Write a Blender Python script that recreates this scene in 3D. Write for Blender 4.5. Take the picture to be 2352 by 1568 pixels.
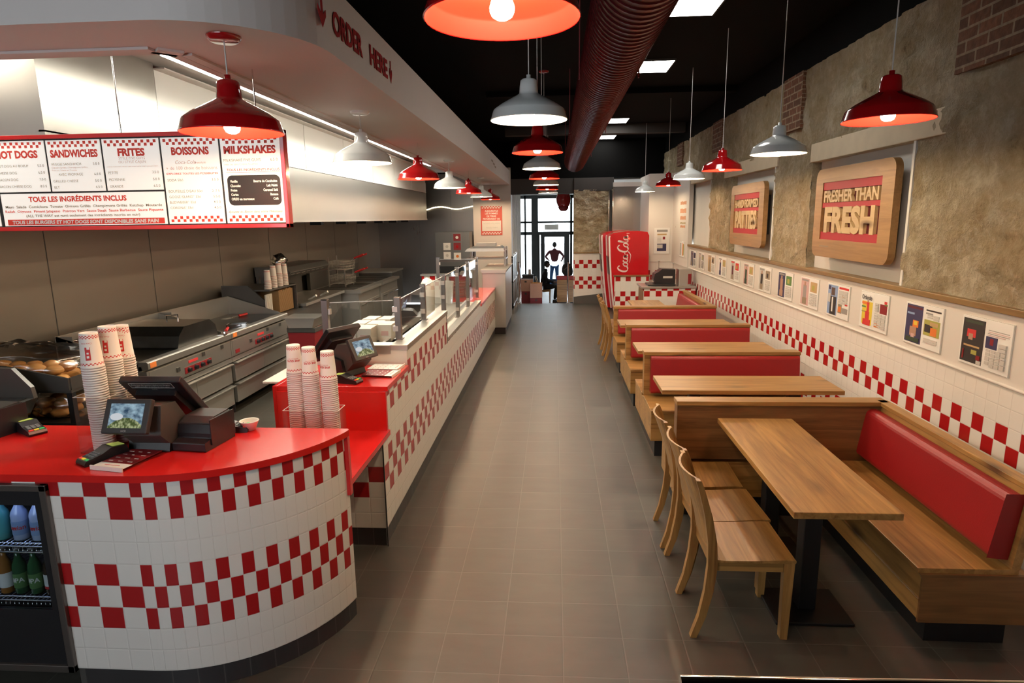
import bpy, math, random
from mathutils import Vector, Matrix, noise
R = random.Random(7)
sc = bpy.context.scene
COL = sc.collection
for o in list(bpy.data.objects):
    bpy.data.objects.remove(o)

# ---------------------------------------------------------------- camera, world, exposure
cam_d = bpy.data.cameras.new('camera')
cam = bpy.data.objects.new('camera', cam_d)
COL.objects.link(cam)
cam_d.sensor_width = 36.0
cam_d.lens = 1450.0 / 2352.0 * 36.0
cam_d.clip_start = 0.05
cam_d.clip_end = 200
_p, _y, _r = math.radians(-11.0335), math.radians(-3.9377), math.radians(-0.819)
_f = Vector((math.sin(_y) * math.cos(_p), math.cos(_y) * math.cos(_p), math.sin(_p)))
_rt = Vector((math.cos(_y), -math.sin(_y), 0))
_up = _rt.cross(_f)
_r2 = _rt * math.cos(_r) + _up * math.sin(_r)
_u2 = -_rt * math.sin(_r) + _up * math.cos(_r)
cam.matrix_world = Matrix(((_r2.x, _u2.x, -_f.x, 0), (_r2.y, _u2.y, -_f.y, 0), (_r2.z, _u2.z, -_f.z, 2.1), (0, 0, 0, 1)))
sc.camera = cam

world = bpy.data.worlds.new('daylight')
sc.world = world
world.use_nodes = True
world.node_tree.nodes['Background'].inputs[0].default_value = (0.86, 0.93, 1.0, 1)
world.node_tree.nodes['Background'].inputs[1].default_value = 7.0
sc.view_settings.view_transform = 'Standard'
sc.view_settings.look = 'None'
sc.view_settings.exposure = 0.0
sc.view_settings.gamma = 1.0
sc.view_settings.use_curve_mapping = False
sc.cycles.use_denoising = True
sc.cycles.max_bounces = 10
sc.cycles.diffuse_bounces = 4
sc.cycles.glossy_bounces = 4
sc.cycles.transmission_bounces = 8
sc.cycles.transparent_max_bounces = 16
sc.cycles.sample_clamp_indirect = 6.0
sc.cycles.caustics_reflective = False
sc.cycles.caustics_refractive = False

PANEL_STRENGTH = 16.0      # ceiling light panels
LED_STRENGTH = 60.0       # light channel over the kitchen
BULB_WATTS = 640.0        # emission strength of each pendant bulb


# ---------------------------------------------------------------- materials
MATS = {}


def nmat(name):
    m = bpy.data.materials.new(name)
    m.use_nodes = True
    MATS[name] = m
    return m, m.node_tree, m.node_tree.nodes['Principled BSDF']


def N(nt, t, **kw):
    n = nt.nodes.new(t)
    for k, v in kw.items():
        if k.startswith('i_'):
            key = k[2:]
            n.inputs[int(key) if key.isdigit() else key].default_value = v
        else:
            setattr(n, k, v)
    return n


def L(nt, a, b):
    nt.links.new(a, b)


def simple(name, col, rough=0.5, metal=0.0, spec=0.5, coat=0.0, emit=None, es=0.0, noise_amt=0.0, noise_scale=30, bump=0.0):
    m, nt, b = nmat(name)
    b.inputs['Base Color'].default_value = (*col, 1)
    b.inputs['Roughness'].default_value = rough
    b.inputs['Metallic'].default_value = metal
    b.inputs['Specular IOR Level'].default_value = spec
    b.inputs['Coat Weight'].default_value = coat
    b.inputs['Coat Roughness'].default_value = 0.08
    if emit:
        b.inputs['Emission Color'].default_value = (*emit, 1)
        b.inputs['Emission Strength'].default_value = es
    tc = N(nt, 'ShaderNodeTexCoord')
    nz = N(nt, 'ShaderNodeTexNoise', i_Scale=noise_scale, i_Detail=4.0)
    L(nt, tc.outputs['Object'], nz.inputs['Vector'])
    if noise_amt:
        mx = N(nt, 'ShaderNodeMix', data_type='RGBA')
        mx.inputs[6].default_value = (*[c * (1 - noise_amt) for c in col], 1)
        mx.inputs[7].default_value = (*[min(1, c * (1 + noise_amt)) for c in col], 1)
        L(nt, nz.outputs['Fac'], mx.inputs[0])
        L(nt, mx.outputs[2], b.inputs['Base Color'])
    if bump:
        bp = N(nt, 'ShaderNodeBump', i_Strength=bump, i_Distance=0.002)
        L(nt, nz.outputs['Fac'], bp.inputs['Height'])
        L(nt, bp.outputs['Normal'], b.inputs['Normal'])
    return m


def emat(name, col, s):
    m, nt, b = nmat(name)
    b.inputs['Base Color'].default_value = (*col, 1)
    b.inputs['Emission Color'].default_value = (*col, 1)
    b.inputs['Emission Strength'].default_value = s
    return m


def math_(nt, op, a, b=None, **kw):
    n = N(nt, 'ShaderNodeMath', operation=op)
    for i, v in enumerate((a, b)):
        if v is None:
            continue
        if isinstance(v, (int, float)):
            n.inputs[i].default_value = v
        else:
            L(nt, v, n.inputs[i])
    return n.outputs[0]


def tile_mat(name, white=(0.78, 0.745, 0.69), red=(0.40, 0.012, 0.014), rough=0.16):
    m, nt, b = nmat(name)
    uv = N(nt, 'ShaderNodeUVMap')
    sx = N(nt, 'ShaderNodeSeparateXYZ')
    L(nt, uv.outputs[0], sx.inputs[0])
    u, v = sx.outputs[0], sx.outputs[1]
    cu, rv = math_(nt, 'FLOOR', u), math_(nt, 'FLOOR', v)
    par = math_(nt, 'FLOORED_MODULO', math_(nt, 'ADD', cu, rv), 2.0)
    a = math_(nt, 'MULTIPLY', math_(nt, 'GREATER_THAN', rv, 1.5), math_(nt, 'LESS_THAN', rv, 4.5))
    c = math_(nt, 'MULTIPLY', math_(nt, 'GREATER_THAN', rv, 6.5), math_(nt, 'LESS_THAN', rv, 8.5))
    isred = math_(nt, 'MULTIPLY', par, math_(nt, 'ADD', a, c))
    du, dv = math_(nt, 'PINGPONG', u, 0.5), math_(nt, 'PINGPONG', v, 0.5)
    d = math_(nt, 'MINIMUM', du, dv)
    g = math_(nt, 'MULTIPLY', math_(nt, 'LESS_THAN', d, 0.016), 0.6)
    m1 = N(nt, 'ShaderNodeMix', data_type='RGBA')
    m1.inputs[6].default_value = (*white, 1)
    m1.inputs[7].default_value = (*red, 1)
    L(nt, isred, m1.inputs[0])
    m2 = N(nt, 'ShaderNodeMix', data_type='RGBA')
    m2.inputs[7].default_value = (0.70, 0.66, 0.60, 1)
    L(nt, m1.outputs[2], m2.inputs[6])
    L(nt, g, m2.inputs[0])
    L(nt, m2.outputs[2], b.inputs['Base Color'])
    b.inputs['Roughness'].default_value = rough
    mr = N(nt, 'ShaderNodeMapRange')
    mr.inputs[2].default_value = 0.05
    L(nt, d, mr.inputs[0])
    bp = N(nt, 'ShaderNodeBump', i_Strength=0.5, i_Distance=0.002)
    L(nt, mr.outputs[0], bp.inputs['Height'])
    L(nt, bp.outputs['Normal'], b.inputs['Normal'])
    return m


def dark_tile_mat(name, col, tw, th, ox=0.0, oy=0.0, grout=(0.095, 0.09, 0.078), g=0.0025, rough=0.42, use_uv=False):
    """floor style tile, laid in metres in object space"""
    m, nt, b = nmat(name)
    tc = N(nt, 'ShaderNodeTexCoord')
    sx = N(nt, 'ShaderNodeSeparateXYZ')
    L(nt, tc.outputs['UV' if use_uv else 'Object'], sx.inputs[0])
    u = math_(nt, 'DIVIDE', math_(nt, 'ADD', sx.outputs[0], -ox), tw)
    v = math_(nt, 'DIVIDE', math_(nt, 'ADD', sx.outputs[1], -oy), th)
    cx = N(nt, 'ShaderNodeCombineXYZ')
    L(nt, math_(nt, 'FLOOR', u), cx.inputs[0])
    L(nt, math_(nt, 'FLOOR', v), cx.inputs[1])
    wn = N(nt, 'ShaderNodeTexWhiteNoise')
    L(nt, cx.outputs[0], wn.inputs['Vector'])
    nz = N(nt, 'ShaderNodeTexNoise', i_Scale=3.5, i_Detail=6.0, i_Roughness=0.6)
    mp = N(nt, 'ShaderNodeMapping')
    mp.inputs['Scale'].default_value = (1, 3, 1)
    L(nt, tc.outputs['Object'], mp.inputs[0])
    L(nt, mp.outputs[0], nz.inputs['Vector'])
    f = math_(nt, 'ADD', math_(nt, 'MULTIPLY', wn.outputs['Value'], 0.30), math_(nt, 'MULTIPLY', nz.outputs['Fac'], 0.8))
    m1 = N(nt, 'ShaderNodeMix', data_type='RGBA')
    m1.inputs[6].default_value = (*[c * 0.66 for c in col], 1)
    m1.inputs[7].default_value = (*[c * 1.3 for c in col], 1)
    L(nt, f, m1.inputs[0])
    du = math_(nt, 'MULTIPLY', math_(nt, 'PINGPONG', u, 0.5), tw)
    dv = math_(nt, 'MULTIPLY', math_(nt, 'PINGPONG', v, 0.5), th)
    d = math_(nt, 'MINIMUM', du, dv)
    m2 = N(nt, 'ShaderNodeMix', data_type='RGBA')
    m2.inputs[7].default_value = (*grout, 1)
    L(nt, m1.outputs[2], m2.inputs[6])
    L(nt, math_(nt, 'LESS_THAN', d, g), m2.inputs[0])
    L(nt, m2.outputs[2], b.inputs['Base Color'])
    b.inputs['Roughness'].default_value = rough
    mr = N(nt, 'ShaderNodeMapRange')
    mr.inputs[2].default_value = 0.006
    L(nt, d, mr.inputs[0])
    hh = math_(nt, 'ADD', mr.outputs[0], math_(nt, 'MULTIPLY', nz.outputs['Fac'], 0.6))
    bp = N(nt, 'ShaderNodeBump', i_Strength=0.25, i_Distance=0.002)
    L(nt, hh, bp.inputs['Height'])
    L(nt, bp.outputs['Normal'], b.inputs['Normal'])
    return m


def wood_mat(name, axis, c0=(0.16, 0.070, 0.017), c1=(0.43, 0.235, 0.070), plank=0.13, rough=0.38):
    """oak with the grain along one object axis"""
    m, nt, b = nmat(name)
    tc = N(nt, 'ShaderNodeTexCoord')
    mp = N(nt, 'ShaderNodeMapping')
    s = [22.0, 22.0, 22.0]
    s[axis] = 1.4
    mp.inputs['Scale'].default_value = s
    L(nt, tc.outputs['Object'], mp.inputs[0])
    sx = N(nt, 'ShaderNodeSeparateXYZ')
    L(nt, tc.outputs['Object'], sx.inputs[0])
    across = [sx.outputs[i] for i in range(3) if i != axis]
    pl = math_(nt, 'ADD', math_(nt, 'FLOOR', math_(nt, 'DIVIDE', across[0], plank)), math_(nt, 'MULTIPLY', math_(nt, 'FLOOR', math_(nt, 'DIVIDE', across[1], plank)), 7.3))
    wn = N(nt, 'ShaderNodeTexWhiteNoise', noise_dimensions='1D')
    L(nt, pl, wn.inputs['W'])
    off = N(nt, 'ShaderNodeVectorMath', operation='ADD')
    cx = N(nt, 'ShaderNodeCombineXYZ')
    L(nt, math_(nt, 'MULTIPLY', wn.outputs['Value'], 37.0), cx.inputs[axis])
    L(nt, mp.outputs[0], off.inputs[0])
    L(nt, cx.outputs[0], off.inputs[1])
    nz = N(nt, 'ShaderNodeTexNoise', i_Scale=1.0, i_Detail=7.0, i_Roughness=0.62, i_Distortion=0.9)
    L(nt, off.outputs[0], nz.inputs['Vector'])
    mp2 = N(nt, 'ShaderNodeMapping')
    s2 = [5.0, 5.0, 5.0]
    s2[axis] = 1.6
    mp2.inputs['Scale'].default_value = s2
    L(nt, tc.outputs['Object'], mp2.inputs[0])
    vo = N(nt, 'ShaderNodeTexVoronoi', i_Scale=1.0)
    L(nt, mp2.outputs[0], vo.inputs['Vector'])
    knot = N(nt, 'ShaderNodeMapRange')
    knot.inputs[1].default_value = 0.05
    knot.inputs[2].default_value = 0.22
    L(nt, vo.outputs['Distance'], knot.inputs[0])
    f = math_(nt, 'ADD', math_(nt, 'MULTIPLY', nz.outputs['Fac'], 1.05), math_(nt, 'MULTIPLY', math_(nt, 'ADD', wn.outputs['Value'], -0.5), 0.22))
    cr = N(nt, 'ShaderNodeValToRGB')
    cr.color_ramp.elements[0].position = 0.22
    cr.color_ramp.elements[0].color = (*c0, 1)
    cr.color_ramp.elements[1].position = 0.66
    cr.color_ramp.elements[1].color = (*c1, 1)
    L(nt, f, cr.inputs[0])
    mx = N(nt, 'ShaderNodeMix', data_type='RGBA')
    mx.inputs[6].default_value = (0.09, 0.045, 0.016, 1)
    L(nt, knot.outputs[0], mx.inputs[0])
    L(nt, cr.outputs[0], mx.inputs[7])
    L(nt, mx.outputs[2], b.inputs['Base Color'])
    b.inputs['Roughness'].default_value = rough
    bp = N(nt, 'ShaderNodeBump', i_Strength=0.12, i_Distance=0.001)
    L(nt, nz.outputs['Fac'], bp.inputs['Height'])
    L(nt, bp.outputs['Normal'], b.inputs['Normal'])
    return m


def steel_mat(name, col=(0.50, 0.48, 0.45), rough=0.30, axis=2, strength=0.03):
    m, nt, b = nmat(name)
    tc = N(nt, 'ShaderNodeTexCoord')
    mp = N(nt, 'ShaderNodeMapping')
    s = [45.0, 45.0, 45.0]
    s[axis] = 0.8
    mp.inputs['Scale'].default_value = s
    L(nt, tc.outputs['Object'], mp.inputs[0])
    nz = N(nt, 'ShaderNodeTexNoise', i_Scale=1.0, i_Detail=3.0)
    L(nt, mp.outputs[0], nz.inputs['Vector'])
    n2 = N(nt, 'ShaderNodeTexNoise', i_Scale=1.3, i_Detail=3.0)
    L(nt, tc.outputs['Object'], n2.inputs['Vector'])
    b.inputs['Base Color'].default_value = (*col, 1)
    b.inputs['Metallic'].default_value = 0.86
    r = math_(nt, 'ADD', math_(nt, 'MULTIPLY', nz.outputs['Fac'], strength), math_(nt, 'ADD', math_(nt, 'MULTIPLY', n2.outputs['Fac'], 0.10), rough - strength / 2 - 0.05))
    L(nt, r, b.inputs['Roughness'])
    return m


def glass_mat(name, tint=(0.97, 0.985, 0.98), refl=1.0, rough=0.02):
    """thin pane: clear with a fresnel reflection"""
    m, nt, b = nmat(name)
    nt.nodes.remove(b)
    out = nt.nodes['Material Output']
    tr = N(nt, 'ShaderNodeBsdfTransparent')
    tr.inputs[0].default_value = (*tint, 1)
    gl = N(nt, 'ShaderNodeBsdfGlossy')
    gl.inputs['Roughness'].default_value = rough
    lw = N(nt, 'ShaderNodeLayerWeight', i_Blend=0.5)
    fr = math_(nt, 'ADD', math_(nt, 'MULTIPLY', math_(nt, 'POWER', lw.outputs['Facing'], 5.0), 0.7), 0.035)
    mx = N(nt, 'ShaderNodeMixShader')
    L(nt, math_(nt, 'MINIMUM', math_(nt, 'MULTIPLY', fr, refl), 1.0), mx.inputs[0])
    L(nt, tr.outputs[0], mx.inputs[1])
    L(nt, gl.outputs[0], mx.inputs[2])
    L(nt, mx.outputs[0], out.inputs[0])
    return m


def stone_mat():
    m, nt, b = nmat('limestone')
    tc = N(nt, 'ShaderNodeTexCoord')
    n0 = N(nt, 'ShaderNodeTexNoise', i_Scale=3.0, i_Detail=6.0, i_Roughness=0.7)
    L(nt, tc.outputs['Object'], n0.inputs['Vector'])
    wob = N(nt, 'ShaderNodeVectorMath', operation='MULTIPLY_ADD')
    wob.inputs[1].default_value = (0.42, 0.42, 0.42)
    L(nt, n0.outputs['Color'], wob.inputs[0])
    L(nt, tc.outputs['Object'], wob.inputs[2])
    mp = N(nt, 'ShaderNodeMapping')
    mp.inputs['Scale'].default_value = (1, 2.6, 4.0)
    L(nt, wob.outputs[0], mp.inputs[0])
    vo = N(nt, 'ShaderNodeTexVoronoi', i_Scale=1.0, feature='DISTANCE_TO_EDGE')
    L(nt, mp.outputs[0], vo.inputs['Vector'])
    vc = N(nt, 'ShaderNodeTexVoronoi', i_Scale=1.0)
    L(nt, mp.outputs[0], vc.inputs['Vector'])
    n1 = N(nt, 'ShaderNodeTexNoise', i_Scale=14.0, i_Detail=10.0, i_Roughness=0.7)
    L(nt, tc.outputs['Object'], n1.inputs['Vector'])
    n2 = N(nt, 'ShaderNodeTexNoise', i_Scale=4.0, i_Detail=7.0, i_Roughness=0.65)
    L(nt, tc.outputs['Object'], n2.inputs['Vector'])
    vv = N(nt, 'ShaderNodeSeparateXYZ')
    L(nt, vc.outputs['Color'], vv.inputs[0])
    cr = N(nt, 'ShaderNodeValToRGB')
    e = cr.color_ramp.elements
    e[0].position = 0.33
    e[0].color = (0.13, 0.095, 0.05, 1)
    e[1].position = 0.68
    e[1].color = (0.72, 0.64, 0.47, 1)
    k = e.new(0.43)
    k.color = (0.40, 0.31, 0.18, 1)
    k = e.new(0.54)
    k.color = (0.50, 0.405, 0.255, 1)
    f = math_(nt, 'ADD', math_(nt, 'ADD', math_(nt, 'MULTIPLY', n1.outputs['Fac'], 0.45), math_(nt, 'MULTIPLY', n2.outputs['Fac'], 0.50)), math_(nt, 'MULTIPLY', vv.outputs[0], 0.10))
    L(nt, f, cr.inputs[0])
    ms = N(nt, 'ShaderNodeMapRange')
    ms.inputs[2].default_value = 0.16
    L(nt, vo.outputs['Distance'], ms.inputs[0])
    mx = N(nt, 'ShaderNodeMix', data_type='RGBA')
    mx.inputs[6].default_value = (0.47, 0.40, 0.28, 1)
    L(nt, cr.outputs[0], mx.inputs[7])
    L(nt, math_(nt, 'ADD', math_(nt, 'MULTIPLY', ms.outputs[0], 0.5), 0.5), mx.inputs[0])
    n3 = N(nt, 'ShaderNodeTexNoise', i_Scale=2.6, i_Detail=8.0, i_Roughness=0.72)
    L(nt, wob.outputs[0], n3.inputs['Vector'])
    pale = N(nt, 'ShaderNodeMapRange')
    pale.inputs[1].default_value = 0.56
    pale.inputs[2].default_value = 0.66
    L(nt, n3.outputs['Fac'], pale.inputs[0])
    m4 = N(nt, 'ShaderNodeMix', data_type='RGBA')
    L(nt, math_(nt, 'MULTIPLY', pale.outputs[0], 0.65), m4.inputs[0])
    L(nt, mx.outputs[2], m4.inputs[6])
    m4.inputs[7].default_value = (0.66, 0.61, 0.48, 1)
    L(nt, m4.outputs[2], b.inputs['Base Color'])
    b.inputs['Roughness'].default_value = 0.95
    b.inputs['Specular IOR Level'].default_value = 0.15
    h = math_(nt, 'ADD', math_(nt, 'MULTIPLY', ms.outputs[0], 0.22), math_(nt, 'ADD', math_(nt, 'MULTIPLY', n1.outputs['Fac'], 0.8), math_(nt, 'MULTIPLY', n2.outputs['Fac'], 1.3)))
    bp = N(nt, 'ShaderNodeBump', i_Strength=1.0, i_Distance=0.09)
    L(nt, h, bp.inputs['Height'])
    L(nt, bp.outputs['Normal'], b.inputs['Normal'])
    return m


def brick_mat():
    m, nt, b = nmat('old_brick')
    uv = N(nt, 'ShaderNodeUVMap')
    br = N(nt, 'ShaderNodeTexBrick')
    br.inputs['Color1'].default_value = (0.24, 0.10, 0.05, 1)
    br.inputs['Color2'].default_value = (0.13, 0.058, 0.03, 1)
    br.inputs['Mortar'].default_value = (0.36, 0.27, 0.175, 1)
    br.inputs['Scale'].default_value = 1.0
    br.inputs['Mortar Size'].default_value = 0.008
    br.inputs['Brick Width'].default_value = 0.21
    br.inputs['Row Height'].default_value = 0.075
    L(nt, uv.outputs[0], br.inputs['Vector'])
    nz = N(nt, 'ShaderNodeTexNoise', i_Scale=25.0, i_Detail=5.0)
    tc = N(nt, 'ShaderNodeTexCoord')
    L(nt, tc.outputs['Object'], nz.inputs['Vector'])
    mx = N(nt, 'ShaderNodeMix', data_type='RGBA', blend_type='MULTIPLY')
    mx.inputs[0].default_value = 0.8
    L(nt, br.outputs['Color'], mx.inputs[6])
    L(nt, nz.outputs['Fac'], mx.inputs[7])
    h2 = N(nt, 'ShaderNodeHueSaturation')
    h2.inputs['Value'].default_value = 1.35
    h2.inputs['Saturation'].default_value = 1.0
    L(nt, mx.outputs[2], h2.inputs['Color'])
    L(nt, h2.outputs[0], b.inputs['Base Color'])
    b.inputs['Roughness'].default_value = 0.9
    hh = math_(nt, 'ADD', math_(nt, 'MULTIPLY', br.outputs['Fac'], -1.0), nz.outputs['Fac'])
    bp = N(nt, 'ShaderNodeBump', i_Strength=0.8, i_Distance=0.012)
    L(nt, hh, bp.inputs['Height'])
    L(nt, bp.outputs['Normal'], b.inputs['Normal'])
    return m


def cup_mat():
    """white paper with two bands of small red checks (u around, v up)"""
    m, nt, b = nmat('printed_paper_cup')
    uv = N(nt, 'ShaderNodeUVMap')
    sx = N(nt, 'ShaderNodeSeparateXYZ')
    L(nt, uv.outputs[0], sx.inputs[0])
    u = math_(nt, 'MULTIPLY', sx.outputs[0], 34.0)
    v = sx.outputs[1]

    def band(lo, hi, rows):
        t = math_(nt, 'MULTIPLY', math_(nt, 'DIVIDE', math_(nt, 'SUBTRACT', v, lo), hi - lo), float(rows))
        par = math_(nt, 'FLOORED_MODULO', math_(nt, 'ADD', math_(nt, 'FLOOR', u), math_(nt, 'FLOOR', t)), 2.0)
        ins = math_(nt, 'MULTIPLY', math_(nt, 'GREATER_THAN', v, lo), math_(nt, 'LESS_THAN', v, hi))
        return math_(nt, 'MULTIPLY', par, ins)
    f = math_(nt, 'ADD', band(0.84, 0.935, 3), band(0.10, 0.165, 2))
    mx = N(nt, 'ShaderNodeMix', data_type='RGBA')
    mx.inputs[6].default_value = (0.74, 0.69, 0.64, 1)
    mx.inputs[7].default_value = (0.52, 0.03, 0.03, 1)
    L(nt, f, mx.inputs[0])
    L(nt, mx.outputs[2], b.inputs['Base Color'])
    b.inputs['Roughness'].default_value = 0.55
    return m


tile_mat('checker_tile')
dark_tile_mat('floor_tile', (0.058, 0.055, 0.045), 0.3015, 0.2868, ox=0.04, oy=3.747)
dark_tile_mat('lower_floor_tile', (0.15, 0.16, 0.17), 0.6, 0.6)
dark_tile_mat('skirting_tile', (0.035, 0.033, 0.034), 0.106, 0.4, use_uv=True, grout=(0.075, 0.07, 0.065), rough=0.4)
for _i, _a in enumerate('xyz'):
    wood_mat('oak_' + _a, _i)
    wood_mat('oak_dark_' + _a, _i, (0.10, 0.044, 0.015), (0.24, 0.115, 0.040))
wood_mat('rail_oak', 1, (0.15, 0.085, 0.03), (0.26, 0.16, 0.06), plank=3.0)
wood_mat('bamboo', 1, (0.24, 0.125, 0.045), (0.36, 0.20, 0.075), plank=0.09)
wood_mat('bamboo_letter', 1, (0.46, 0.31, 0.15), (0.60, 0.42, 0.21), plank=0.09)
steel_mat('steel_wall', (0.31, 0.28, 0.245), 0.36, 2)
steel_mat('steel', (0.50, 0.48, 0.44), 0.36, 2)
steel_mat('steel_x', (0.50, 0.48, 0.44), 0.36, 0)
steel_mat('steel_y', (0.50, 0.48, 0.44), 0.36, 1)
steel_mat('steel_hood', (0.44, 0.425, 0.39), 0.34, 2)
steel_mat('end_wall_steel', (0.20, 0.18, 0.165), 0.30, 2)
steel_mat('casing_steel', (0.32, 0.30, 0.29), 0.22, 2)
steel_mat('post_steel', (0.20, 0.175, 0.16), 0.34, 2)
simple('clip_metal', (0.62, 0.55, 0.50), 0.35, 0.6)
steel_mat('dark_steel', (0.16, 0.155, 0.145), 0.40, 1)
simple('chrome', (0.75, 0.74, 0.72), 0.12, 1.0)
simple('griddle', (0.075, 0.075, 0.07), 0.30, 0.85, noise_amt=0.4, noise_scale=6)
glass_mat('glass')
glass_mat('acrylic', (0.97, 0.955, 0.945), 1.0, 0.05)
glass_mat('cooler_glass', (0.80, 0.84, 0.86), 0.5)
glass_mat('plastic_film', (0.93, 0.90, 0.85), 5.0, 0.22)
stone_mat()
brick_mat()
cup_mat()
simple('white_paint', (0.70, 0.655, 0.60), 0.55, noise_amt=0.03, noise_scale=4)
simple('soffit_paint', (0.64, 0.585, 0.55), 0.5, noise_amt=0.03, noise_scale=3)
simple('glossy_white_panel', (0.86, 0.85, 0.80), 0.22)
simple('niche_paint', (0.68, 0.66, 0.61), 0.6, noise_amt=0.04, noise_scale=5)
simple('beam_timber', (0.60, 0.51, 0.36), 0.75, noise_amt=0.15, noise_scale=7, bump=0.4)
simple('black_paint', (0.0035, 0.0035, 0.0035), 0.9, spec=0.1)
simple('charcoal_paint', (0.045, 0.040, 0.037), 0.8)
simple('black_plastic', (0.011, 0.011, 0.013), 0.36, noise_amt=0.2, noise_scale=300, bump=0.15)
simple('bezel_plastic', (0.028, 0.028, 0.027), 0.42)
simple('grey_plastic', (0.055, 0.055, 0.05), 0.45)
simple('black_metal', (0.006, 0.006, 0.007), 0.45, 0.0)
simple('red_laminate', (0.66, 0.014, 0.012), 0.20, coat=0.3, noise_amt=0.02)
simple('red_vinyl', (0.27, 0.006, 0.008), 0.42, noise_amt=0.08, noise_scale=160, bump=0.25)
simple('red_enamel', (0.40, 0.006, 0.008), 0.14, coat=0.5)
simple('red_inside', (0.72, 0.0065, 0.0022), 0.6, spec=0.15)
simple('white_enamel', (0.76, 0.77, 0.74), 0.16, coat=0.5)
simple('white_inside', (0.88, 0.86, 0.80), 0.5)
simple('red_duct', (0.10, 0.006, 0.008), 0.28, 0.55)
simple('red_fridge', (0.50, 0.006, 0.012), 0.22, coat=0.4)
simple('dark_red', (0.22, 0.008, 0.012), 0.5)
simple('print_red', (0.60, 0.03, 0.03), 0.6)
simple('sign_red', (0.36, 0.012, 0.022), 0.55)
simple('sign_red_dark', (0.085, 0.003, 0.006), 0.6)
simple('white_print', (0.80, 0.78, 0.74), 0.6)
simple('paper', (0.76, 0.73, 0.67), 0.6)
simple('black_print', (0.02, 0.018, 0.018), 0.6)
simple('grey_print', (0.30, 0.28, 0.26), 0.6)
simple('brown_print', (0.28, 0.22, 0.15), 0.6)
simple('orange_print', (0.72, 0.19, 0.03), 0.6)
simple('yellow_print', (0.72, 0.55, 0.05), 0.6)
simple('green_print', (0.10, 0.22, 0.06), 0.6)
simple('olive_print', (0.38, 0.36, 0.08), 0.6)
simple('navy_print', (0.03, 0.03, 0.09), 0.6)
simple('blue_print', (0.25, 0.35, 0.55), 0.6)
simple('pink_print', (0.60, 0.38, 0.36), 0.6)
simple('skin_print', (0.42, 0.24, 0.16), 0.6)
simple('tan_print', (0.50, 0.33, 0.15), 0.6)
simple('kraft', (0.36, 0.22, 0.10), 0.8, noise_amt=0.1)
simple('carton', (0.40, 0.23, 0.17), 0.8, noise_amt=0.1)
simple('carton_white', (0.70, 0.64, 0.57), 0.7)
simple('bread', (0.58, 0.29, 0.085), 0.6, noise_amt=0.3, noise_scale=14, bump=0.3)
simple('white_plastic', (0.78, 0.75, 0.68), 0.35)
simple('cable_white', (0.62, 0.60, 0.57), 0.5)
simple('seat_skin', (0.10, 0.06, 0.045), 0.6)
simple('black_cloth', (0.009, 0.009, 0.011), 0.9)
simple('jeans', (0.045, 0.12, 0.30), 0.85, noise_amt=0.2)
simple('maroon_cloth', (0.10, 0.018, 0.025), 0.9)
simple('outdoor_ground', (0.62, 0.63, 0.64), 0.8)
simple('frame_green', (0.016, 0.022, 0.022), 0.5)
simple('blue_tape', (0.12, 0.16, 0.55), 0.5)
simple('amber', (0.32, 0.12, 0.02), 0.15)
simple('bottle_green', (0.02, 0.09, 0.03), 0.12)
simple('bottle_brown', (0.05, 0.028, 0.015), 0.12)
simple('water_bottle', (0.46, 0.53, 0.72), 0.12, coat=0.3)
simple('teal_bottle', (0.10, 0.42, 0.40), 0.12, coat=0.3)
simple('rubber_keys', (0.20, 0.21, 0.22), 0.6)
emat('bulb_glow', (1.0, 0.76, 0.48), BULB_WATTS)
emat('panel_glow', (1.0, 0.97, 0.90), PANEL_STRENGTH)
emat('led_glow', (1.0, 0.95, 0.82), LED_STRENGTH)
emat('cooler_led', (0.40, 0.52, 1.0), 6.0)
emat('reflection_glow', (1.0, 0.85, 0.55), 6.0)  # painted reflection of the kitchen light channel
simple('menu_white_glow', (0.83, 0.80, 0.74), 0.45, emit=(1.0, 0.95, 0.86), es=0.42)  # faint emission added so the board looks brightly lit by the lamps
emat('green_screen', (0.45, 0.55, 0.12), 0.35)
emat('key_red', (0.7, 0.05, 0.03), 0.25)
emat('key_yellow', (0.75, 0.6, 0.05), 0.25)
emat('key_green', (0.05, 0.5, 0.15), 0.25)
emat('red_lamp', (1.0, 0.08, 0.05), 1.2)


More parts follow.
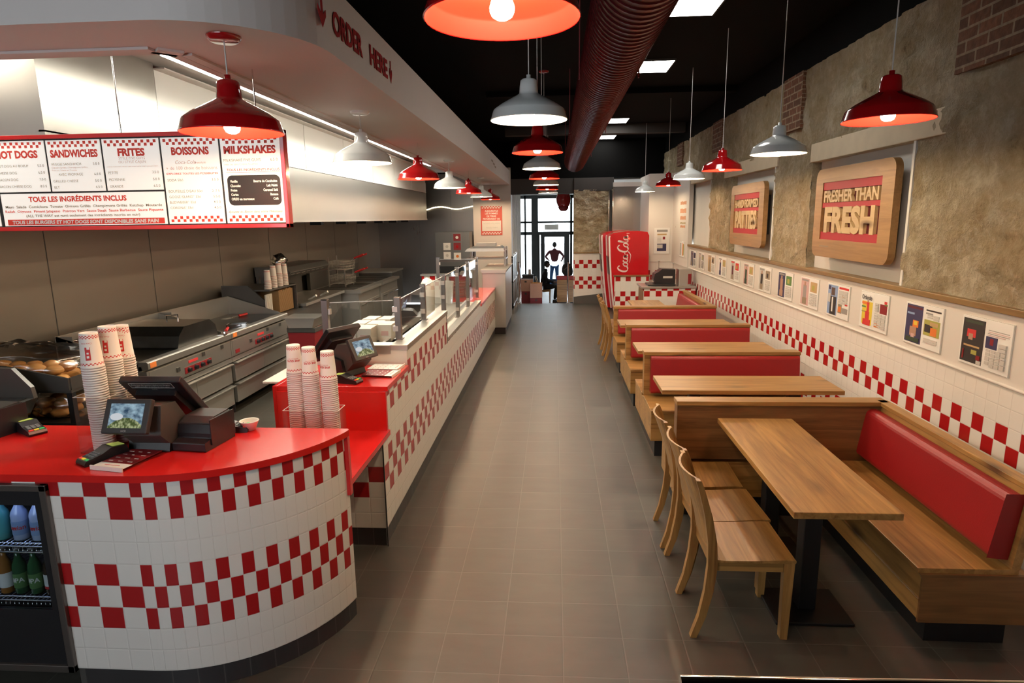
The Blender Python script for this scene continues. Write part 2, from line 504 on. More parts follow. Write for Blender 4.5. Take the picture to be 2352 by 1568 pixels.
def screen_mat():
    """lit screen: blurred blue backdrop above a heap of pale green pods (uv 0..1)"""
    m, nt, b = nmat('lit_screen')
    uv = N(nt, 'ShaderNodeUVMap')
    sx = N(nt, 'ShaderNodeSeparateXYZ')
    L(nt, uv.outputs[0], sx.inputs[0])
    n1 = N(nt, 'ShaderNodeTexNoise', i_Scale=5.0, i_Detail=2.0)
    L(nt, uv.outputs[0], n1.inputs['Vector'])
    bl = N(nt, 'ShaderNodeValToRGB')
    bl.color_ramp.elements[0].color = (0.02, 0.06, 0.12, 1)
    bl.color_ramp.elements[1].color = (0.45, 0.66, 0.78, 1)
    bl.color_ramp.elements[0].position = 0.3
    bl.color_ramp.elements[1].position = 0.75
    L(nt, n1.outputs['Fac'], bl.inputs[0])
    vo = N(nt, 'ShaderNodeTexVoronoi', i_Scale=13.0)
    mp = N(nt, 'ShaderNodeMapping')
    mp.inputs['Rotation'].default_value = (0, 0, 0.6)
    mp.inputs['Scale'].default_value = (1.4, 0.6, 1)
    L(nt, uv.outputs[0], mp.inputs[0])
    L(nt, mp.outputs[0], vo.inputs['Vector'])
    gr = N(nt, 'ShaderNodeValToRGB')
    gr.color_ramp.elements[0].color = (0.62, 0.68, 0.36, 1)
    gr.color_ramp.elements[1].color = (0.06, 0.09, 0.02, 1)
    gr.color_ramp.elements[1].position = 0.75
    L(nt, vo.outputs['Distance'], gr.inputs[0])
    # heap outline: a hump
    q = math_(nt, 'SUBTRACT', sx.outputs[0], 0.52)
    hump = math_(nt, 'SUBTRACT', 0.42, math_(nt, 'MULTIPLY', math_(nt, 'MULTIPLY', q, q), 1.3))
    inside = math_(nt, 'LESS_THAN', sx.outputs[1], hump)
    mx = N(nt, 'ShaderNodeMix', data_type='RGBA')
    L(nt, inside, mx.inputs[0])
    L(nt, bl.outputs[0], mx.inputs[6])
    L(nt, gr.outputs[0], mx.inputs[7])
    # white paper cup tipped over at the left of the heap
    cq = math_(nt, 'SUBTRACT', sx.outputs[0], 0.22)
    cw = math_(nt, 'SUBTRACT', sx.outputs[1], 0.46)
    dd = math_(nt, 'ADD', math_(nt, 'MULTIPLY', math_(nt, 'MULTIPLY', cq, cq), 28.0), math_(nt, 'MULTIPLY', math_(nt, 'MULTIPLY', cw, cw), 45.0))
    m3 = N(nt, 'ShaderNodeMix', data_type='RGBA')
    L(nt, math_(nt, 'LESS_THAN', dd, 1.0), m3.inputs[0])
    L(nt, mx.outputs[2], m3.inputs[6])
    m3.inputs[7].default_value = (0.70, 0.74, 0.78, 1)
    L(nt, m3.outputs[2], b.inputs['Emission Color'])
    b.inputs['Emission Strength'].default_value = 0.75
    b.inputs['Base Color'].default_value = (0.02, 0.02, 0.02, 1)
    b.inputs['Roughness'].default_value = 0.15
    return m


screen_mat()


# ---------------------------------------------------------------- mesh builder
class MB:
    def __init__(s):
        s.V, s.F, s.mats = [], [], []

    def mi(s, m):
        if m not in s.mats:
            s.mats.append(m)
        return s.mats.index(m)

    def add(s, V, F, m, M=None, sm=False, UV=None):
        o = len(s.V)
        for v in V:
            v = Vector(v)
            s.V.append(M @ v if M else v)
        k = s.mi(m)
        for i, f in enumerate(F):
            s.F.append(([o + j for j in f], k, sm, UV[i] if UV else None))
        return s

    def box(s, a, b, m, M=None):
        x0, y0, z0 = [min(p, q) for p, q in zip(a, b)]
        x1, y1, z1 = [max(p, q) for p, q in zip(a, b)]
        V = [(x0, y0, z0), (x1, y0, z0), (x1, y1, z0), (x0, y1, z0), (x0, y0, z1), (x1, y0, z1), (x1, y1, z1), (x0, y1, z1)]
        F = [(0, 3, 2, 1), (4, 5, 6, 7), (0, 1, 5, 4), (1, 2, 6, 5), (2, 3, 7, 6), (3, 0, 4, 7)]
        return s.add(V, F, m, M)

    def rbox(s, a, b, r, m, M=None, axis='y', n=5):
        """box with its four corners rounded about one axis"""
        i, j = {'x': (1, 2), 'y': (0, 2), 'z': (0, 1)}[axis]
        k = 'xyz'.index(axis)
        poly = []
        for cx, cy, a0 in ((max(a[i], b[i]) - r, max(a[j], b[j]) - r, 0), (min(a[i], b[i]) + r, max(a[j], b[j]) - r, 90),
                           (min(a[i], b[i]) + r, min(a[j], b[j]) + r, 180), (max(a[i], b[i]) - r, min(a[j], b[j]) + r, 270)):
            for t in range(n + 1):
                an = math.radians(a0 + 90 * t / n)
                poly.append((cx + r * math.cos(an), cy + r * math.sin(an)))
        return s.prism(poly, a[k], b[k], m, axis, M)

    def prism(s, poly, d0, d1, m, axis='z', M=None, side=None):
        def P(u, v, d):
            return {'z': (u, v, d), 'y': (u, d, v), 'x': (d, u, v)}[axis]
        n = len(poly)
        V = [P(u, v, d0) for u, v in poly] + [P(u, v, d1) for u, v in poly]
        s.add(V, [tuple(range(n)), tuple(range(2 * n - 1, n - 1, -1))], m, M)
        return s.add(V, [(i, i + n, (i + 1) % n + n, (i + 1) % n) for i in range(n)], side or m, M)

    def quad(s, p, m, uv=None, M=None):
        return s.add(p, [tuple(range(len(p)))], m, M, UV=[uv] if uv else None)

    def cyl(s, p0, p1, r0, m, r1=None, n=16, cap=True, M=None):
        p0, p1 = Vector(p0), Vector(p1)
        r1 = r0 if r1 is None else r1
        d = (p1 - p0).normalized()
        a = d.orthogonal().normalized()
        b = d.cross(a)
        V = []
        for p, r in ((p0, r0), (p1, r1)):
            for i in range(n):
                t = 2 * math.pi * i / n
                V.append(p + (a * math.cos(t) + b * math.sin(t)) * r)
        s.add(V, [(i, (i + 1) % n, n + (i + 1) % n, n + i) for i in range(n)], m, M, sm=True)
        if cap:
            s.add(V[:n], [tuple(reversed(range(n)))], m, M)
            s.add(V[n:], [tuple(range(n))], m, M)
        return s

    def lathe(s, prof, m, c=(0, 0, 0), n=32, M=None, uvv=None):
        V, UV = [], []
        k = len(prof)
        for i in range(n):
            t = 2 * math.pi * i / n
            for r, z in prof:
                V.append((c[0] + r * math.cos(t), c[1] + r * math.sin(t), c[2] + z))
        F = []
        for i in range(n):
            for j in range(k - 1):
                a, b = i * k + j, ((i + 1) % n) * k + j
                F.append((a, b, b + 1, a + 1))
                if uvv:
                    UV.append([(i / n, uvv[j]), ((i + 1) / n, uvv[j]), ((i + 1) / n, uvv[j + 1]), (i / n, uvv[j + 1])])
        return s.add(V, F, m, M, sm=True, UV=UV or None)

    def tube(s, pts, r, m, n=8, M=None):
        pts = [Vector(p) for p in pts]
        V = []
        a = (pts[1] - pts[0]).orthogonal().normalized()
        rr = r if isinstance(r, (list, tuple)) else [r] * len(pts)
        for i, p in enumerate(pts):
            d = (pts[min(i + 1, len(pts) - 1)] - pts[max(i - 1, 0)]).normalized()
            a = (a - d * a.dot(d)).normalized()
            b = d.cross(a)
            for k in range(n):
                t = 2 * math.pi * k / n
                V.append(p + (a * math.cos(t) + b * math.sin(t)) * rr[i])
        F = [(i * n + k, i * n + (k + 1) % n, (i + 1) * n + (k + 1) % n, (i + 1) * n + k) for i in range(len(pts) - 1) for k in range(n)]
        s.add(V, F, m, M, sm=True)
        s.add(V[:n], [tuple(reversed(range(n)))], m, M)
        return s.add(V[-n:], [tuple(range(n))], m, M)

    def blob(s, c, r, m, seed=0, amt=0.15, n=14, k=9, freq=2.5):
        """lumpy closed ball"""
        V = []
        for j in range(k + 1):
            ph = math.pi * j / k
            for i in range(n):
                t = 2 * math.pi * i / n
                d = Vector((math.sin(ph) * math.cos(t), math.sin(ph) * math.sin(t), math.cos(ph)))
                f = 1 + amt * noise.noise(d * freq + Vector((seed * 3.1, seed * 1.7, seed)))
                V.append((c[0] + d.x * r[0] * f, c[1] + d.y * r[1] * f, c[2] + d.z * r[2] * f))
        F = [(j * n + i, (j + 1) * n + i, (j + 1) * n + (i + 1) % n, j * n + (i + 1) % n) for j in range(k) for i in range(n)]
        return s.add(V, F, m, sm=True)

    def text(s, t, m, o, xd, yd, h, al='C', w=None, off=0.0, shear=0.0, ext=0.0, sp=1.0, fn=None, M=None, hx=1.0):
        V2, F, x0, x1, cap = glyphs(t, off, shear, sp)
        sc_ = h / cap
        sx = sc_ * hx
        if w:
            sx = w / max(1e-6, x1 - x0)
        ax = {'C': (x0 + x1) / 2, 'L': x0, 'R': x1}[al]
        o, xd, yd = Vector(o), Vector(xd).normalized(), Vector(yd).normalized()
        nn = xd.cross(yd)
        if fn:
            V = [fn((x - ax) * sx, y * sc_) for x, y in V2]
            return s.add(V, F, m, M)
        V = [o + xd * ((x - ax) * sx) + yd * (y * sc_) for x, y in V2]
        if ext:
            n = len(V)
            VV = [v + nn * ext for v in V] + V
            ed = {}
            for f in F:
                for i in range(len(f)):
                    e = (f[i], f[(i + 1) % len(f)])
                    k = tuple(sorted(e))
                    ed[k] = None if k in ed else e
            side = [(a + n, b + n, b, a) for a, b in [e for e in ed.values() if e]]
            return s.add(VV, F + side, m, M)
        return s.add(V, F, m, M)

    def build(s, name, parent=None, loc=(0, 0, 0), rz=0.0, bev=0.0, seg=2, sub=0, label=None, rot=None):
        me = bpy.data.meshes.new(name)
        me.from_pydata([tuple(v) for v in s.V], [], [f[0] for f in s.F])
        for m in s.mats:
            me.materials.append(MATS[m])
        me.polygons.foreach_set('material_index', [f[1] for f in s.F])
        me.polygons.foreach_set('use_smooth', [f[2] for f in s.F])
        if any(f[3] for f in s.F):
            uv = me.uv_layers.new(name='UVMap')
            i = 0
            for f in s.F:
                for k in range(len(f[0])):
                    if f[3]:
                        uv.data[i].uv = f[3][k]
                    i += 1
        me.update()
        ob = bpy.data.objects.new(name, me)
        COL.objects.link(ob)
        ob.location = loc
        ob.rotation_euler = rot if rot else (0, 0, rz)
        if parent:
            ob.parent = parent
        if bev:
            b = ob.modifiers.new('edge', 'BEVEL')
            b.width = bev
            b.segments = seg
            b.limit_method = 'ANGLE'
            b.angle_limit = math.radians(50)
            b.harden_normals = False
        if sub:
            q = ob.modifiers.new('smooth', 'SUBSURF')
            q.levels = q.render_levels = sub
        if label:
            ob['label'] = label
        return ob


_G = {}


def glyphs(t, off, shear, sp):
    k = (t, off, shear, sp)
    if k in _G:
        return _G[k]

    def mk(body, o, sh):
        cu = bpy.data.curves.new('glyph', 'FONT')
        cu.body = body
        cu.size = 1.0
        cu.offset = o
        cu.shear = sh
        cu.space_character = sp
        cu.resolution_u = 3
        ob = bpy.data.objects.new('glyph', cu)
        me = bpy.data.meshes.new_from_object(ob)
        V = [(v.co.x, v.co.y) for v in me.vertices]
        F = [tuple(p.vertices) for p in me.polygons]
        bpy.data.objects.remove(ob)
        bpy.data.curves.remove(cu)
        bpy.data.meshes.remove(me)
        return V, F
    V, F = mk(t, off, shear)
    if 'cap' not in _G:
        H, _ = mk('H', 0, 0)
        _G['cap'] = max(y for x, y in H)
    xs = [x for x, y in V] or [0, 1]
    _G[k] = (V, F, min(xs), max(xs), _G['cap'])
    return _G[k]


def tag(o, label=None, cat=None, group=None, kind=None):
    for k, v in (('label', label), ('category', cat), ('group', group), ('kind', kind)):
        if v:
            o[k] = v
    return o


def thing(name, label, cat, loc=(0, 0, 0), rz=0.0, group=None):
    o = bpy.data.objects.new(name, None)
    COL.objects.link(o)
    o.empty_display_size = 0.1
    o.location = loc
    o.rotation_euler = (0, 0, rz)
    return tag(o, label, cat, group)


def one(mb, name, label, cat, loc=(0, 0, 0), rz=0.0, group=None, bev=0.0, **kw):
    return tag(mb.build(name, None, loc, rz, bev, **kw), label, cat, group)


def struct(mb, name, **kw):
    return tag(mb.build(name, **kw), kind='structure')


def kids(o):
    return [c for c in bpy.data.objects if c.parent == o]


def dup(root, loc=None, rz=None, label=None, group=None):
    def cp(o, par):
        c = o.copy()
        COL.objects.link(c)
        if par:
            c.parent = par
        for ch in kids(o):
            cp(ch, c)
        return c
    r = cp(root, None)
    if loc is not None:
        r.location = loc
    if rz is not None:
        r.rotation_euler = (0, 0, rz)
    if label:
        r['label'] = label
    if group:
        r['group'] = group
    return r


def arc(cx, cy, r, a0, a1, n):
    return [(cx + r * math.cos(math.radians(a0 + (a1 - a0) * i / n)), cy + r * math.sin(math.radians(a0 + (a1 - a0) * i / n))) for i in range(n + 1)]


def frame_M(o, xd, yd):
    """local x,y,z(out) -> world"""
    xd, yd = Vector(xd).normalized(), Vector(yd).normalized()
    zd = xd.cross(yd)
    return Matrix(((xd.x, yd.x, zd.x, o[0]), (xd.y, yd.y, zd.y, o[1]), (xd.z, yd.z, zd.z, o[2]), (0, 0, 0, 1)))


T = 0.106


# ================================================================ THE ROOM
FAR = 15.7
BW = (-4.2, -0.9, 1.7, 3.4)      # added unseen window behind the viewer, for cool daylight: x0, x1, z0, z1
# floor and ceilings
m = MB()
m.box((-4.7, -2.2, -0.1), (2.7, FAR, 0.0), 'floor_tile')
struct(m, 'floor')
m = MB()
m.box((-4.7, -2.2, 3.92), (2.75, FAR + 0.3, 4.0), 'black_paint')
struct(m, 'ceiling')
m = MB()   # dark beams under the ceiling
m.box((-1.0, 13.3, 3.74), (2.6, 13.5, 3.92), 'charcoal_paint')
m.box((-1.0, 9.7, 3.84), (2.6, 9.9, 3.92), 'black_paint')
struct(m, 'ceiling_beam')
m = MB()   # kitchen ceiling
m.box((-4.6, 2.9, 3.235), (-1.5, 16.0, 3.30), 'white_paint')
struct(m, 'ceiling')

# bulkhead that carries the ordering sign, rounded at the near corner
zb, zt = 2.905, 3.235
outer = [(-4.6, 2.64)] + arc(-1.68, 3.23, 0.59, -90, 0, 14) + [(-1.09, FAR)]
inner = [(-1.80, FAR), (-1.80, 3.15), (-1.88, 3.07), (-4.6, 3.07)]
m = MB()
m.prism(outer + inner, zb, zt, 'soffit_paint', 'z')
struct(m, 'ceiling_soffit')
m = MB()   # narrow edge trim around the inner edge of the bulkhead
for a, b in (((-4.6, 3.07), (-1.88, 3.07)), ((-1.88, 3.07), (-1.80, 3.15)), ((-1.80, 3.15), (-1.80, 15.6))):
    a, b = Vector((*a, 0)), Vector((*b, 0))
    d = (b - a).normalized()
    nn = Vector((-d.y, d.x, 0))
    for (o0, o1, z0, z1, mt) in ((0.0, 0.055, zb - 0.012, zb + 0.002, 'soffit_paint'), (-0.03, 0.0, zb + 0.03, zb + 0.06, 'grey_plastic'), (-0.09, -0.03, zb + 0.0, zb + 0.14, 'soffit_paint')):
        s_ = -1
        p = [a + nn * o0 * s_, b + nn * o0 * s_, b + nn * o1 * s_, a + nn * o1 * s_]
        m.prism([(q.x, q.y) for q in p], z0, z1, mt, 'z')
struct(m, 'trim_1')

# side and back walls
m = MB()
m.box((-4.55, -2.2, 0), (-4.45, 16.2, 4.0), 'steel_wall')
for y in (2.2, 3.7, 5.3, 6.75, 8.2, 9.7, 11.2, 12.7, 14.2):     # sheet joints
    m.box((-4.452, y, 0), (-4.447, y + 0.008, 2.8), 'dark_steel')
struct(m, 'wall_left')
m = MB()     # wall behind the viewer with an added opening to light the counter side
m.box((-4.6, -2.3, 0), (2.75, -2.2, BW[2]), 'charcoal_paint')
m.box((-4.6, -2.3, BW[3]), (2.75, -2.2, 4.0), 'charcoal_paint')
m.box((BW[1], -2.3, BW[2]), (2.75, -2.2, BW[3]), 'charcoal_paint')
m.box((-4.6, -2.3, BW[2]), (BW[0], -2.2, BW[3]), 'charcoal_paint')
struct(m, 'wall_back')
m = MB()
for k in range(4):
    x = BW[0] + (BW[1] - BW[0]) * k / 3
    m.box((x - 0.03, -2.28, BW[2]), (x + 0.03, -2.22, BW[3]), 'frame_green')
struct(m, 'window_added')  # mullions of the added daylight window, out of view
m = MB()
m.box((-4.45, 16.0, 0), (-1.99, 16.1, 3.3), 'end_wall_steel')
for x in (-3.4, -2.6):
    m.box((x, 15.995, 0), (x + 0.012, 16.0, 2.8), 'dark_steel')
struct(m, 'wall_kitchen_end')
m = MB()    # white pier at the end of the counter run
m.box((-1.99, FAR, 0), (-1.06, FAR + 0.4, 3.3), 'white_paint')
struct(m, 'wall_pier')
m = MB()    # beam and dark wall over the opening
m.box((-1.06, FAR, 2.67), (0.47, FAR + 0.4, 3.03), 'charcoal_paint')
m.box((-1.06, FAR + 0.02, 3.03), (2.7, FAR + 0.4, 4.0), 'black_paint')
m.box((-4.5, FAR + 0.3, 3.2), (-1.06, FAR + 0.4, 4.0), 'black_paint')
m.box((0.47, FAR - 0.03, 2.72), (1.42, FAR + 0.4, 3.03), 'charcoal_paint')
struct(m, 'wall_far')


def rough_wall(m, P, nu, nv, u0, u1, v0, v1, holes, mt, amp, seed, inset=0.09):
    """stone face on a grid: P(u, v, d) gives the point, d is depth into the room; holes stay open"""
    us = sorted(set([u0 + (u1 - u0) * i / nu for i in range(nu + 1)] + [h[i] for h in holes for i in (0, 1)]))
    vs = sorted(set([v0 + (v1 - v0) * i / nv for i in range(nv + 1)] + [h[i] for h in holes for i in (2, 3)]))
    V, F = [], []
    for u in us:
        for v in vs:
            q = Vector((u * 1.6, v * 2.6, seed))
            w = Vector((u * 2.3 + 0.35 * noise.noise(q * 2.0), v * 4.3 + 0.45 * noise.noise(q * 2.3 + Vector((5, 1, 0))), seed))
            ds, ps = noise.voronoi(w)
            edge_ = min(1.0, (ds[1] - ds[0]) / 0.22)
            blk = noise.noise(ps[0] * 3.7) * 0.7
            d = amp * ((0.9 + blk) * edge_ * (0.55 + 0.9 * noise.noise(q * 0.7 + Vector((0, 0, 4)))) + 0.7 * noise.noise(q * 2.7) + 0.45 * noise.noise(q * 6.1) + 0.25 * noise.noise(q * 13.0))
            V.append(P(u, v, d))
    k = len(vs)
    for i in range(len(us) - 1):
        for j in range(k - 1):
            cu, cv = (us[i] + us[i + 1]) / 2, (vs[j] + vs[j + 1]) / 2
            if any(h[0] < cu < h[1] and h[2] < cv < h[3] for h in holes):
                continue
            F.append((i * k + j, i * k + j + 1, (i + 1) * k + j + 1, (i + 1) * k + j))
    m.add(V, F, mt, sm=True)


# right wall: tiles, white band, ledge, stone
XW = 2.6
m = MB()
z0w = -0.07


def uvw(y, z):
    return ((y - 4.80) / 0.105 + 146.0, (z - z0w) / 0.1055)


m.quad([(XW, -2.2, 0), (XW, 14.2, 0), (XW, 14.2, 1.105), (XW, -2.2, 1.105)][::-1], 'checker_tile', [uvw(-2.2, 0), uvw(14.2, 0), uvw(14.2, 1.105), uvw(-2.2, 1.105)][::-1])
m.box((XW, -2.2, 1.105), (XW + 0.1, 12.55, 1.53), 'white_paint')
m.box((XW + 0.002, -2.2, 0), (XW + 0.1, 14.2, 1.105), 'white_paint')
struct(m, 'wall_right')
m = MB()
m.tube([(XW - 0.004, -2.2, 1.11), (XW - 0.004, 14.2, 1.11)], 0.011, 'white_paint', 8)
struct(m, 'trim_2')
m = MB()
m.box((XW - 0.035, -2.0, 1.522), (XW + 0.09, 12.56, 1.562), 'rail_oak')
struct(m, 'trim_3', bev=0.004)

NICHES = [(4.95, 6.77, 1.56, 2.76), (7.90, 9.75, 1.56, 2.80), (11.05, 12.75, 1.56, 2.84)]
m = MB()
rough_wall(m, lambda u, v, d: (XW + 0.012 - d, u, v), 520, 64, -2.2, 16.0, 1.555, 3.56, NICHES, 'limestone', 0.026, 3.3)
m.box((XW + 0.11, -2.2, 1.55), (XW + 0.3, 16.0, 3.6), 'limestone')
m.box((XW + 0.02, -2.2, 3.54), (XW + 0.3, 16.0, 4.0), 'black_paint')
struct(m, 'wall_right')
for i, (a, b, c, d) in enumerate(NICHES):
    m = MB()
    m.box((XW + 0.085, a - 0.02, c), (XW + 0.12, b + 0.02, d), 'niche_paint')
    m.box((XW + 0.0, b, c), (XW + 0.1, b + 0.03, d), 'limestone')
    m.box((XW + 0.0, a - 0.03, c), (XW + 0.1, a, d), 'niche_paint')
    struct(m, 'wall_niche')
    m = MB()
    m.box((XW - 0.012, a - (0.40 if i == 0 else 0.1), d - 0.15), (XW + 0.11, b + (0.05 if i == 0 else 0.4), d + 0.03), 'beam_timber')
    struct(m, 'wall_lintel', bev=0.006)
for (a, b, c) in ((3.85, 4.50, 2.965), (7.12, 7.68, 2.99), (10.35, 10.92, 3.10), (13.4, 13.95, 3.12), (1.0, 1.6, 2.97)):
    m = MB()
    p = [(XW - 0.030, b, c), (XW - 0.030, a, c), (XW - 0.030, a, 3.56), (XW - 0.030, b, 3.56)]
    m.quad(p, 'old_brick', [(-q[1], q[2]) for q in p])
    m.box((XW - 0.029, a, c), (XW + 0.05, b, 3.56), 'old_brick')
    struct(m, 'wall_brick')

# white box-out in the far right corner
m = MB()
m.box((XW - 0.03, 12.55, 1.11), (XW + 0.05, 14.2, 3.0), 'white_paint')
m.box((2.06, 14.2, 1.12), (2.66, 14.3, 3.0), 'white_paint')
p = [(2.06, 14.2, 0), (2.66, 14.2, 0), (2.66, 14.2, 1.12), (2.06, 14.2, 1.12)]
m.quad(p, 'checker_tile', [((x - 2.06) / T + 1.5, (z + 0.02) / T) for x, y, z in p])
m.box((2.06, 14.202, 0), (2.66, 14.3, 1.12), 'white_paint')
m.box((2.05, 14.2, 0), (2.06, FAR, 3.0), 'white_paint')
m.tube([(2.06, 14.195, 1.12), (2.6, 14.195, 1.12)], 0.01, 'white_paint', 6)
struct(m, 'wall_corner')

# stone wall right of the opening, with a tiled foot
m = MB()
rough_wall(m, lambda u, v, d: (u, FAR - 0.02 - d, v), 36, 48, 0.47, 1.6, 1.25, 2.75, [], 'limestone', 0.03, 9.0)
m.box((0.47, FAR, 1.25), (2.6, FAR + 0.4, 2.75), 'limestone')
struct(m, 'wall_far')
m = MB()
p = [(0.47, FAR - 0.05, 0.17), (1.25, FAR - 0.05, 0.17), (1.25, FAR - 0.05, 1.24), (0.47, FAR - 0.05, 1.24)]
m.quad(p, 'checker_tile', [((x - 0.495) / 0.1065 + 10, (z - 0.165) / 0.1012) for x, y, z in p])
m.box((0.47, FAR - 0.049, 0.0), (1.6, FAR + 0.4, 1.24), 'white_paint')
m.box((0.46, FAR - 0.08, 1.235), (1.6, FAR, 1.265), 'rail_oak')
struct(m, 'wall_far')
m = MB()
m.prism([(0.47, 0), (1.25, 0), (1.25, 0.26), (0.47, 0.17)], FAR - 0.075, FAR - 0.05, 'skirting_tile', 'y')
struct(m, 'baseboard_far')

# ---------------------------------------------------------------- front room beyond the opening, a few steps lower
ZF = -0.65
m = MB()
m.box((-3.2, FAR + 0.9, ZF - 0.1), (2.8, 26.2, ZF), 'lower_floor_tile')
for i in range(3):
    m.box((-1.06, FAR + 0.3 * i, ZF - 0.1), (0.47, FAR + 0.3 * (i + 1), -0.1625 * (i + 1) + 0.0), 'lower_floor_tile')
struct(m, 'floor')
m = MB()
m.box((-3.2, FAR + 0.4, 3.0), (2.8, 26.3, 3.1), 'white_paint')
struct(m, 'ceiling')
m = MB()
m.box((-1.2, FAR + 0.4, ZF), (-1.06, 20.2, 3.0), 'white_paint')
p = [(-1.055, FAR + 0.4, ZF), (-1.055, 20.2, ZF), (-1.055, 20.2, 0.6), (-1.055, FAR + 0.4, 0.6)]
m.quad(p[::-1], 'checker_tile', [(q[1] / T, (q[2] - ZF) / T) for q in p][::-1])
for k in range(9):
    m.box((-1.06, FAR + 0.6 + 0.45 * k, 0.6), (-1.045, FAR + 0.64 + 0.45 * k, 2.9), 'white_paint')
struct(m, 'wall_front_room')
m = MB()
m.box((-3.3, FAR + 0.4, ZF), (-3.2, 26.2, 3.0), 'white_paint')
m.box((2.75, FAR + 0.4, ZF), (2.85, 26.2, 3.0), 'white_paint')
m.box((0.8, FAR + 0.4, ZF), (0.95, 19.5, 3.0), 'limestone')
struct(m, 'wall_front_room')

YG = 26.0
m = MB()   # shop front: mullions and transoms
fr = 'frame_green'
for (x0, x1) in ((-3.2, -3.0), (-1.22, -1.15), (0.62, 0.72), (1.6, 1.7), (2.65, 2.8)):
    m.box((x0, YG - 0.05, ZF), (x1, YG + 0.06, 3.0), fr)
m.box((-0.93, YG - 0.12, ZF), (-0.66, YG + 0.08, 3.0), fr)
for (z0, z1) in ((1.89, 1.97), (1.42, 1.55), (2.86, 3.02), (ZF, ZF + 0.35)):
    m.box((-3.2, YG - 0.05, z0), (-0.66, YG + 0.05, z1), fr)
    m.box((0.62, YG - 0.05, z0), (2.8, YG + 0.05, z1), fr)
for (z0, z1) in ((1.89, 1.97), (1.42, 1.55), (2.86, 3.02)):
    m.box((-0.66, YG - 0.05, z0), (0.62, YG + 0.05, z1), fr)
w1 = struct(m, 'window_1')
m = MB()
m.box((-3.2, YG - 0.006, ZF + 0.3), (-0.66, YG + 0.006, 2.9), 'glass')
m.box((-0.66, YG - 0.006, 1.5), (0.62, YG + 0.006, 2.9), 'glass')
m.box((0.62, YG - 0.006, ZF + 0.3), (2.8, YG + 0.006, 2.9), 'glass')
m.build('window_pane', w1)
m = MB()   # door leaf
m.box((-0.56, YG - 0.03, ZF), (-0.40, YG + 0.03, 1.42), fr)
m.box((0.39, YG - 0.03, ZF), (0.60, YG + 0.03, 1.42), fr)
m.box((-0.40, YG - 0.03, 1.34), (0.39, YG + 0.03, 1.42), fr)
m.box((-0.40, YG - 0.03, ZF), (0.39, YG + 0.03, ZF + 0.28), fr)
m.box((-0.66, YG - 0.03, ZF), (-0.60, YG + 0.03, 1.42), fr)
d1 = struct(m, 'door_1')
m = MB()
m.box((-0.40, YG - 0.005, ZF + 0.2), (0.39, YG + 0.005, 1.36), 'glass')
m.build('door_pane', d1)
m = MB()
m.tube([(0.35, YG - 0.03, 0.2), (0.35, YG - 0.09, 0.22), (0.35, YG - 0.09, 0.75), (0.35, YG - 0.03, 0.77)], 0.016, 'chrome', 8)
m.build('door_handle', d1)
m = MB()
m.box((-14, 26.2, ZF - 0.05), (14, 70, ZF - 0.01), 'outdoor_ground')
struct(m, 'ground')


# ================================================================ CURVED SERVICE COUNTER
CX, CY, CR = -1.82, 3.19, 0.77
A1 = -12.6
t = thing('service_counter', 'curved checker tiled ordering counter with red top beside the aisle', 'counter', (CX, 2.8, 0))
ox, oy = CX, 2.8


def loc2(pts):
    return [(x - ox, y - oy) for x, y in pts]


edge = arc(CX, CY, CR, -90, A1, 30)
m = MB()
ztile0, ztile1 = 0.102, 1.02
xf = -2.185                                  # right side of the built-in cooler
path = [(xf, CY - CR), (-1.82, CY - CR)] + edge[1:]
for i in range(len(path) - 1):
    (xa, ya), (xb, yb) = path[i], path[i + 1]
    if i == 0:
        ua, ub = (xa + 1.82) / T + 101, 101.0
    else:
        s_ = math.radians(A1 + 90) * CR / 30
        ua, ub = 101 + (i - 1) * s_ / (T / 2), 101 + i * s_ / (T / 2)
    va, vb = 0.0, (ztile1 - ztile0) / 0.1055
    p = [(xa - ox, ya - oy, ztile0), (xb - ox, yb - oy, ztile0), (xb - ox, yb - oy, ztile1), (xa - ox, ya - oy, ztile1)]
    m.add(p, [(0, 1, 2, 3)], 'checker_tile', sm=i > 0, UV=[[(ua, va), (ub, va), (ub, vb), (ua, vb)]])
end = path[-1]
# tile strip over the cooler and the plain rear of the body
p = [(-4.2 - ox, CY - CR - oy, 1.004), (xf - ox, CY - CR - oy, 1.004), (xf - ox, CY - CR - oy, 1.02), (-4.2 - ox, CY - CR - oy, 1.02)]
m.quad(p, 'checker_tile', [((x + ox + 1.82) / T + 101, 8.4 + (z - 1.004) / T) for x, y, z in p])
m.prism(loc2([(xf, CY - CR + 0.001)] + [(CX + (x - CX) * 0.995, CY + (y - CY) * 0.995) for x, y in edge] + [(end[0] - 0.03, 3.0), (xf, 3.0)]), 0.103, 1.02, 'white_paint', 'z')
m.build('tiled_front', t)
m = MB()
sk = [(xf, CY - CR + 0.006)] + arc(CX, CY, CR - 0.006, -90, A1, 30)
for i in range(len(sk) - 1):
    (xa, ya), (xb, yb) = sk[i], sk[i + 1]
    p = [(xa - ox, ya - oy, 0), (xb - ox, yb - oy, 0), (xb - ox, yb - oy, 0.105), (xa - ox, ya - oy, 0.105)]
    u = i * 0.0327
    m.quad(p, 'skirting_tile', [(u, 0.01), (u + 0.0327, 0.01), (u + 0.0327, 0.13), (u, 0.13)])
m.prism(loc2([(xf, CY - CR + 0.03)] + arc(CX, CY, CR - 0.03, -90, A1, 20) + [(end[0] - 0.03, 3.0), (xf, 3.0)]), 0.0, 0.102, 'black_metal', 'z')
m.build('skirting', t)
m = MB()
top = [(-4.2, CY - CR - 0.02)] + [(-1.82, CY - CR - 0.02)] + arc(CX, CY, CR + 0.02, -90, A1, 40)[1:] + [(-1.06, 3.035), (-4.2, 3.06)]
m.prism(loc2(top), 1.02, 1.052, 'red_laminate', 'z')
m.build('countertop', t, bev=0.003)
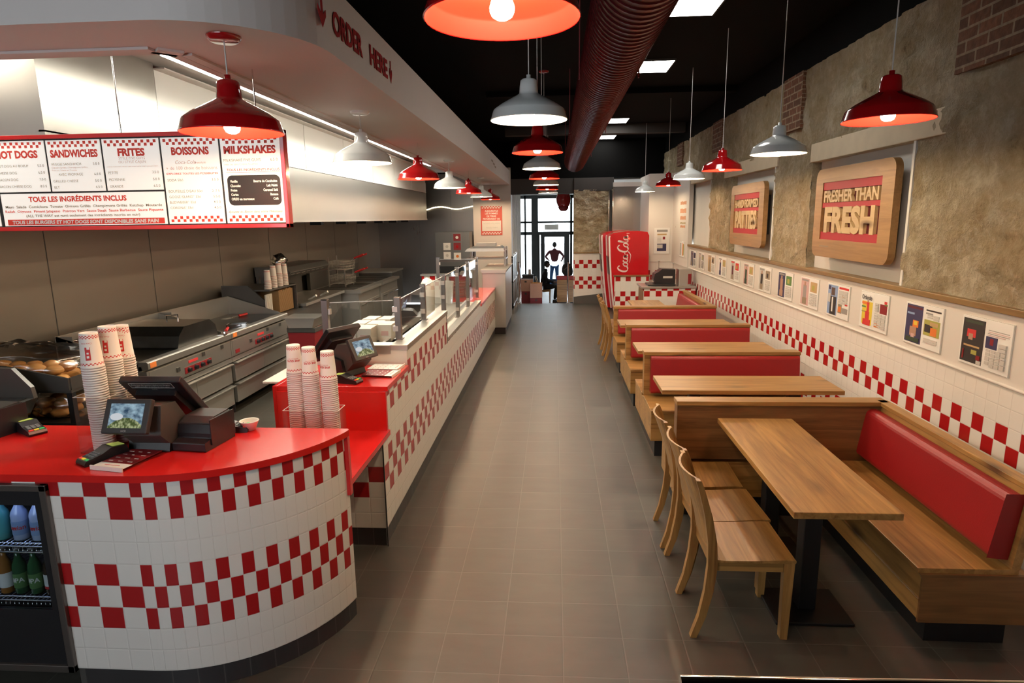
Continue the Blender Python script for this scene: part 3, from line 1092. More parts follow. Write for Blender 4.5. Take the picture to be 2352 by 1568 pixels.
m = MB()     # red end panel running down to the low shelf
m.box((-1.085 - ox, 3.0 - oy, 0.70), (-1.055 - ox, 3.035 - oy, 1.02), 'red_laminate')
m.box((-1.75 - ox, 3.005 - oy, 0.70), (-1.085 - ox, 3.03 - oy, 1.02), 'red_laminate')
m.build('end_panel', t, bev=0.002)

# built-in drinks cooler
cy0 = CY - CR - 0.008
t = thing('drinks_cooler', 'black glass fronted drinks cooler built into the curved counter', 'fridge', (-2.73, 2.6, 0))
ox, oy = -2.73, 2.6
x0, x1 = -3.27, -2.185
z0, z1 = 0.09, 1.003


def B(m, a, b, mt):
    m.box((a[0] - ox, a[1] - oy, a[2]), (b[0] - ox, b[1] - oy, b[2]), mt)


m = MB()
B(m, (x0, cy0 + 0.05, z0), (x1, 3.0, z0 + 0.03), 'black_plastic')
B(m, (x0, 2.95, z0), (x1, 3.0, z1), 'black_plastic')
B(m, (x0, cy0 + 0.05, z0), (x0 + 0.03, 3.0, z1), 'black_plastic')
B(m, (x1 - 0.03, cy0 + 0.05, z0), (x1, 3.0, z1), 'black_plastic')
B(m, (x0, cy0 + 0.05, z1 - 0.03), (x1, 3.0, z1), 'black_plastic')
B(m, (x0, cy0 + 0.05, z0), (x1, 2.95, 0.385), 'black_plastic')
m.build('cabinet', t)
m = MB()
for a, b in (((x0, z0), (x1, z0 + 0.035)), ((x0, z1 - 0.03), (x1, z1)), ((x1 - 0.032, z0), (x1, z1)), ((x0, z0), (x0 + 0.03, z1))):
    B(m, (a[0], cy0 - 0.012, a[1]), (b[0], cy0 + 0.05, b[1]), 'post_steel')
m.build('door_frame', t, bev=0.003)
m = MB()
for a, b in (((x0 + 0.03, z0 + 0.035), (x1 - 0.032, 0.40)), ((x0 + 0.03, 0.905), (x1 - 0.032, z1 - 0.03)), ((x1 - 0.068, 0.40), (x1 - 0.032, 0.905))):
    B(m, (a[0], cy0, a[1]), (b[0], cy0 + 0.02, b[1]), 'black_plastic')
m.build('door_surround', t)
m = MB()
B(m, (x0 + 0.03, cy0 + 0.006, 0.40), (x1 - 0.068, cy0 + 0.012, 0.905), 'cooler_glass')
m.build('door_glass', t)
for z in (0.675, 0.405):
    m = MB()
    for yy in (cy0 + 0.06, cy0 + 0.09, 2.9):
        m.tube([(x0 + 0.04 - ox, yy - oy, z), (x1 - 0.05 - ox, yy - oy, z)], 0.0045, 'chrome', 6)
    m.tube([(x0 + 0.04 - ox, cy0 + 0.06 - oy, z - 0.028), (x1 - 0.05 - ox, cy0 + 0.06 - oy, z - 0.028)], 0.0045, 'chrome', 6)
    for k in range(46):
        xx = x0 + 0.05 + k * 0.0215
        m.tube([(xx - ox, cy0 + 0.06 - oy, z - 0.028), (xx - ox, cy0 + 0.06 - oy, z), (xx - ox, 2.9 - oy, z)], 0.0022, 'chrome', 4)
    m.build('wire_shelf', t)
m = MB()
B(m, (x0 + 0.05, cy0 + 0.05, 0.915), (x1 - 0.06, cy0 + 0.075, 0.93), 'cooler_led')
m.build('light_strip', t)


def bottle(name, glass, cap, label_m, band, h, r, lt, loc, lab, cat, grp):
    t = thing(name, lab, cat, loc, 0.4, grp)
    m = MB()
    pr = [(0, 0), (r * 0.9, 0), (r, 0.006), (r, h * 0.58), (r * 0.88, h * 0.66), (r * 0.42, h * 0.80), (r * 0.38, h * 0.95), (0, h * 0.95)]
    m.lathe(pr, glass, n=18)
    m.build('bottle_body', t)
    m = MB()
    m.lathe([(0, h * 0.945), (r * 0.45, h * 0.945), (r * 0.45, h), (0, h)], cap, n=14)
    m.build('bottle_cap', t)
    m = MB()
    m.lathe([(r * 1.02, h * 0.14), (r * 1.02, h * 0.46)], label_m, n=18)
    if band:
        m.lathe([(r * 1.03, h * 0.14), (r * 1.03, h * 0.20)], band, n=18)
        m.lathe([(r * 0.45, h * 0.83), (r * 0.42, h * 0.90)], label_m, n=14)
    if lt:
        rr = r * 1.04
        for ww in (-1.57, -2.6):
            m.text(lt, 'print_red' if glass == 'water_bottle' else 'white_print', (0, 0, 0), (1, 0, 0), (0, 0, 1), h * 0.10, off=0.015,
                   fn=lambda a, b: (rr * math.cos(ww + a / rr), rr * math.sin(ww + a / rr), h * 0.27 + b))
    m.build('bottle_label', t)
    return t


for k, (xx, nm) in enumerate(((-2.275, 'at the right end of the upper cooler shelf'), (-2.365, 'second from the right on the upper cooler shelf'), (-2.455, 'third from the right on the upper cooler shelf'))):
    bottle('water_bottle', 'water_bottle', 'blue_print', 'blue_print', None, 0.205, 0.034, 'evian', (xx, cy0 + 0.125, 0.682), 'clear blue water bottle ' + nm, 'bottle', 'water bottles on the upper cooler shelf')
bottle('water_bottle', 'teal_bottle', 'white_print', 'teal_bottle', None, 0.20, 0.034, None, (-2.545, cy0 + 0.125, 0.682), 'teal green bottle beside the clear water bottles in the cooler', 'bottle', 'water bottles on the upper cooler shelf')
for k, (xx, g, lm, bd, tx, nm) in enumerate(((-2.272, 'bottle_brown', 'white_print', 'print_red', None, 'brown beer bottle with white label at the right end of the lower cooler shelf'),
                                             (-2.342, 'bottle_brown', 'white_print', 'print_red', None, 'brown beer bottle with white label next to the green labelled beers'),
                                             (-2.418, 'bottle_green', 'green_print', None, 'IPA', 'green labelled beer bottle next to the white labelled beers'),
                                             (-2.494, 'bottle_green', 'green_print', None, 'IPA', 'green labelled beer bottle next to the amber bottle'),
                                             (-2.565, 'amber', 'white_print', None, None, 'amber beer bottle with white label at the left of the lower cooler shelf'))):
    bottle('beer_bottle', g, 'grey_print', lm, bd, 0.225, 0.030, tx, (xx, cy0 + 0.12, 0.412), nm, 'bottle', 'beer bottles on the lower cooler shelf')

# ================================================================ LONG COUNTER ALONG THE AISLE
t = thing('aisle_counter', 'long checker tiled counter running along the aisle below the white bulkhead', 'counter', (-1.4, 7.5, 0))
ox, oy = -1.4, 7.5
XA = -1.09
ZT = 0.126


def ua(y):
    return (y - 3.76) / T + 100


m = MB()


def aface(y0, y1, za, zb_, x=XA):
    p = [(x - ox, y0 - oy, za), (x - ox, y1 - oy, za), (x - ox, y1 - oy, zb_), (x - ox, y0 - oy, zb_)]
    m.quad(p, 'checker_tile', [(ua(y0), (za - ZT) / T), (ua(y1), (za - ZT) / T), (ua(y1), (zb_ - ZT) / T), (ua(y0), (zb_ - ZT) / T)])


aface(3.75, 11.45, ZT, 0.72)
aface(3.90, 9.20, 0.72, 0.86)
aface(3.90, 4.50, 0.86, 1.01)
aface(4.50, 6.25, 0.86, 1.16)
aface(9.20, 11.45, 0.72, 0.83)
aface(6.25, 9.20, 0.86, 0.885)
p = [(-1.80 - ox, 3.75 - oy, ZT), (XA - ox, 3.75 - oy, ZT), (XA - ox, 3.75 - oy, 0.72), (-1.80 - ox, 3.75 - oy, 0.72)]
m.quad(p, 'checker_tile', [((x + ox - XA) / T + 101, (z - ZT) / T) for x, y, z in p])
for (y0, y1, zz) in ((3.751, 11.45, 0.72), (3.901, 9.2, 0.86), (3.901, 4.5, 1.01), (4.5, 6.25, 1.10), (9.2, 11.45, 0.83)):
    m.box((-1.80 - ox, y0 - oy, ZT), (XA - 0.001 - ox, y1 - oy, zz), 'white_paint')
m.box((-1.20 - ox, 4.5 - oy, 1.09), (XA - 0.001 - ox, 6.25 - oy, 1.16), 'white_paint')
p = [(-1.76 - ox, 4.499 - oy, 1.05), (XA - ox, 4.499 - oy, 1.05), (XA - ox, 4.499 - oy, 1.16), (-1.76 - ox, 4.499 - oy, 1.16)]
m.quad(p, 'white_paint')
m.build('tiled_front', t)
m = MB()
m.box((XA - 0.004 - ox, 3.744 - oy, 0.0), (XA + 0.002 - ox, 3.751 - oy, 0.72), 'black_metal')
m.build('corner_trim', t)
m = MB()
p = [(XA - 0.012 - ox, 3.76 - oy, 0), (XA - 0.012 - ox, 11.45 - oy, 0), (XA - 0.012 - ox, 11.45 - oy, ZT), (XA - 0.012 - ox, 3.76 - oy, ZT)]
m.quad(p, 'skirting_tile', [(q[1], q[2] + 0.02) for q in p])
p = [(-1.8 - ox, 3.76 - oy, 0), (XA - 0.012 - ox, 3.76 - oy, 0), (XA - 0.012 - ox, 3.76 - oy, ZT), (-1.8 - ox, 3.76 - oy, ZT)]
m.quad(p, 'skirting_tile', [(q[0], q[2] + 0.02) for q in p])
m.build('skirting', t)
m = MB()
m.box((-1.815 - ox, 3.885 - oy, 1.012), (XA + 0.012 - ox, 4.495 - oy, 1.045), 'red_laminate')
m.build('countertop', t, bev=0.002)
m = MB()
m.box((-1.815 - ox, 3.87 - oy, 0.745), (XA + 0.0 - ox, 3.90 - oy, 1.012), 'red_laminate')
m.box((-1.845 - ox, 3.885 - oy, 0.12), (-1.815 - ox, 4.495 - oy, 1.045), 'red_laminate')
m.build('upright_panel', t, bev=0.002)
m = MB()
m.box((-1.75 - ox, 3.037 - oy, 0.715), (XA + 0.012 - ox, 3.90 - oy, 0.75), 'red_laminate')
m.build('low_shelf', t, bev=0.002)
m = MB()
m.box((-1.70 - ox, 9.20 - oy, 0.83), (XA + 0.012 - ox, 11.44 - oy, 0.868), 'red_laminate')
m.box((-1.70 - ox, 9.19 - oy, 0.60), (-1.25 - ox, 9.20 - oy, 0.85), 'red_laminate')
m.build('far_countertop', t, bev=0.002)
m = MB()
m.box((-1.21 - ox, 4.49 - oy, 1.16), (XA + 0.01 - ox, 6.26 - oy, 1.197), 'steel_y')
m.box((-1.77 - ox, 4.49 - oy, 1.13), (-1.2101 - ox, 4.62 - oy, 1.195), 'steel_x')
m.box((-1.80 - ox, 4.60 - oy, 1.07), (-1.20 - ox, 6.26 - oy, 1.10), 'steel_y')
m.box((-1.17 - ox, 6.25 - oy, 0.885), (XA + 0.01 - ox, 9.2 - oy, 0.922), 'steel_y')
m.box((-1.80 - ox, 6.25 - oy, 0.87), (-1.17 - ox, 9.2 - oy, 0.90), 'steel_y')
m.box((-1.30 - ox, 6.26 - oy, 0.90), (-1.27 - ox, 9.2 - oy, 0.94), 'steel_y')
m.box((-1.40 - ox, 4.62 - oy, 1.10), (-1.37 - ox, 6.25 - oy, 1.13), 'steel_y')
m.build('steel_worktop', t, bev=0.002)
m = MB()
m.box((XA - 0.02 - ox, 6.245 - oy, 0.86), (XA + 0.003 - ox, 6.262 - oy, 1.16), 'black_metal')
m.build('step_trim', t)

# sneeze guard on the counter
t = thing('sneeze_guard', 'clear glass sneeze guard on square steel posts along the aisle counter', 'sneeze guard', (-1.2, 7.2, 0.9))
ox, oy, oz = -1.2, 7.2, 0.9
PX = [4.73, 5.67, 6.73, 7.72, 8.66, 9.70]


def guard_post(x, y, zb0, zt0=1.525):
    m = MB()
    m.box((x - 0.022 - ox, y - 0.022 - oy, zb0 - oz), (x + 0.022 - ox, y + 0.022 - oy, zt0 - 0.008 - oz), 'post_steel')
    m.box((x - 0.023 - ox, y - 0.023 - oy, zt0 - 0.008 - oz), (x + 0.023 - ox, y + 0.023 - oy, zt0 - oz), 'chrome')
    m.box((x - 0.033 - ox, y - 0.033 - oy, zb0 - oz), (x + 0.033 - ox, y + 0.033 - oy, zb0 + 0.006 - oz), 'post_steel')
    m.build('post', t)


def guard_pane(x0, y0, x1, y1, z0, z1):
    m = MB()
    d = (Vector((x1, y1, 0)) - Vector((x0, y0, 0))).normalized()
    nn = Vector((-d.y, d.x, 0)) * 0.004
    a, b = Vector((x0, y0, 0)) + d * 0.035 - Vector((ox, oy, 0)), Vector((x1, y1, 0)) - d * 0.035 - Vector((ox, oy, 0))
    pl = [a - nn, b - nn, b + nn, a + nn]
    m.prism([(q.x, q.y) for q in pl], z0 - oz, z1 - 0.006 - oz, 'glass', 'z')
    m.prism([(q.x, q.y) for q in pl], z1 - 0.006 - oz, z1 - oz, 'steel', 'z')
    m.build('glass_pane', t)
    for e, s in ((a, 1), (b, -1)):
        for zz in (z0 + 0.06, z1 - 0.07):
            m = MB()
            c = e - d * 0.015 * s
            m.box((c.x - 0.02, c.y - 0.018, zz - oz - 0.02), (c.x + 0.02, c.y + 0.018, zz - oz + 0.02), 'clip_metal')
            m.build('clip', t)


for y in PX:
    guard_post(-1.2, y, 1.197 if y < 6.25 else 0.90)
guard_post(-1.72, 4.60, 1.195)
guard_post(-1.80, 9.70, 0.90)
for a, b in zip(PX[:-1], PX[1:]):
    guard_pane(-1.2, a, -1.2, b, 1.22 if a < 6 else 0.945, 1.50)
guard_pane(-1.72, 4.60, -1.2, 4.73, 1.22, 1.50)
guard_pane(-1.80, 9.70, -1.2, 9.70, 0.945, 1.50)

# food cartons behind the glass
rc = random.Random(3)
spots = [(-1.66, 5.05, 0), (-1.54, 5.03, 0), (-1.66, 5.28, 0), (-1.53, 5.26, 0), (-1.42, 5.22, 0), (-1.64, 5.52, 0), (-1.50, 5.52, 0)]
names = ['at the near left corner of the block of cartons', 'at the near right corner of the block of cartons', 'left of the middle row of cartons', 'in the middle of the block of cartons',
         'standing out at the aisle side of the block of cartons', 'at the rear left of the block of cartons', 'at the rear right of the block of cartons']
for k, (x, y, z) in enumerate(spots):
    m = MB()
    m.prism([(-0.05, 0), (0.05, 0), (0.058, 0.13), (-0.058, 0.13)], -0.1, 0.1, 'carton_white', 'y')
    m.box((-0.058, -0.1, 0.13), (0.058, 0.1, 0.142), 'carton_white')
    m.box((-0.03, -0.101, 0.05), (0.03, -0.1, 0.09), 'pink_print')
    one(m, 'food_carton', 'white food carton ' + names[k], 'box', (x, y, 1.10), rc.uniform(-0.05, 0.05), 'white cartons behind the sneeze guard')

# things on the work deck behind the glass
m = MB()
m.prism([(-0.12, 0), (0.12, 0), (0.15, 0.10), (-0.15, 0.10)], -0.16, 0.16, 'black_plastic', 'y')
m.prism([(-0.10, 0.10), (0.10, 0.10), (0.06, 0.15), (-0.04, 0.16)], -0.1, 0.1, 'black_plastic', 'y')
one(m, 'food_bin', 'black plastic bin behind the glass beside a blue sheet', 'bin', (-1.42, 5.95, 1.10), 0.2, bev=0.006)
m = MB()
m.add([(-0.06, 0, 0), (0.05, 0, 0.0), (0.10, 0.0, 0.24), (-0.06, 0.02, 0), (0.05, 0.02, 0), (0.10, 0.02, 0.24)], [(0, 1, 2), (5, 4, 3), (0, 3, 4, 1), (1, 4, 5, 2), (2, 5, 3, 0)], 'blue_print')
one(m, 'folded_sheet', 'pale blue folded sheet propped behind the glass', 'sheet', (-1.55, 6.10, 1.10))
m = MB()
m.rbox((-0.10, -0.12, 0), (0.10, 0.12, 0.11), 0.03, 'white_plastic', axis='z')
m.rbox((-0.11, -0.13, 0.11), (0.11, 0.13, 0.13), 0.03, 'white_plastic', axis='z')
one(m, 'food_tub', 'white lidded food tub behind the glass', 'tub', (-1.52, 6.72, 1.06 - 0.16), bev=0.004)
m = MB()
m.lathe([(0, 0), (0.07, 0), (0.075, 0.03), (0.085, 0.20), (0.088, 0.36), (0.08, 0.44), (0.05, 0.50), (0, 0.52)], 'white_plastic', n=24)
one(m, 'domed_canister', 'tall white dome topped canister above the work deck', 'canister', (-1.52, 7.45, 0.90))
m = MB()
m.add([(-0.2, 0, 0), (0.14, 0, 0), (0.16, 0, 0.32), (-0.16, 0, 0.34), (-0.2, 0.03, 0), (0.14, 0.03, 0), (0.16, 0.03, 0.32), (-0.16, 0.03, 0.34)],
      [(0, 1, 2, 3), (7, 6, 5, 4), (0, 4, 5, 1), (1, 5, 6, 2), (2, 6, 7, 3), (3, 7, 4, 0)], 'white_plastic')
one(m, 'cutting_board', 'white cutting board propped upright at the far end of the deck', 'board', (-1.62, 9.05, 0.90), 0.1)
m = MB()
m.box((-0.06, -0.28, 0), (0.055, 0.28, 0.015), 'white_plastic')
one(m, 'white_board', 'white board shelf sticking out behind the sideways till', 'board', (-1.905, 4.28, 1.03), 0.0, bev=0.003)
m = MB()
m.box((-0.02, -0.15, 0), (0.02, 0.15, 1.03), 'steel')
one(m, 'board_stand', 'narrow steel stand under the white board shelf', 'stand', (-1.90, 4.28, 0), 0.0)

# red far station: crates and steel end unit
for k, (x, y, z, nm) in enumerate(((-1.56, 10.1, 0.868, 'nearest on the far red counter'), (-1.56, 10.5, 0.868, 'behind the nearest one on the far red counter'), (-1.56, 10.3, 1.03, 'on top of the other two red crates'))):
    m = MB()
    m.box((-0.13, -0.18, 0), (0.13, 0.18, 0.012), 'dark_red')
    for zz in (0.03, 0.075, 0.12):
        for a, b in (((-0.14, -0.19), (0.14, -0.175)), ((-0.14, 0.175), (0.14, 0.19)), ((-0.14, -0.19), (-0.125, 0.19)), ((0.125, -0.19), (0.14, 0.19))):
            m.box((a[0], a[1], zz), (b[0], b[1], zz + 0.032), 'dark_red')
    for a in ((-0.14, -0.19), (0.12, -0.19), (-0.14, 0.17), (0.12, 0.17)):
        m.box((a[0], a[1], 0), (a[0] + 0.02, a[1] + 0.02, 0.155), 'dark_red')
    one(m, 'plastic_crate', 'dark red slatted crate ' + nm, 'crate', (x, y, z), 0.0, 'red crates on the far counter')

t = thing('steel_end_unit', 'tall brushed steel cabinet closing the far end of the aisle counter', 'cabinet', (-1.1, 12.25, 0))
m = MB()
m.box((-0.215, -0.80, 0.12), (0.21, 0.82, 1.13), 'steel')
m.build('cabinet_body', t, bev=0.006)
m = MB()
m.box((-0.20, -0.785, 0), (0.195, 0.80, 0.12), 'black_metal')
m.build('plinth', t)
m = MB()
m.prism([(-0.215, 1.13), (0.21, 1.13), (0.235, 1.19), (-0.25, 1.19)], -0.84, 0.84, 'steel_x', 'y')
m.build('flared_top', t, bev=0.004)
t = thing('pass_shelf', 'steel pass-through shelf with heat lamp hood above the far steel cabinet', 'shelf', (-1.3, 12.6, 1.19))
for (x, y) in ((-0.32, -0.2), (0.33, -0.2), (-0.32, 0.3), (0.33, 0.3)):
    m = MB()
    m.box((x - 0.018, y - 0.018, 0), (x + 0.018, y + 0.018, 0.36), 'post_steel')
    m.build('post', t)
m = MB()
m.box((-0.42, -0.24, 0.13), (0.35, 0.34, 0.155), 'post_steel')
m.build('shelf', t)
m = MB()
m.prism([(-0.45, 0.285), (0.33, 0.285), (0.30, 0.34), (-0.40, 0.34)], -0.26, 0.36, 'steel_x', 'y')
m.prism([(-0.36, 0.34), (0.30, 0.34), (0.24, 0.38), (-0.30, 0.38)], -0.2, 0.3, 'dark_steel', 'y')
m.box((-0.24, -0.1, 0.38), (0.14, 0.2, 0.44), 'grey_print')
m.build('hood', t)
m = MB()
m.lathe([(0, 0), (0.05, 0), (0.05, 0.008), (0.012, 0.02), (0.012, 0.20), (0, 0.20)], 'chrome', n=14)
m.tube([(0, 0, 0.19), (0.06, 0, 0.20), (0.07, 0, 0.16)], 0.012, 'chrome', 8)
m.blob((0, 0, 0.215), (0.022, 0.022, 0.022), 'red_lamp', amt=0)
one(m, 'tap_tower', 'small chrome tap tower with a red knob at the far counter', 'tap', (-1.68, 11.1, 0.868))
m = MB()
m.box((-0.10, -0.12, 0), (0.10, 0.12, 0.30), 'steel')
m.box((-0.07, -0.125, 0.06), (0.07, -0.12, 0.24), 'white_print')
one(m, 'drink_mixer', 'small steel drink mixer behind the far red counter', 'mixer', (-1.60, 11.38, 0.868), bev=0.01)


# ================================================================ CUPS
CUP_H = 0.165
_m = MB()
_pr = [(0.0, CUP_H - 0.004), (0.034, CUP_H - 0.004), (0.0355, CUP_H), (0.0365, CUP_H), (0.0375, CUP_H - 0.006), (0.0462, 0.012), (0.0478, 0.010), (0.049, 0.006), (0.0478, 0.0), (0.0455, 0.002)]
_m.lathe(_pr, 'printed_paper_cup', n=28, uvv=[1.0, 1.0, 1.0, 1.0, 0.96, 0.07, 0.05, 0.03, 0.0, 0.0])
_cup_proto = None


def cup_r(z):
    return 0.0375 - (z - (CUP_H - 0.006)) * (0.0462 - 0.0375) / (CUP_H - 0.018)


def cup(loc, label, group, print_=None, ang=-1.57):
    global _cup_proto
    if _cup_proto is None:
        o = _m.build('paper_cup')
        _cup_proto = o
    else:
        o = bpy.data.objects.new('paper_cup', _cup_proto.data)
        COL.objects.link(o)
    o.location = loc
    o.rotation_euler = (0, 0, R.uniform(0, 6.28))
    tag(o, label, 'cup', group)
    if print_:
        m = MB()

        def fn(z0, up=-1):
            def g(a, b):
                z = z0 + up * b
                r = cup_r(z) + 0.0006
                return (r * math.cos(ang - up * -1 * -a / r), r * math.sin(ang + a * up / r), z)
            return g

        def wrap(z0):          # the cups stand upside down, so the print does too
            def g(a, b):
                z = z0 - b
                r = cup_r(z) + 0.0006
                return (r * math.cos(ang - a / r), r * math.sin(ang - a / r), z)
            return g
        if print_ == 'guys':
            m.text('FIVE GUYS', 'print_red', (0, 0, 0), (1, 0, 0), (0, 0, 1), 0.011, off=0.03, fn=wrap(0.083))
            m.text('BURGERS and FRIES', 'print_red', (0, 0, 0), (1, 0, 0), (0, 0, 1), 0.0045, fn=wrap(0.092))
        else:
            V, F = [], []
            for i in range(5):
                for zz in (0.042, 0.102):
                    r = cup_r(zz) + 0.0007
                    q = ang + (-0.009 + 0.022 * i / 4) / r
                    V.append((r * math.cos(q), r * math.sin(q), zz))
            F = [(2 * i, 2 * i + 2, 2 * i + 3, 2 * i + 1) for i in range(4)]
            m.add(V, F, 'print_red')
            for (c0, c1, s0, s1, mt) in ((-0.004, 0.004, 0.070, 0.078, 'white_print'), (-0.005, 0.005, 0.052, 0.062, 'white_print'), (-0.002, 0.009, 0.092, 0.1025, 'white_print')):
                V = []
                for zz in (s0, s1):
                    r = cup_r(zz) + 0.0012
                    for cc in (c0, c1):
                        q = ang + (0.002 + cc) / r
                        V.append((r * math.cos(q), r * math.sin(q), zz))
                m.add(V, [(0, 1, 3, 2)], mt)
            m.text('Coca-Cola', 'print_red', (0, 0, 0), (1, 0, 0), (0, 0, 1), 0.007, shear=0.3, fn=wrap(0.122))
        q = m.build('printed_logo', o)
        q.rotation_euler = (0, 0, -o.rotation_euler[2])
    return o


def stack(x, y, z, n, where, topname, print_, ang=-1.57, pitch=0.0115):
    g = 'paper cups nested in the ' + where
    lean = (R.uniform(-0.006, 0.006), R.uniform(-0.006, 0.006))
    for k in range(n):
        f = k / n
        top_ = k == n - 1
        cup((x + lean[0] * f + R.uniform(-.0006, .0006), y + lean[1] * f, z + k * pitch),
            ('white printed paper cup topping the ' + topname) if top_ else ('white paper cup rim nested within the ' + where), g, print_ if top_ else None, ang)


stack(-2.126, 2.71, 1.060, 35, 'front cup stack on the curved counter', 'front cup stack on the curved counter', 'zero', -1.25)
stack(-2.119, 2.809, 1.060, 36, 'middle cup stack on the curved counter', 'middle cup stack on the curved counter', 'zero', -1.35)
stack(-2.112, 2.908, 1.060, 35, 'rear cup stack on the curved counter', 'rear cup stack on the curved counter', 'zero', -1.1)
stack(-1.505, 3.46, 0.758, 43, 'left cup stack on the low red shelf', 'left cup stack on the low red shelf', 'guys', -1.30)
stack(-1.405, 3.45, 0.758, 42, 'middle cup stack on the low red shelf', 'middle cup stack on the low red shelf', 'guys', -1.10)
stack(-1.298, 3.45, 0.758, 40, 'right cup stack on the low red shelf', 'right cup stack on the low red shelf', 'guys', -1.85)


def acrylic_box(name, label, loc, sx, sy, h, rz=0.0, div=0):
    t = thing(name, label, 'holder', loc, rz)
    m = MB()
    e = 0.004
    m.box((-sx, -sy, 0), (sx, sy, 0.005), 'acrylic')
    m.build('holder_base', t)
    for a, b in (((-sx, -sy), (sx, -sy + e)), ((-sx, sy - e), (sx, sy)), ((-sx, -sy), (-sx + e, sy)), ((sx - e, -sy), (sx, sy))):
        m = MB()
        m.box((a[0], a[1], 0.005), (b[0], b[1], h), 'acrylic')
        m.box((a[0], a[1], h), (b[0], b[1], h + 0.0015), 'white_plastic')
        m.build('holder_wall', t)
    for k in range(div):
        x = -sx + 2 * sx * (k + 1) / (div + 1)
        m = MB()
        m.box((x - 0.002, -sy, 0.005), (x + 0.002, sy, h), 'acrylic')
        m.build('divider', t)
    return t


acrylic_box('cup_holder', 'clear acrylic cup holder on the curved red counter', (-2.118, 2.81, 1.053), 0.085, 0.165, 0.27, 0.0)
acrylic_box('cup_holder', 'clear acrylic cup holder on the low red shelf', (-1.40, 3.455, 0.751), 0.165, 0.062, 0.28, 0.0, 2)


# ================================================================ TILLS
def pos(label, loc, rz, notice=True):
    """till: customers on local -y"""
    t = thing('pos_terminal', label, 'till', loc, rz)
    m = MB()   # foot and column
    m.prism([(-0.06, 0), (0.13, 0), (0.15, 0.03), (0.13, 0.11), (0.06, 0.14), (-0.03, 0.12), (-0.045, 0.05)], -0.10, 0.10, 'black_plastic', 'x')
    m.build('stand', t, bev=0.006)
    m = MB()   # angled housing between the two displays
    m.prism([(-0.115, 0.10), (-0.05, 0.04), (0.06, 0.06), (0.10, 0.12), (0.02, 0.225), (-0.09, 0.235)], -0.075, 0.105, 'grey_plastic', 'x')
    m.build('housing', t, bev=0.006)
    # reclined operator screen, back towards the customer
    M = Matrix.Translation((-0.005, 0.13, 0.212)) @ Matrix.Rotation(math.radians(43), 4, 'X')
    m = MB()
    m.box((-0.15, -0.018, -0.165), (0.15, 0.018, 0.165), 'black_plastic', M)
    m.prism([(-0.12, -0.10), (0.12, -0.10), (0.10, 0.09), (-0.10, 0.09)], -0.045, -0.018, 'black_plastic', 'y', M)
    b = m.build('operator_screen', t, bev=0.006)
    m = MB()
    m.quad([(-0.135, 0.0185, -0.14), (-0.135, 0.0185, 0.14), (0.135, 0.0185, 0.14), (0.135, 0.0185, -0.14)], 'bezel_plastic', M=M)
    m.build('screen_glass', b)
    if notice:
        m = MB()
        nz = -0.0205
        m.box((-0.105, -0.0195, 0.116), (0.105, -0.018, 0.154), 'black_print', M)
        for (a, c) in (((-0.105, 0.153), (0.105, 0.154)), ((-0.105, 0.116), (0.105, 0.117)), ((-0.105, 0.116), (-0.104, 0.154)), ((0.104, 0.116), (0.105, 0.154))):
            m.box((a[0], nz, a[1]), (c[0], -0.0195, c[1]), 'white_print', M)
        m.text('Si vous avez des questions relatives aux allergenes', 'white_print', (0, nz, 0.138), (1, 0, 0), (0, 0, 1), 0.007, w=0.19, off=0.015, M=M)
        m.text('veuillez consulter un membre de notre equipe', 'white_print', (0, nz, 0.124), (1, 0, 0), (0, 0, 1), 0.006, w=0.17, off=0.015, M=M)
        m.text('NCR', 'grey_print', (0, -0.0185, 0.098), (1, 0, 0), (0, 0, 1), 0.009, off=0.02, M=M)
        m.build('allergen_notice', b)
    # small customer display tilted up
    M = Matrix.Translation((-0.012, -0.15, 0.202)) @ Matrix.Rotation(math.radians(-27), 4, 'X')
    m = MB()
    m.box((-0.105, -0.014, -0.078), (0.105, 0.014, 0.078), 'bezel_plastic', M)
    m.prism([(-0.07, -0.07), (0.07, -0.07), (0.05, 0.05), (-0.05, 0.05)], 0.014, 0.04, 'black_plastic', 'y', M)
    d = m.build('customer_display', t, bev=0.005)
    m = MB()
    m.quad([(-0.078, -0.0146, -0.054), (0.078, -0.0146, -0.054), (0.078, -0.0146, 0.056), (-0.078, -0.0146, 0.056)], 'lit_screen', [(0, 0), (1, 0), (1, 1), (0, 1)], M)
    m.text('NCR', 'grey_print', (0, -0.0148, -0.071), (1, 0, 0), (0, 0, 1), 0.008, off=0.02, M=M)
    m.build('screen', d)
    return t


p1 = pos('black till with a small lit customer display facing the aisle on the curved counter', (-1.89, 2.735, 1.053), 0.0)
p2 = pos('black till turned sideways on the square red counter end', (-1.43, 4.20, 1.046), math.radians(62), False)


def printer(label, loc, rz):
    t = thing('receipt_printer', label, 'printer', loc, rz)
    m = MB()
    m.prism([(-0.10, 0), (0.13, 0), (0.13, 0.125), (0.115, 0.145), (0.0, 0.14), (-0.045, 0.115), (-0.055, 0.075), (-0.055, 0.05), (-0.10, 0.042)], -0.085, 0.085, 'black_plastic', 'x')
    m.build('printer_body', t, bev=0.006)
    m = MB()
    m.prism([(-0.04, 0.121), (0.0, 0.1435), (0.11, 0.149), (0.11, 0.1455), (0.0, 0.140), (-0.04, 0.115)], -0.075, 0.075, 'bezel_plastic', 'x')
    m.build('printer_lid', t, bev=0.002)
    m = MB()
    m.box((0.085, -0.055, 0.02), (0.09, 0.13, 0.142), 'black_plastic')
    m.build('side_cover', t)
    return t


pr1 = printer('black receipt printer right of the till on the curved counter', (-1.69, 2.785, 1.053), math.radians(-6))
printer('black receipt printer cut off at the left end of the curved counter', (-2.865, 2.885, 1.053), math.radians(-8))


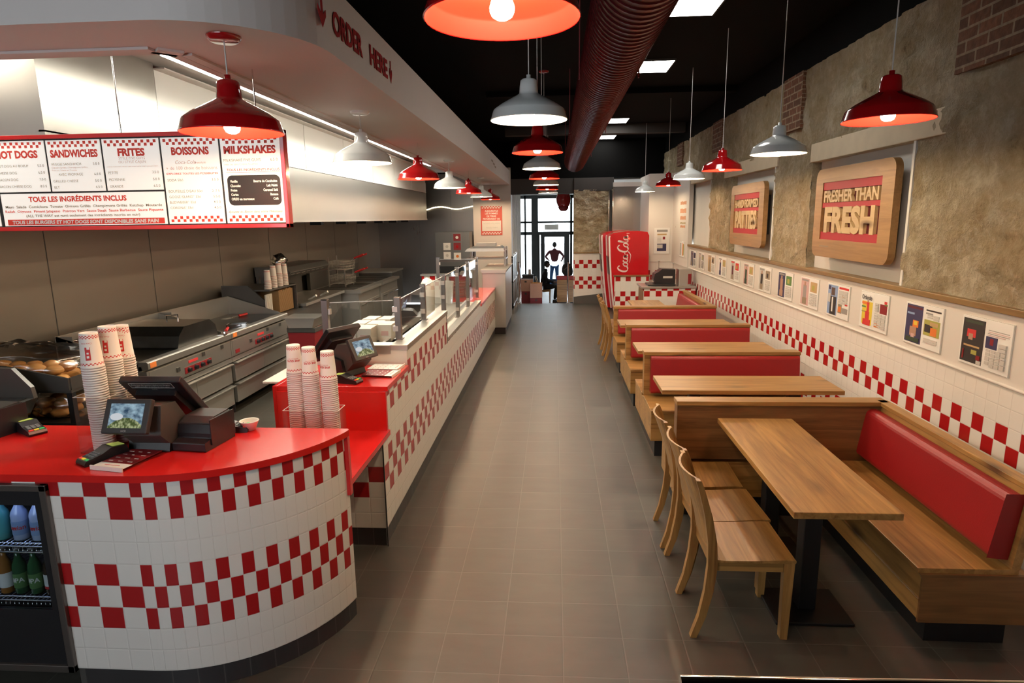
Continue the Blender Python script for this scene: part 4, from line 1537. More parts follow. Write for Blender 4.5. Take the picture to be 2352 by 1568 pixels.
def card_reader(label, loc, rz):
    t = thing('card_terminal', label, 'card reader', loc, rz, 'card readers on the red counters')
    m = MB()
    m.prism([(-0.095, 0.0), (0.09, 0.0), (0.095, 0.02), (0.085, 0.05), (0.02, 0.056), (-0.02, 0.038), (-0.09, 0.024), (-0.098, 0.012)], -0.04, 0.04, 'black_plastic', 'x')
    m.build('reader_body', t, bev=0.008)
    m = MB()
    m.quad([(-0.03, 0.03, 0.0570), (0.03, 0.03, 0.0570), (0.03, 0.083, 0.0522), (-0.03, 0.083, 0.0522)], 'green_screen')
    m.build('reader_screen', t)
    m = MB()
    for r in range(3):
        for c in range(3):
            y = -0.038 - r * 0.014 + 0.012
            x = -0.021 + c * 0.021
            z = 0.0395 + (y + 0.02) * 0.2
            m.box((x - 0.008, y - 0.005, z - 0.002), (x + 0.008, y + 0.005, z + 0.002), 'rubber_keys')
    for c, k in ((-0.024, 'key_red'), (0.0, 'key_yellow'), (0.024, 'key_green')):
        m.box((c - 0.010, -0.085, 0.025), (c + 0.010, -0.073, 0.030), k)
    m.build('keypad', t)
    return t


card_reader('black card reader with lit green screen beside the menu stand on the curved counter', (-2.045, 2.585, 1.053), math.radians(-28))
card_reader('black card reader lying right behind the receipt printer on the curved counter', (-1.655, 2.985, 1.053), math.radians(98))
card_reader('black card reader near the left edge of the curved counter', (-2.70, 2.94, 1.053), math.radians(60))
card_reader('black card reader in front of the sideways till on the square red counter end', (-1.375, 3.985, 1.046), math.radians(75))


def menu_stand(label, loc, rz, dark=True):
    t = thing('menu_stand', label, 'menu stand', loc, rz)
    m = MB()
    m.box((-0.085, -0.115, 0), (0.085, 0.115, 0.012), 'acrylic')
    m.prism([(-0.085, 0.0), (0.085, 0.0), (0.085, 0.02), (-0.085, 0.02)], -0.118, -0.113, 'white_plastic', 'y')
    m.build('acrylic_block', t)
    m = MB()
    m.box((-0.083, -0.112, 0.0125), (0.083, -0.06, 0.0135), 'white_print')
    m.box((-0.083, -0.06, 0.0125), (0.083, 0.112, 0.0135), 'dark_red' if dark else 'white_print')
    rr = random.Random(5)
    for i in range(3):
        for j in range(4):
            m.box((-0.065 + 0.05 * i, -0.04 + 0.038 * j, 0.0136), (-0.065 + 0.05 * i + rr.uniform(.012, .026), -0.034 + 0.038 * j, 0.0140), 'white_print' if dark else 'pink_print')
    m.box((-0.04, -0.085, 0.0136), (0.04, -0.081, 0.0140), 'print_red')
    m.build('menu_card', t)
    return t


menu_stand('clear menu block with a dark red card before the till on the curved counter', (-1.915, 2.565, 1.053), math.radians(-10))
menu_stand('clear menu block with a red printed card on the square red counter end', (-1.21, 4.20, 1.046), math.radians(84))
menu_stand('clear menu block with a white card behind the red one near the sideways till', (-1.22, 4.385, 1.046), math.radians(86), False)

m = MB()
m.lathe([(0, 0.0), (0.028, 0.0), (0.046, 0.045), (0.049, 0.048), (0.047, 0.05), (0.043, 0.046), (0.026, 0.006), (0, 0.006)], 'white_plastic', n=22)
one(m, 'paper_bowl', 'small white paper bowl behind the card reader on the curved counter', 'bowl', (-1.565, 3.005, 1.053))

# ================================================================ MENU BOARD
MY = 3.50
mx0, mx1, mz0, mz1 = -4.05, -1.468, 2.068, 2.592
t = thing('menu_board', 'long red framed menu board hanging under the white bulkhead over the counter', 'menu board', ((mx0 + mx1) / 2, MY, mz0))
ox = (mx0 + mx1) / 2
m = MB()
fw = 0.022
for a, b in (((mx0, mz0), (mx1, mz0 + fw)), ((mx0, mz1 - fw), (mx1, mz1)), ((mx1 - fw, mz0), (mx1, mz1)), ((mx0, mz0), (mx0 + fw, mz1))):
    m.box((a[0] - ox, -0.02, a[1] - mz0), (b[0] - ox, 0.03, b[1] - mz0), 'red_laminate')
m.build('frame', t, bev=0.002)
m = MB()
m.box((mx0 + fw - ox, -0.008, fw), (mx1 - fw - ox, 0.03, mz1 - mz0 - fw), 'black_print')
m.build('backing', t)
H = mz1 - mz0


def panel(xa, xb, za, zb_, draw):
    m = MB()
    xa, xb = xa - ox, xb - ox
    m.box((xa, -0.012, za), (xb, -0.008, zb_), 'menu_white_glow')
    yy = -0.0125

    def tx(s, mt, u, z, h, al='C', w=None, off=0.0, shear=0.0, sp=1.0, lay=0.0):
        m.text(s, mt, (xa + u * (xb - xa), yy - lay, z), (1, 0, 0), (0, 0, 1), h, al, w * (xb - xa) if w else None, off, shear, sp=sp)

    def rect(u0, u1, z0, z1, mt, lay=0.0):
        m.box((xa + u0 * (xb - xa), yy - lay, z0), (xa + u1 * (xb - xa), yy + 0.0006 - lay, z1), mt)

    def checks(z, n, rows=((0, 0), (1, 1))):
        s = (xb - xa) * 0.92 / n
        for r, ph in rows:
            for i in range(n):
                if (i + ph) % 2 == 0:
                    x = xa + (xb - xa) * 0.04 + i * s
                    m.box((x, yy, z - (r + 1) * s * 0.95), (x + s * 0.92, yy + 0.0006, z - r * s * 0.95 - s * 0.06), 'orange_red')
    draw(tx, rect, checks)
    m.build('menu_panel', t)


simple('orange_red', (0.80, 0.06, 0.035), 0.6)
ZL = 0.207           # top of the wide lower panel
PB = fw + 0.006      # bottom margin
TOPZ = H - fw - 0.014


def price(tx, name, pr, z, h=0.0135, mt='brown_print', u=0.05):
    tx(name, mt, u, z, h, 'L')
    tx(pr, 'grey_print', 0.95, z, h, 'R', off=0.01)


def head(tx, s, w, u=0.5):
    tx(s, 'orange_red', u, 0.403, 0.037, w=w, off=0.05)


def d_hot(tx, rect, ck):
    ck(TOPZ, 17)
    head(tx, 'HOT DOGS', 0.80, 0.46)
    for k, (a, b) in enumerate((('HOT DOG AU BOEUF', '5.5 0'), ('CHEESE DOG', '6.5 0'), ('BACON DOG', '7.0 0'), ('BACON CHEESE DOG', '8.0 0'))):
        price(tx, a, b, 0.353 - 0.0373 * k)


def d_sand(tx, rect, ck):
    ck(TOPZ, 17)
    head(tx, 'SANDWICHES', 0.88)
    price(tx, 'VEGGIE SANDWICH', '5.0 0', 0.358)
    tx('Oignons Grilles, Champignons Grilles,', 'pink_print', 0.05, 0.342, 0.0095, 'L')
    tx('Poivron, Salade et Tomate', 'pink_print', 0.05, 0.327, 0.0095, 'L')
    price(tx, 'AVEC FROMAGE', '6.0 0', 0.302, u=0.16)
    price(tx, 'GRILLED CHEESE', '5.0 0', 0.266)
    price(tx, 'BLT', '6.5 0', 0.232)


def d_frites(tx, rect, ck):
    ck(TOPZ, 17)
    head(tx, 'FRITES', 0.48)
    tx('STYLE FIVE GUYS', 'pink_print', 0.5, 0.383, 0.014)
    tx('OU STYLE CAJUN', 'pink_print', 0.5, 0.363, 0.014)
    tx("CUITES DANS DE L'HUILE 100% ARACHIDE SANS CHOLESTEROL", 'pink_print', 0.5, 0.342, 0.006, w=0.92)
    for k, (a, b) in enumerate((('PETITE', '3.5 0'), ('MOYENNE', '5.0 0'), ('GRANDE', '6.5 0'))):
        price(tx, a, b, 0.306 - 0.037 * k)


def d_wide(tx, rect, ck):
    tx('TOUS LES INGRÉDIENTS INCLUS', 'orange_red', 0.47, 0.162, 0.027, w=0.60, off=0.04)
    tx('Mayo  Salade  Cornichons  Tomate  Oignons Grillés  Champignons Grillés  Ketchup  Moutarde', 'brown_print', 0.5, 0.128, 0.0135, w=0.96, off=0.02)
    tx('Relish  Oignons  Piment Jalapeno  Poivron Vert  Sauce Steak  Sauce Barbecue  Sauce Piquante', 'orange_red', 0.5, 0.102, 0.0135, w=0.97, off=0.02)
    tx('(ALL THE WAY est garni seulement des ingrédients inscrits en noir)', 'brown_print', 0.49, 0.077, 0.0135, w=0.70, off=0.02)
    rect(0.02, 0.985, 0.032, 0.064, 'orange_red')
    tx('TOUS LES BURGERS ET HOT DOGS SONT DISPONIBLES SANS PAIN', 'white_print', 0.5, 0.0385, 0.0185, w=0.90, off=0.04, shear=0.12, lay=0.001)


def d_bois(tx, rect, ck):
    ck(TOPZ, 17)
    ck(PB + 0.043, 17, ((0, 1), (1, 0)))
    head(tx, 'BOISSONS', 0.66)
    tx('Coca-Cola', 'pink_print', 0.40, 0.353, 0.019, shear=0.25)
    tx('freestyle', 'pink_print', 0.66, 0.353, 0.013)
    tx('+ de 100 choix de boissons', 'pink_print', 0.5, 0.322, 0.018, w=0.90)
    tx('EXPLOREZ TOUTES LES POSSIBILITES', 'orange_red', 0.5, 0.296, 0.0095, w=0.90, off=0.02)
    price(tx, 'SODA 50cl', '3.5 0', 0.260)
    for k, (a, b) in enumerate((("BOUTEILLE D'EAU 50cl", '2. 7 5'), ('GOOSE ISLAND° 33cl', '5.5 0'), ('BUDWEISER° 33cl', '4.5 0'), ('CORONA° 33cl', '4.5 0'))):
        price(tx, a, b, 0.199 - 0.030 * k)


def d_milk(tx, rect, ck):
    ck(TOPZ, 17)
    ck(PB + 0.043, 17, ((0, 1), (1, 0)))
    head(tx, 'MILKSHAKES', 0.88, 0.49)
    price(tx, 'MILKSHAKE FIVE GUYS', '6.5 0', 0.360, 0.0145, u=0.03)
    tx('avec ou sans Crème fouettée', 'pink_print', 0.04, 0.340, 0.011, 'L')
    tx('TOUS LES INGRÉDIENTS INCLUS', 'orange_red', 0.52, 0.309, 0.0125, w=0.90, off=0.02)
    rect(0.06, 0.97, 0.301, 0.303, 'orange_red')


# divisions, left to right: hot dogs, sandwiches, frites, drinks, milkshakes
D = [-3.160, -2.833, -2.505, -2.166, -1.828, -1.494]
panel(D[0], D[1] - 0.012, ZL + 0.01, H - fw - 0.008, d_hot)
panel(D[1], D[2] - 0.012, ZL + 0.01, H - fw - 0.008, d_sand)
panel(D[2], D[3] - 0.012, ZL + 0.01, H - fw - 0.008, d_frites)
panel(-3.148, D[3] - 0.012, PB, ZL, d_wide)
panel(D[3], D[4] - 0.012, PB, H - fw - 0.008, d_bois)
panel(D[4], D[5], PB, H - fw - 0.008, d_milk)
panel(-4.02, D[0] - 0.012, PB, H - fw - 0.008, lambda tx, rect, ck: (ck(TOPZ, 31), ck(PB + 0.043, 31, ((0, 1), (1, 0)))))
m = MB()    # dark flavours card
m.rbox((D[4] + 0.022 - ox, -0.0145, 0.124), (D[5] - 0.012 - ox, -0.012, 0.286), 0.028, 'black_print', axis='y')
for k, (a, b) in enumerate((('Vanille', 'Beurre de Cacahuète'), ('Chocolat', 'Lait Malté'), ('Fraise', 'Caramel Salé'), ('Cerise', 'Banane'), ('OREO en morceaux', 'Café'))):
    z = 0.2475 - 0.0238 * k
    m.text(a, 'white_print', (D[4] + 0.038 - ox, -0.0148, z), (1, 0, 0), (0, 0, 1), 0.0125, 'L', off=0.035, hx=0.85)
    m.text(b, 'white_print', (D[5] - 0.028 - ox, -0.0148, z), (1, 0, 0), (0, 0, 1), 0.0125, 'R', off=0.035, hx=0.85)
m.text('Ajoutez du Bacon dans votre Milkshake', 'brown_print', ((D[4] + D[5]) / 2 - ox, -0.0148, 0.084), (1, 0, 0), (0, 0, 1), 0.0125, w=0.31, shear=0.35)
m.build('flavour_card', t)
for x in (-3.4, -2.4, -1.62):
    m = MB()
    m.tube([(x - ox, 0.01, H - 0.01), (x - ox, 0.01, 3.235 - mz0)], 0.004, 'chrome', 6)
    m.build('hanging_rod', t)


# ================================================================ BOOTHS
BZ = 0.85


def booth(name, label, loc, xl, near_seat=0.55, far_seat=0.55, near_cush=True, far_cush=True, grp=None, plain=False):
    """bench across the aisle side; origin at the middle of the backrest, x from 0 to xl"""
    t = thing(name, label, 'booth', loc, 0.0, grp)
    y0, y1 = -near_seat, far_seat
    m = MB()
    m.box((0.04, y0 + 0.03 if near_seat else -0.02, 0), (xl - 0.02, y1 - 0.03 if far_seat else 0.02, 0.15), 'black_metal')
    m.build('plinth', t)
    m = MB()
    m.box((0, y0 if near_seat else -0.05, 0.15), (xl, y1 if far_seat else 0.05, 0.405), 'oak_x')
    m.build('bench_box', t, bev=0.003)
    for s, on, d in ((-1, near_seat, y0), (1, far_seat, y1)):
        if on:
            m = MB()
            m.box((-0.004, s * 0.05, 0.405), (xl, d + s * 0.012, 0.43), 'oak_x')
            m.build('seat', t, bev=0.003)
    m = MB()
    m.box((0.0, -0.05, 0.43), (xl, 0.05, BZ - 0.03), 'oak_dark_x' if plain else 'oak_x')
    m.build('backrest', t, bev=0.002)
    m = MB()
    m.box((-0.006, -0.062, BZ - 0.03), (xl + 0.003, 0.062, BZ), 'oak_x')
    m.build('top_rail', t, bev=0.003)
    for s, on in ((-1, near_cush), (1, far_cush)):
        if on:
            m = MB()
            m.prism([(s * 0.05, 0.47), (s * 0.15, 0.47), (s * 0.105, BZ - 0.035), (s * 0.05, BZ - 0.035)], 0.055, xl - 0.02, 'red_vinyl', 'x')
            m.build('cushion', t, bev=0.028, seg=4)
    return t


XB = 0.845
booth('booth_bench', 'plain oak booth partition at the end of the nearest table', (XB, 4.305, 0), 1.40, near_seat=0, far_seat=0.50, near_cush=False, plain=True)
b2 = booth('booth_bench', 'oak double bench with red cushions behind the second table from the front', (XB, 5.93, 0), 1.425, grp='red cushioned booth benches along the aisle')
dup(b2, (XB, 7.46, 0), 0, 'oak double bench with red cushions behind the third table from the front')
booth('booth_bench', 'single oak bench with one red cushion facing the fourth table', (XB, 9.02, 0), 1.425, far_seat=0, far_cush=False, grp='red cushioned booth benches along the aisle')

# long wall benches


def wall_bench(label, loc, ln):
    """bench along the wall, sitting on local -x, running from y 0 to ln"""
    t = thing('wall_bench', label, 'bench', loc, 0.0, 'long wall benches')
    m = MB()
    m.box((0.10, 0.06, 0), (0.48, ln, 0.15), 'black_metal')
    m.build('plinth', t)
    m = MB()
    m.prism([(0.03, 0.15), (0.515, 0.15), (0.515, 0.405), (0.03, 0.405), (0.03, 0.265), (0.018, 0.265)], 0.0, ln, 'oak_y', 'y')
    m.build('bench_box', t, bev=0.003)
    m = MB()
    m.prism([(0.0, 0.405), (0.46, 0.405), (0.46, 0.43), (0.0, 0.43)], 0.0, ln, 'oak_y', 'y')
    m.build('seat', t, bev=0.003)
    m = MB()
    m.prism([(0.018, 0.15), (0.516, 0.15), (0.516, 0.405), (0.005, 0.405), (0.018, 0.38)], -0.014, -0.001, 'oak_dark_x', 'y')
    m.build('end_panel', t, bev=0.002)
    m = MB()
    m.prism([(0.425, 0.43), (0.465, 0.43), (0.517, BZ - 0.025), (0.47, BZ - 0.025)], 0.0, ln, 'oak_y', 'y')
    m.build('backrest', t, bev=0.002)
    m = MB()
    m.prism([(0.455, BZ - 0.028), (0.525, BZ - 0.028), (0.525, BZ), (0.455, BZ)], -0.01, ln, 'oak_y', 'y')
    m.build('top_rail', t, bev=0.003)
    m = MB()
    m.prism([(0.425, 0.465), (0.325, 0.475), (0.375, BZ - 0.05), (0.465, BZ - 0.05)], 0.03, ln - 0.03, 'red_vinyl', 'y')
    m.build('cushion', t, bev=0.035, seg=4)
    return t


wb = wall_bench('long oak wall bench with one red cushion beside the nearest table', (1.735, 2.88, 0), 1.42)
wall_bench('far oak wall bench with red cushion beside the last table', (1.735, 9.1, 0), 1.85)


def table(label, loc, lx, ly, along, grp=None):
    t = thing('dining_table', label, 'table', loc, 0.0, grp)
    m = MB()
    m.box((-lx / 2, -ly / 2, 0.716), (lx / 2, ly / 2, 0.75), 'oak_y' if along == 'y' else 'oak_x')
    m.build('tabletop', t, bev=0.003)
    for s in (-1, 1):
        m = MB()
        d = s * (0.30 if along == 'y' else 0.40)
        c = (0, d) if along == 'y' else (d, 0)
        w = (0.20, 0.16) if along == 'y' else (0.16, 0.17)
        m.box((c[0] - 0.045, c[1] - 0.045, 0.018), (c[0] + 0.045, c[1] + 0.045, 0.70), 'black_metal')
        m.box((c[0] - w[0], c[1] - w[1], 0.0), (c[0] + w[0], c[1] + w[1], 0.018), 'black_metal')
        m.box((c[0] - 0.16, c[1] - 0.16, 0.70), (c[0] + 0.16, c[1] + 0.16, 0.716), 'black_metal')
        m.build('pedestal', t, bev=0.004)
    return t


table('nearest oak dining table with a knotty top between chairs and wall bench', (1.348, 3.49, 0), 0.49, 1.40, 'y')
t2 = table('oak dining table behind the plain partition, second from the front', (1.548, 5.13, 0), 1.40, 0.48, 'x', 'oak tables between the booth benches')
dup(t2, (1.553, 6.63, 0), 0, 'oak dining table third from the front between red cushioned benches')
dup(t2, (1.535, 8.20, 0), 0, 'oak dining table fourth from the front between red cushioned benches')
table('farthest oak dining table in front of the low tiled walls', (1.455, 10.05, 0), 0.50, 0.80, 'y')


# ---------------------------------------------------------------- chairs (sitting faces +x)
def chair(label, loc, rz, grp):
    t = thing('dining_chair', label, 'chair', loc, rz, grp)
    m = MB()
    pr = [(-0.17, 0.418), (0.23, 0.418), (0.235, 0.424), (0.235, 0.436), (0.19, 0.438), (0.03, 0.430), (-0.10, 0.428), (-0.17, 0.434)]
    m.prism(pr, -0.205, 0.205, 'oak_y', 'y')
    m.build('seat', t, bev=0.004)
    m = MB()
    m.box((-0.15, -0.19, 0.365), (0.20, -0.168, 0.418), 'oak_x')
    m.box((-0.15, 0.168, 0.365), (0.20, 0.19, 0.418), 'oak_x')
    m.box((0.185, -0.18, 0.365), (0.205, 0.18, 0.418), 'oak_y')
    m.box((-0.165, -0.18, 0.365), (-0.145, 0.18, 0.418), 'oak_y')
    m.build('seat_frame', t)
    for s in (-1, 1):
        m = MB()
        m.prism([(0.185, 0.0), (0.22, 0.0), (0.232, 0.418), (0.18, 0.418)], s * 0.16, s * 0.20, 'oak_z', 'y')
        m.build('leg', t, bev=0.003)
        m = MB()    # rear leg: one sabre curve from floor to crest
        cl = [(-0.245, 0.0), (-0.205, 0.12), (-0.178, 0.26), (-0.165, 0.40), (-0.172, 0.52), (-0.196, 0.66), (-0.235, 0.80), (-0.252, 0.845)]
        hw = [0.016, 0.019, 0.022, 0.024, 0.022, 0.018, 0.014, 0.012]
        poly = [(x - w, z) for (x, z), w in zip(cl, hw)] + [(x + w, z) for (x, z), w in reversed(list(zip(cl, hw)))]
        m.prism(poly, s * 0.172, s * 0.207, 'oak_z', 'y')
        m.build('leg', t, bev=0.003)
    m = MB()       # curved ply back
    nu, nv = 10, 8
    V, F = [], []
    for side in (0.006, -0.006):
        for i in range(nu + 1):
            y = -0.175 + 0.35 * i / nu
            bow = -0.045 * (1 - (y / 0.175) ** 2)
            for j in range(nv + 1):
                z = 0.475 + (0.845 - 0.475) * j / nv
                x = -0.168 - 0.085 * ((z - 0.45) / 0.395) ** 1.5 + bow * (0.35 + 0.65 * j / nv)
                V.append((x + side, y, z))
    k = (nu + 1) * (nv + 1)
    for i in range(nu):
        for j in range(nv):
            a = i * (nv + 1) + j
            F.append((a, a + nv + 1, a + nv + 2, a + 1))
            F.append((k + a + 1, k + a + nv + 2, k + a + nv + 1, k + a))
    rim = [i * (nv + 1) for i in range(nu + 1)] + [nu * (nv + 1) + j for j in range(1, nv + 1)] + [i * (nv + 1) + nv for i in range(nu - 1, -1, -1)] + [j for j in range(nv - 1, 0, -1)]
    for a, b in zip(rim, rim[1:] + rim[:1]):
        F.append((a, k + a, k + b, b))
    m.add(V, F, 'oak_z')
    m.build('backrest', t)
    return t


c0 = chair('oak dining chair nearest the front at the nearest table', (0.945, 3.115, 0), 0.0, 'oak chairs beside the nearest table')
dup(c0, (0.955, 3.535, 0), math.radians(2), 'middle oak dining chair of the three at the nearest table')
dup(c0, (0.945, 3.99, 0), math.radians(-2), 'oak dining chair next to the partition at the nearest table')
dup(c0, (0.985, 9.42, 0), math.radians(1), 'nearest oak dining chair of three at the farthest table', 'oak chairs beside the farthest table')
dup(c0, (0.99, 9.86, 0), math.radians(-1), 'middle oak dining chair of three at the farthest table', 'oak chairs beside the farthest table')
dup(c0, (0.985, 10.30, 0), math.radians(2), 'last oak dining chair of three at the farthest table', 'oak chairs beside the farthest table')

# rail at the very front
t = thing('guard_rail', 'polished steel guard rail crossing the bottom right corner', 'rail', (1.1, 1.50, 0))
m = MB()
m.tube([(-0.77, -0.012, 0.89), (1.4, 0.04, 0.89)], 0.021, 'chrome', 14)
m.build('handrail', t)
for x in (-0.6, 0.5, 1.35):
    m = MB()
    m.cyl((x, 0.0, 0), (x, 0.0, 0.88), 0.017, 'chrome')
    m.cyl((x, 0.0, 0), (x, 0.0, 0.01), 0.05, 'chrome')
    m.build('post', t)


# ---------------------------------------------------------------- wooden wall signs
def wood_sign(label, yc, zc, l1, l2, w, h):
    M = frame_M((XW - 0.005, yc, zc), (0, -1, 0), (0, 0, 1))     # local x runs along the reading direction, z faces the room
    t = thing('wall_sign', label, 'sign', (XW, yc, zc - h / 2), 0.0, 'carved wooden slogan signs')

    def bl(m, name, **k):
        for i in range(len(m.V)):
            m.V[i] = M @ m.V[i] - Vector((XW, yc, zc - h / 2))
        return m.build(name, t, **k)
    ix0, ix1, iz0, iz1 = -w * 0.39, w * 0.37, -h * 0.30, h * 0.345
    m = MB()
    rr = 0.09
    ow, oh = w / 2, h / 2
    pts = []
    for cx, cz, a0 in ((ow - rr, oh - rr, 0), (-ow + rr, oh - rr, 90), (-ow + rr, -oh + rr, 180), (ow - rr, -oh + rr, 270)):
        pts += [(cx + rr * math.cos(math.radians(a0 + 15 * i)), cz + rr * math.sin(math.radians(a0 + 15 * i))) for i in range(7)]
    # four border blocks around the sunk field
    field = [(ix1, iz1), (ix0, iz1), (ix0, iz0), (ix1, iz0)]
    n = len(pts)
    V = [(x, z, 0.06) for x, z in pts] + [(x, z, 0.06) for x, z in field] + [(x, z, 0.005) for x, z in pts] + [(x, z, 0.03) for x, z in field]
    F = []
    q = n // 4
    for c in range(4):
        for i in range(q - 1):
            F.append((c * q + i, c * q + i + 1, n + c))
        F.append((c * q + q - 1, ((c + 1) % 4) * q, n + (c + 1) % 4, n + c))
        F.append((n + c, n + (c + 1) % 4, 2 * n + 4 + (c + 1) % 4, 2 * n + 4 + c))
    o = n + 4
    for i in range(n):
        F.append((i, o + i, o + (i + 1) % n, (i + 1) % n))
    F.append(tuple(o + i for i in reversed(range(n))))
    m.add(V, F, 'bamboo')
    bl(m, 'sign_board')
    m = MB()
    hh = iz1 - iz0
    m.box((ix0, iz0, 0.028), (ix1, iz1, 0.031), 'sign_red_dark')
    for a, b in ((0.0, 0.135), (0.56, 0.645), (0.865, 1.0)):
        m.box((ix0, iz0 + hh * a, 0.031), (ix1, iz0 + hh * b, 0.052), 'sign_red')
    bl(m, 'sunk_field')
    m = MB()
    fw_ = ix1 - ix0
    m.text(l1, 'bamboo_letter', ((ix0 + ix1) / 2, iz0 + hh * 0.66, 0.031), (1, 0, 0), (0, 1, 0), hh * 0.185, w=fw_ * 0.93, off=0.035, ext=0.028)
    bl(m, 'raised_lettering')
    m = MB()
    m.text(l2, 'bamboo_letter', ((ix0 + ix1) / 2, iz0 + hh * 0.15, 0.031), (1, 0, 0), (0, 1, 0), hh * 0.395, w=fw_ * 0.86, off=0.045, ext=0.028)
    bl(m, 'raised_lettering')
    m = MB()
    m.box((ix0 + 0.02, -h * 0.385, 0.060), (ix0 + 0.22, -h * 0.370, 0.0605), 'brown_print')
    bl(m, 'credit_line')
    m = MB()
    for sx_ in (-w * 0.35, w * 0.35):
        m.box((sx_ - 0.03, -h * 0.3, -0.085), (sx_ + 0.03, h * 0.3, 0.005), 'black_metal')
    bl(m, 'wall_bracket')
    return t


wood_sign('larger looking wooden sign reading fresher than fresh, nearer the front', 5.755, 2.107, 'FRESHER THAN', 'FRESH', 1.45, 0.81)
wood_sign('farther wooden sign reading hand formed patties', 8.757, 2.10, 'HAND FORMED', 'PATTIES', 1.45, 0.81)

# ---------------------------------------------------------------- framed magazine pages on the white band
YM = [3.92, 4.575, 5.275, 5.94, 6.605, 7.29, 7.995, 8.66, 9.315, 10.015, 10.71, 11.435, 12.09]


def mag(name, label, yc, page, left, right, title=None, zc=1.313, x=XW, grp='framed magazine pages along the white band', xd=(0, -1, 0)):
    """left / right: lists of (u0, u1, v0, v1, material) in 0..1 of each page"""
    M = frame_M((x, yc, zc), xd, (0, 0, 1))
    m = MB()
    w, h = 0.45, 0.30
    m.box((-w / 2, -h / 2, 0.0), (w / 2, h / 2, 0.010), 'white_print')
    m.box((-w / 2 - 0.004, -h / 2 - 0.004, 0.0), (w / 2 + 0.004, h / 2 + 0.004, 0.006), 'acrylic_edge')
    pw, ph = 0.205, 0.272
    for px, lst in ((-0.212, left), (0.008, right)):
        for i, (a, b, c, d, mt) in enumerate(lst):
            m.box((px + a * pw, -ph / 2 + c * ph, 0.0101), (px + b * pw, -ph / 2 + d * ph, 0.0108 + 0.0004 * i), mt)
    if title:
        for (s, mt, u, v, hh, off, al) in title:
            m.text(s, mt, (-0.212 + u * pw, -ph / 2 + v * ph, 0.0165), (1, 0, 0), (0, 1, 0), hh, al, off=off)
    c = Vector((x, yc, zc - h / 2))
    for i in range(len(m.V)):
        m.V[i] = M @ m.V[i] - c
    return one(m, name, label, 'picture', tuple(c), 0.0, grp)


simple('green_dark', (0.03, 0.055, 0.03), 0.6)
simple('skin_dark', (0.10, 0.055, 0.04), 0.6)
simple('acrylic_edge', (0.55, 0.53, 0.48), 0.25)


def txt_cols(rr, cols, v0, v1, u0=0.05, u1=0.95, mt='grey_light'):
    out = []
    cw = (u1 - u0) / cols
    for c in range(cols):
        v = v1
        while v > v0 + 0.03:
            l = rr.uniform(0.03, 0.10)
            out.append((u0 + c * cw + 0.02, u0 + (c + 1) * cw - 0.03, max(v0, v - l), v, mt))
            v -= l + 0.018
    return out


simple('grey_light', (0.55, 0.53, 0.49), 0.6)
rm = random.Random(11)
mag('framed_page', 'framed black magazine cover with a red figure, nearest on the white band', YM[0], 0,
    [(0, 1, 0, 1, 'black_print'), (0.1, 0.9, 0.90, 0.96, 'green_dark'), (0.22, 0.62, 0.58, 0.76, 'print_red'), (0.3, 0.5, 0.52, 0.66, 'skin_print'), (0.12, 0.85, 0.36, 0.40, 'tan_print'), (0.5, 0.75, 0.20, 0.30, 'olive_print'), (0.1, 0.16, 0.05, 0.28, 'dark_red'), (0.75, 0.92, 0.10, 0.2, 'dark_red'), (0.78, 0.98, 0.01, 0.09, 'grey_light')],
    [(0.08, 0.95, 0.83, 0.845, 'grey_print'), (0.08, 0.98, 0.79, 0.805, 'pink_print'), (0.06, 0.95, 0.755, 0.77, 'grey_print'), (0.06, 0.8, 0.72, 0.735, 'pink_print'), (0.02, 0.5, 0.44, 0.70, 'navy_print'), (0.2, 0.35, 0.52, 0.66, 'dark_red')] + txt_cols(rm, 4, 0.04, 0.42) + txt_cols(rm, 1, 0.44, 0.6, 0.6, 0.95))
mag('framed_page', 'framed dark blue magazine cover with a glowing flame, second from the front', YM[1], 0,
    [(0, 1, 0, 1, 'navy_print'), (0.05, 0.95, 0.90, 0.96, 'maroon_cloth'), (0.06, 0.5, 0.74, 0.79, 'blue_print'), (0.45, 0.8, 0.42, 0.60, 'orange_print'), (0.52, 0.72, 0.48, 0.58, 'yellow_print'), (0.3, 0.7, 0.18, 0.42, 'skin_print'), (0.4, 0.6, 0.14, 0.24, 'pink_print'), (0.1, 0.9, 0.03, 0.14, 'green_dark')],
    [(0.1, 0.95, 0.92, 0.96, 'black_print'), (0.1, 0.5, 0.84, 0.88, 'grey_print'), (0.05, 0.95, 0.30, 0.70, 'olive_print'), (0.1, 0.55, 0.38, 0.58, 'black_print'), (0.45, 0.8, 0.32, 0.52, 'orange_print'), (0.4, 0.85, 0.56, 0.66, 'tan_print')] + txt_cols(rm, 2, 0.72, 0.84, 0.2, 0.9) + txt_cols(rm, 1, 0.08, 0.22, 0.1, 0.9))
mag('framed_page', 'framed yellow magazine cover with a woman in a long red dress', YM[2], 0,
    [(0, 1, 0, 1, 'white_print'), (0.12, 0.95, 0.06, 0.76, 'yellow_print'), (0.08, 0.5, 0.66, 0.74, 'orange_print'), (0.08, 0.4, 0.56, 0.61, 'green_print'), (0.1, 0.4, 0.42, 0.46, 'olive_print'), (0.50, 0.68, 0.44, 0.74, 'print_red'), (0.52, 0.62, 0.74, 0.80, 'skin_print'), (0.42, 0.72, 0.22, 0.46, 'print_red'), (0.25, 0.85, 0.04, 0.22, 'print_red')],
    [(0.45, 0.98, 0.50, 0.78, 'dark_red'), (0.75, 0.95, 0.80, 0.88, 'print_red'), (0.8, 1.0, 0.76, 0.80, 'green_print'), (0.1, 0.45, 0.06, 0.18, 'orange_print')] + txt_cols(rm, 3, 0.06, 0.48) + txt_cols(rm, 1, 0.5, 0.78, 0.1, 0.4),
    title=[('Orlando', 'black_print', 0.5, 0.82, 0.034, 0.02, 'C')])
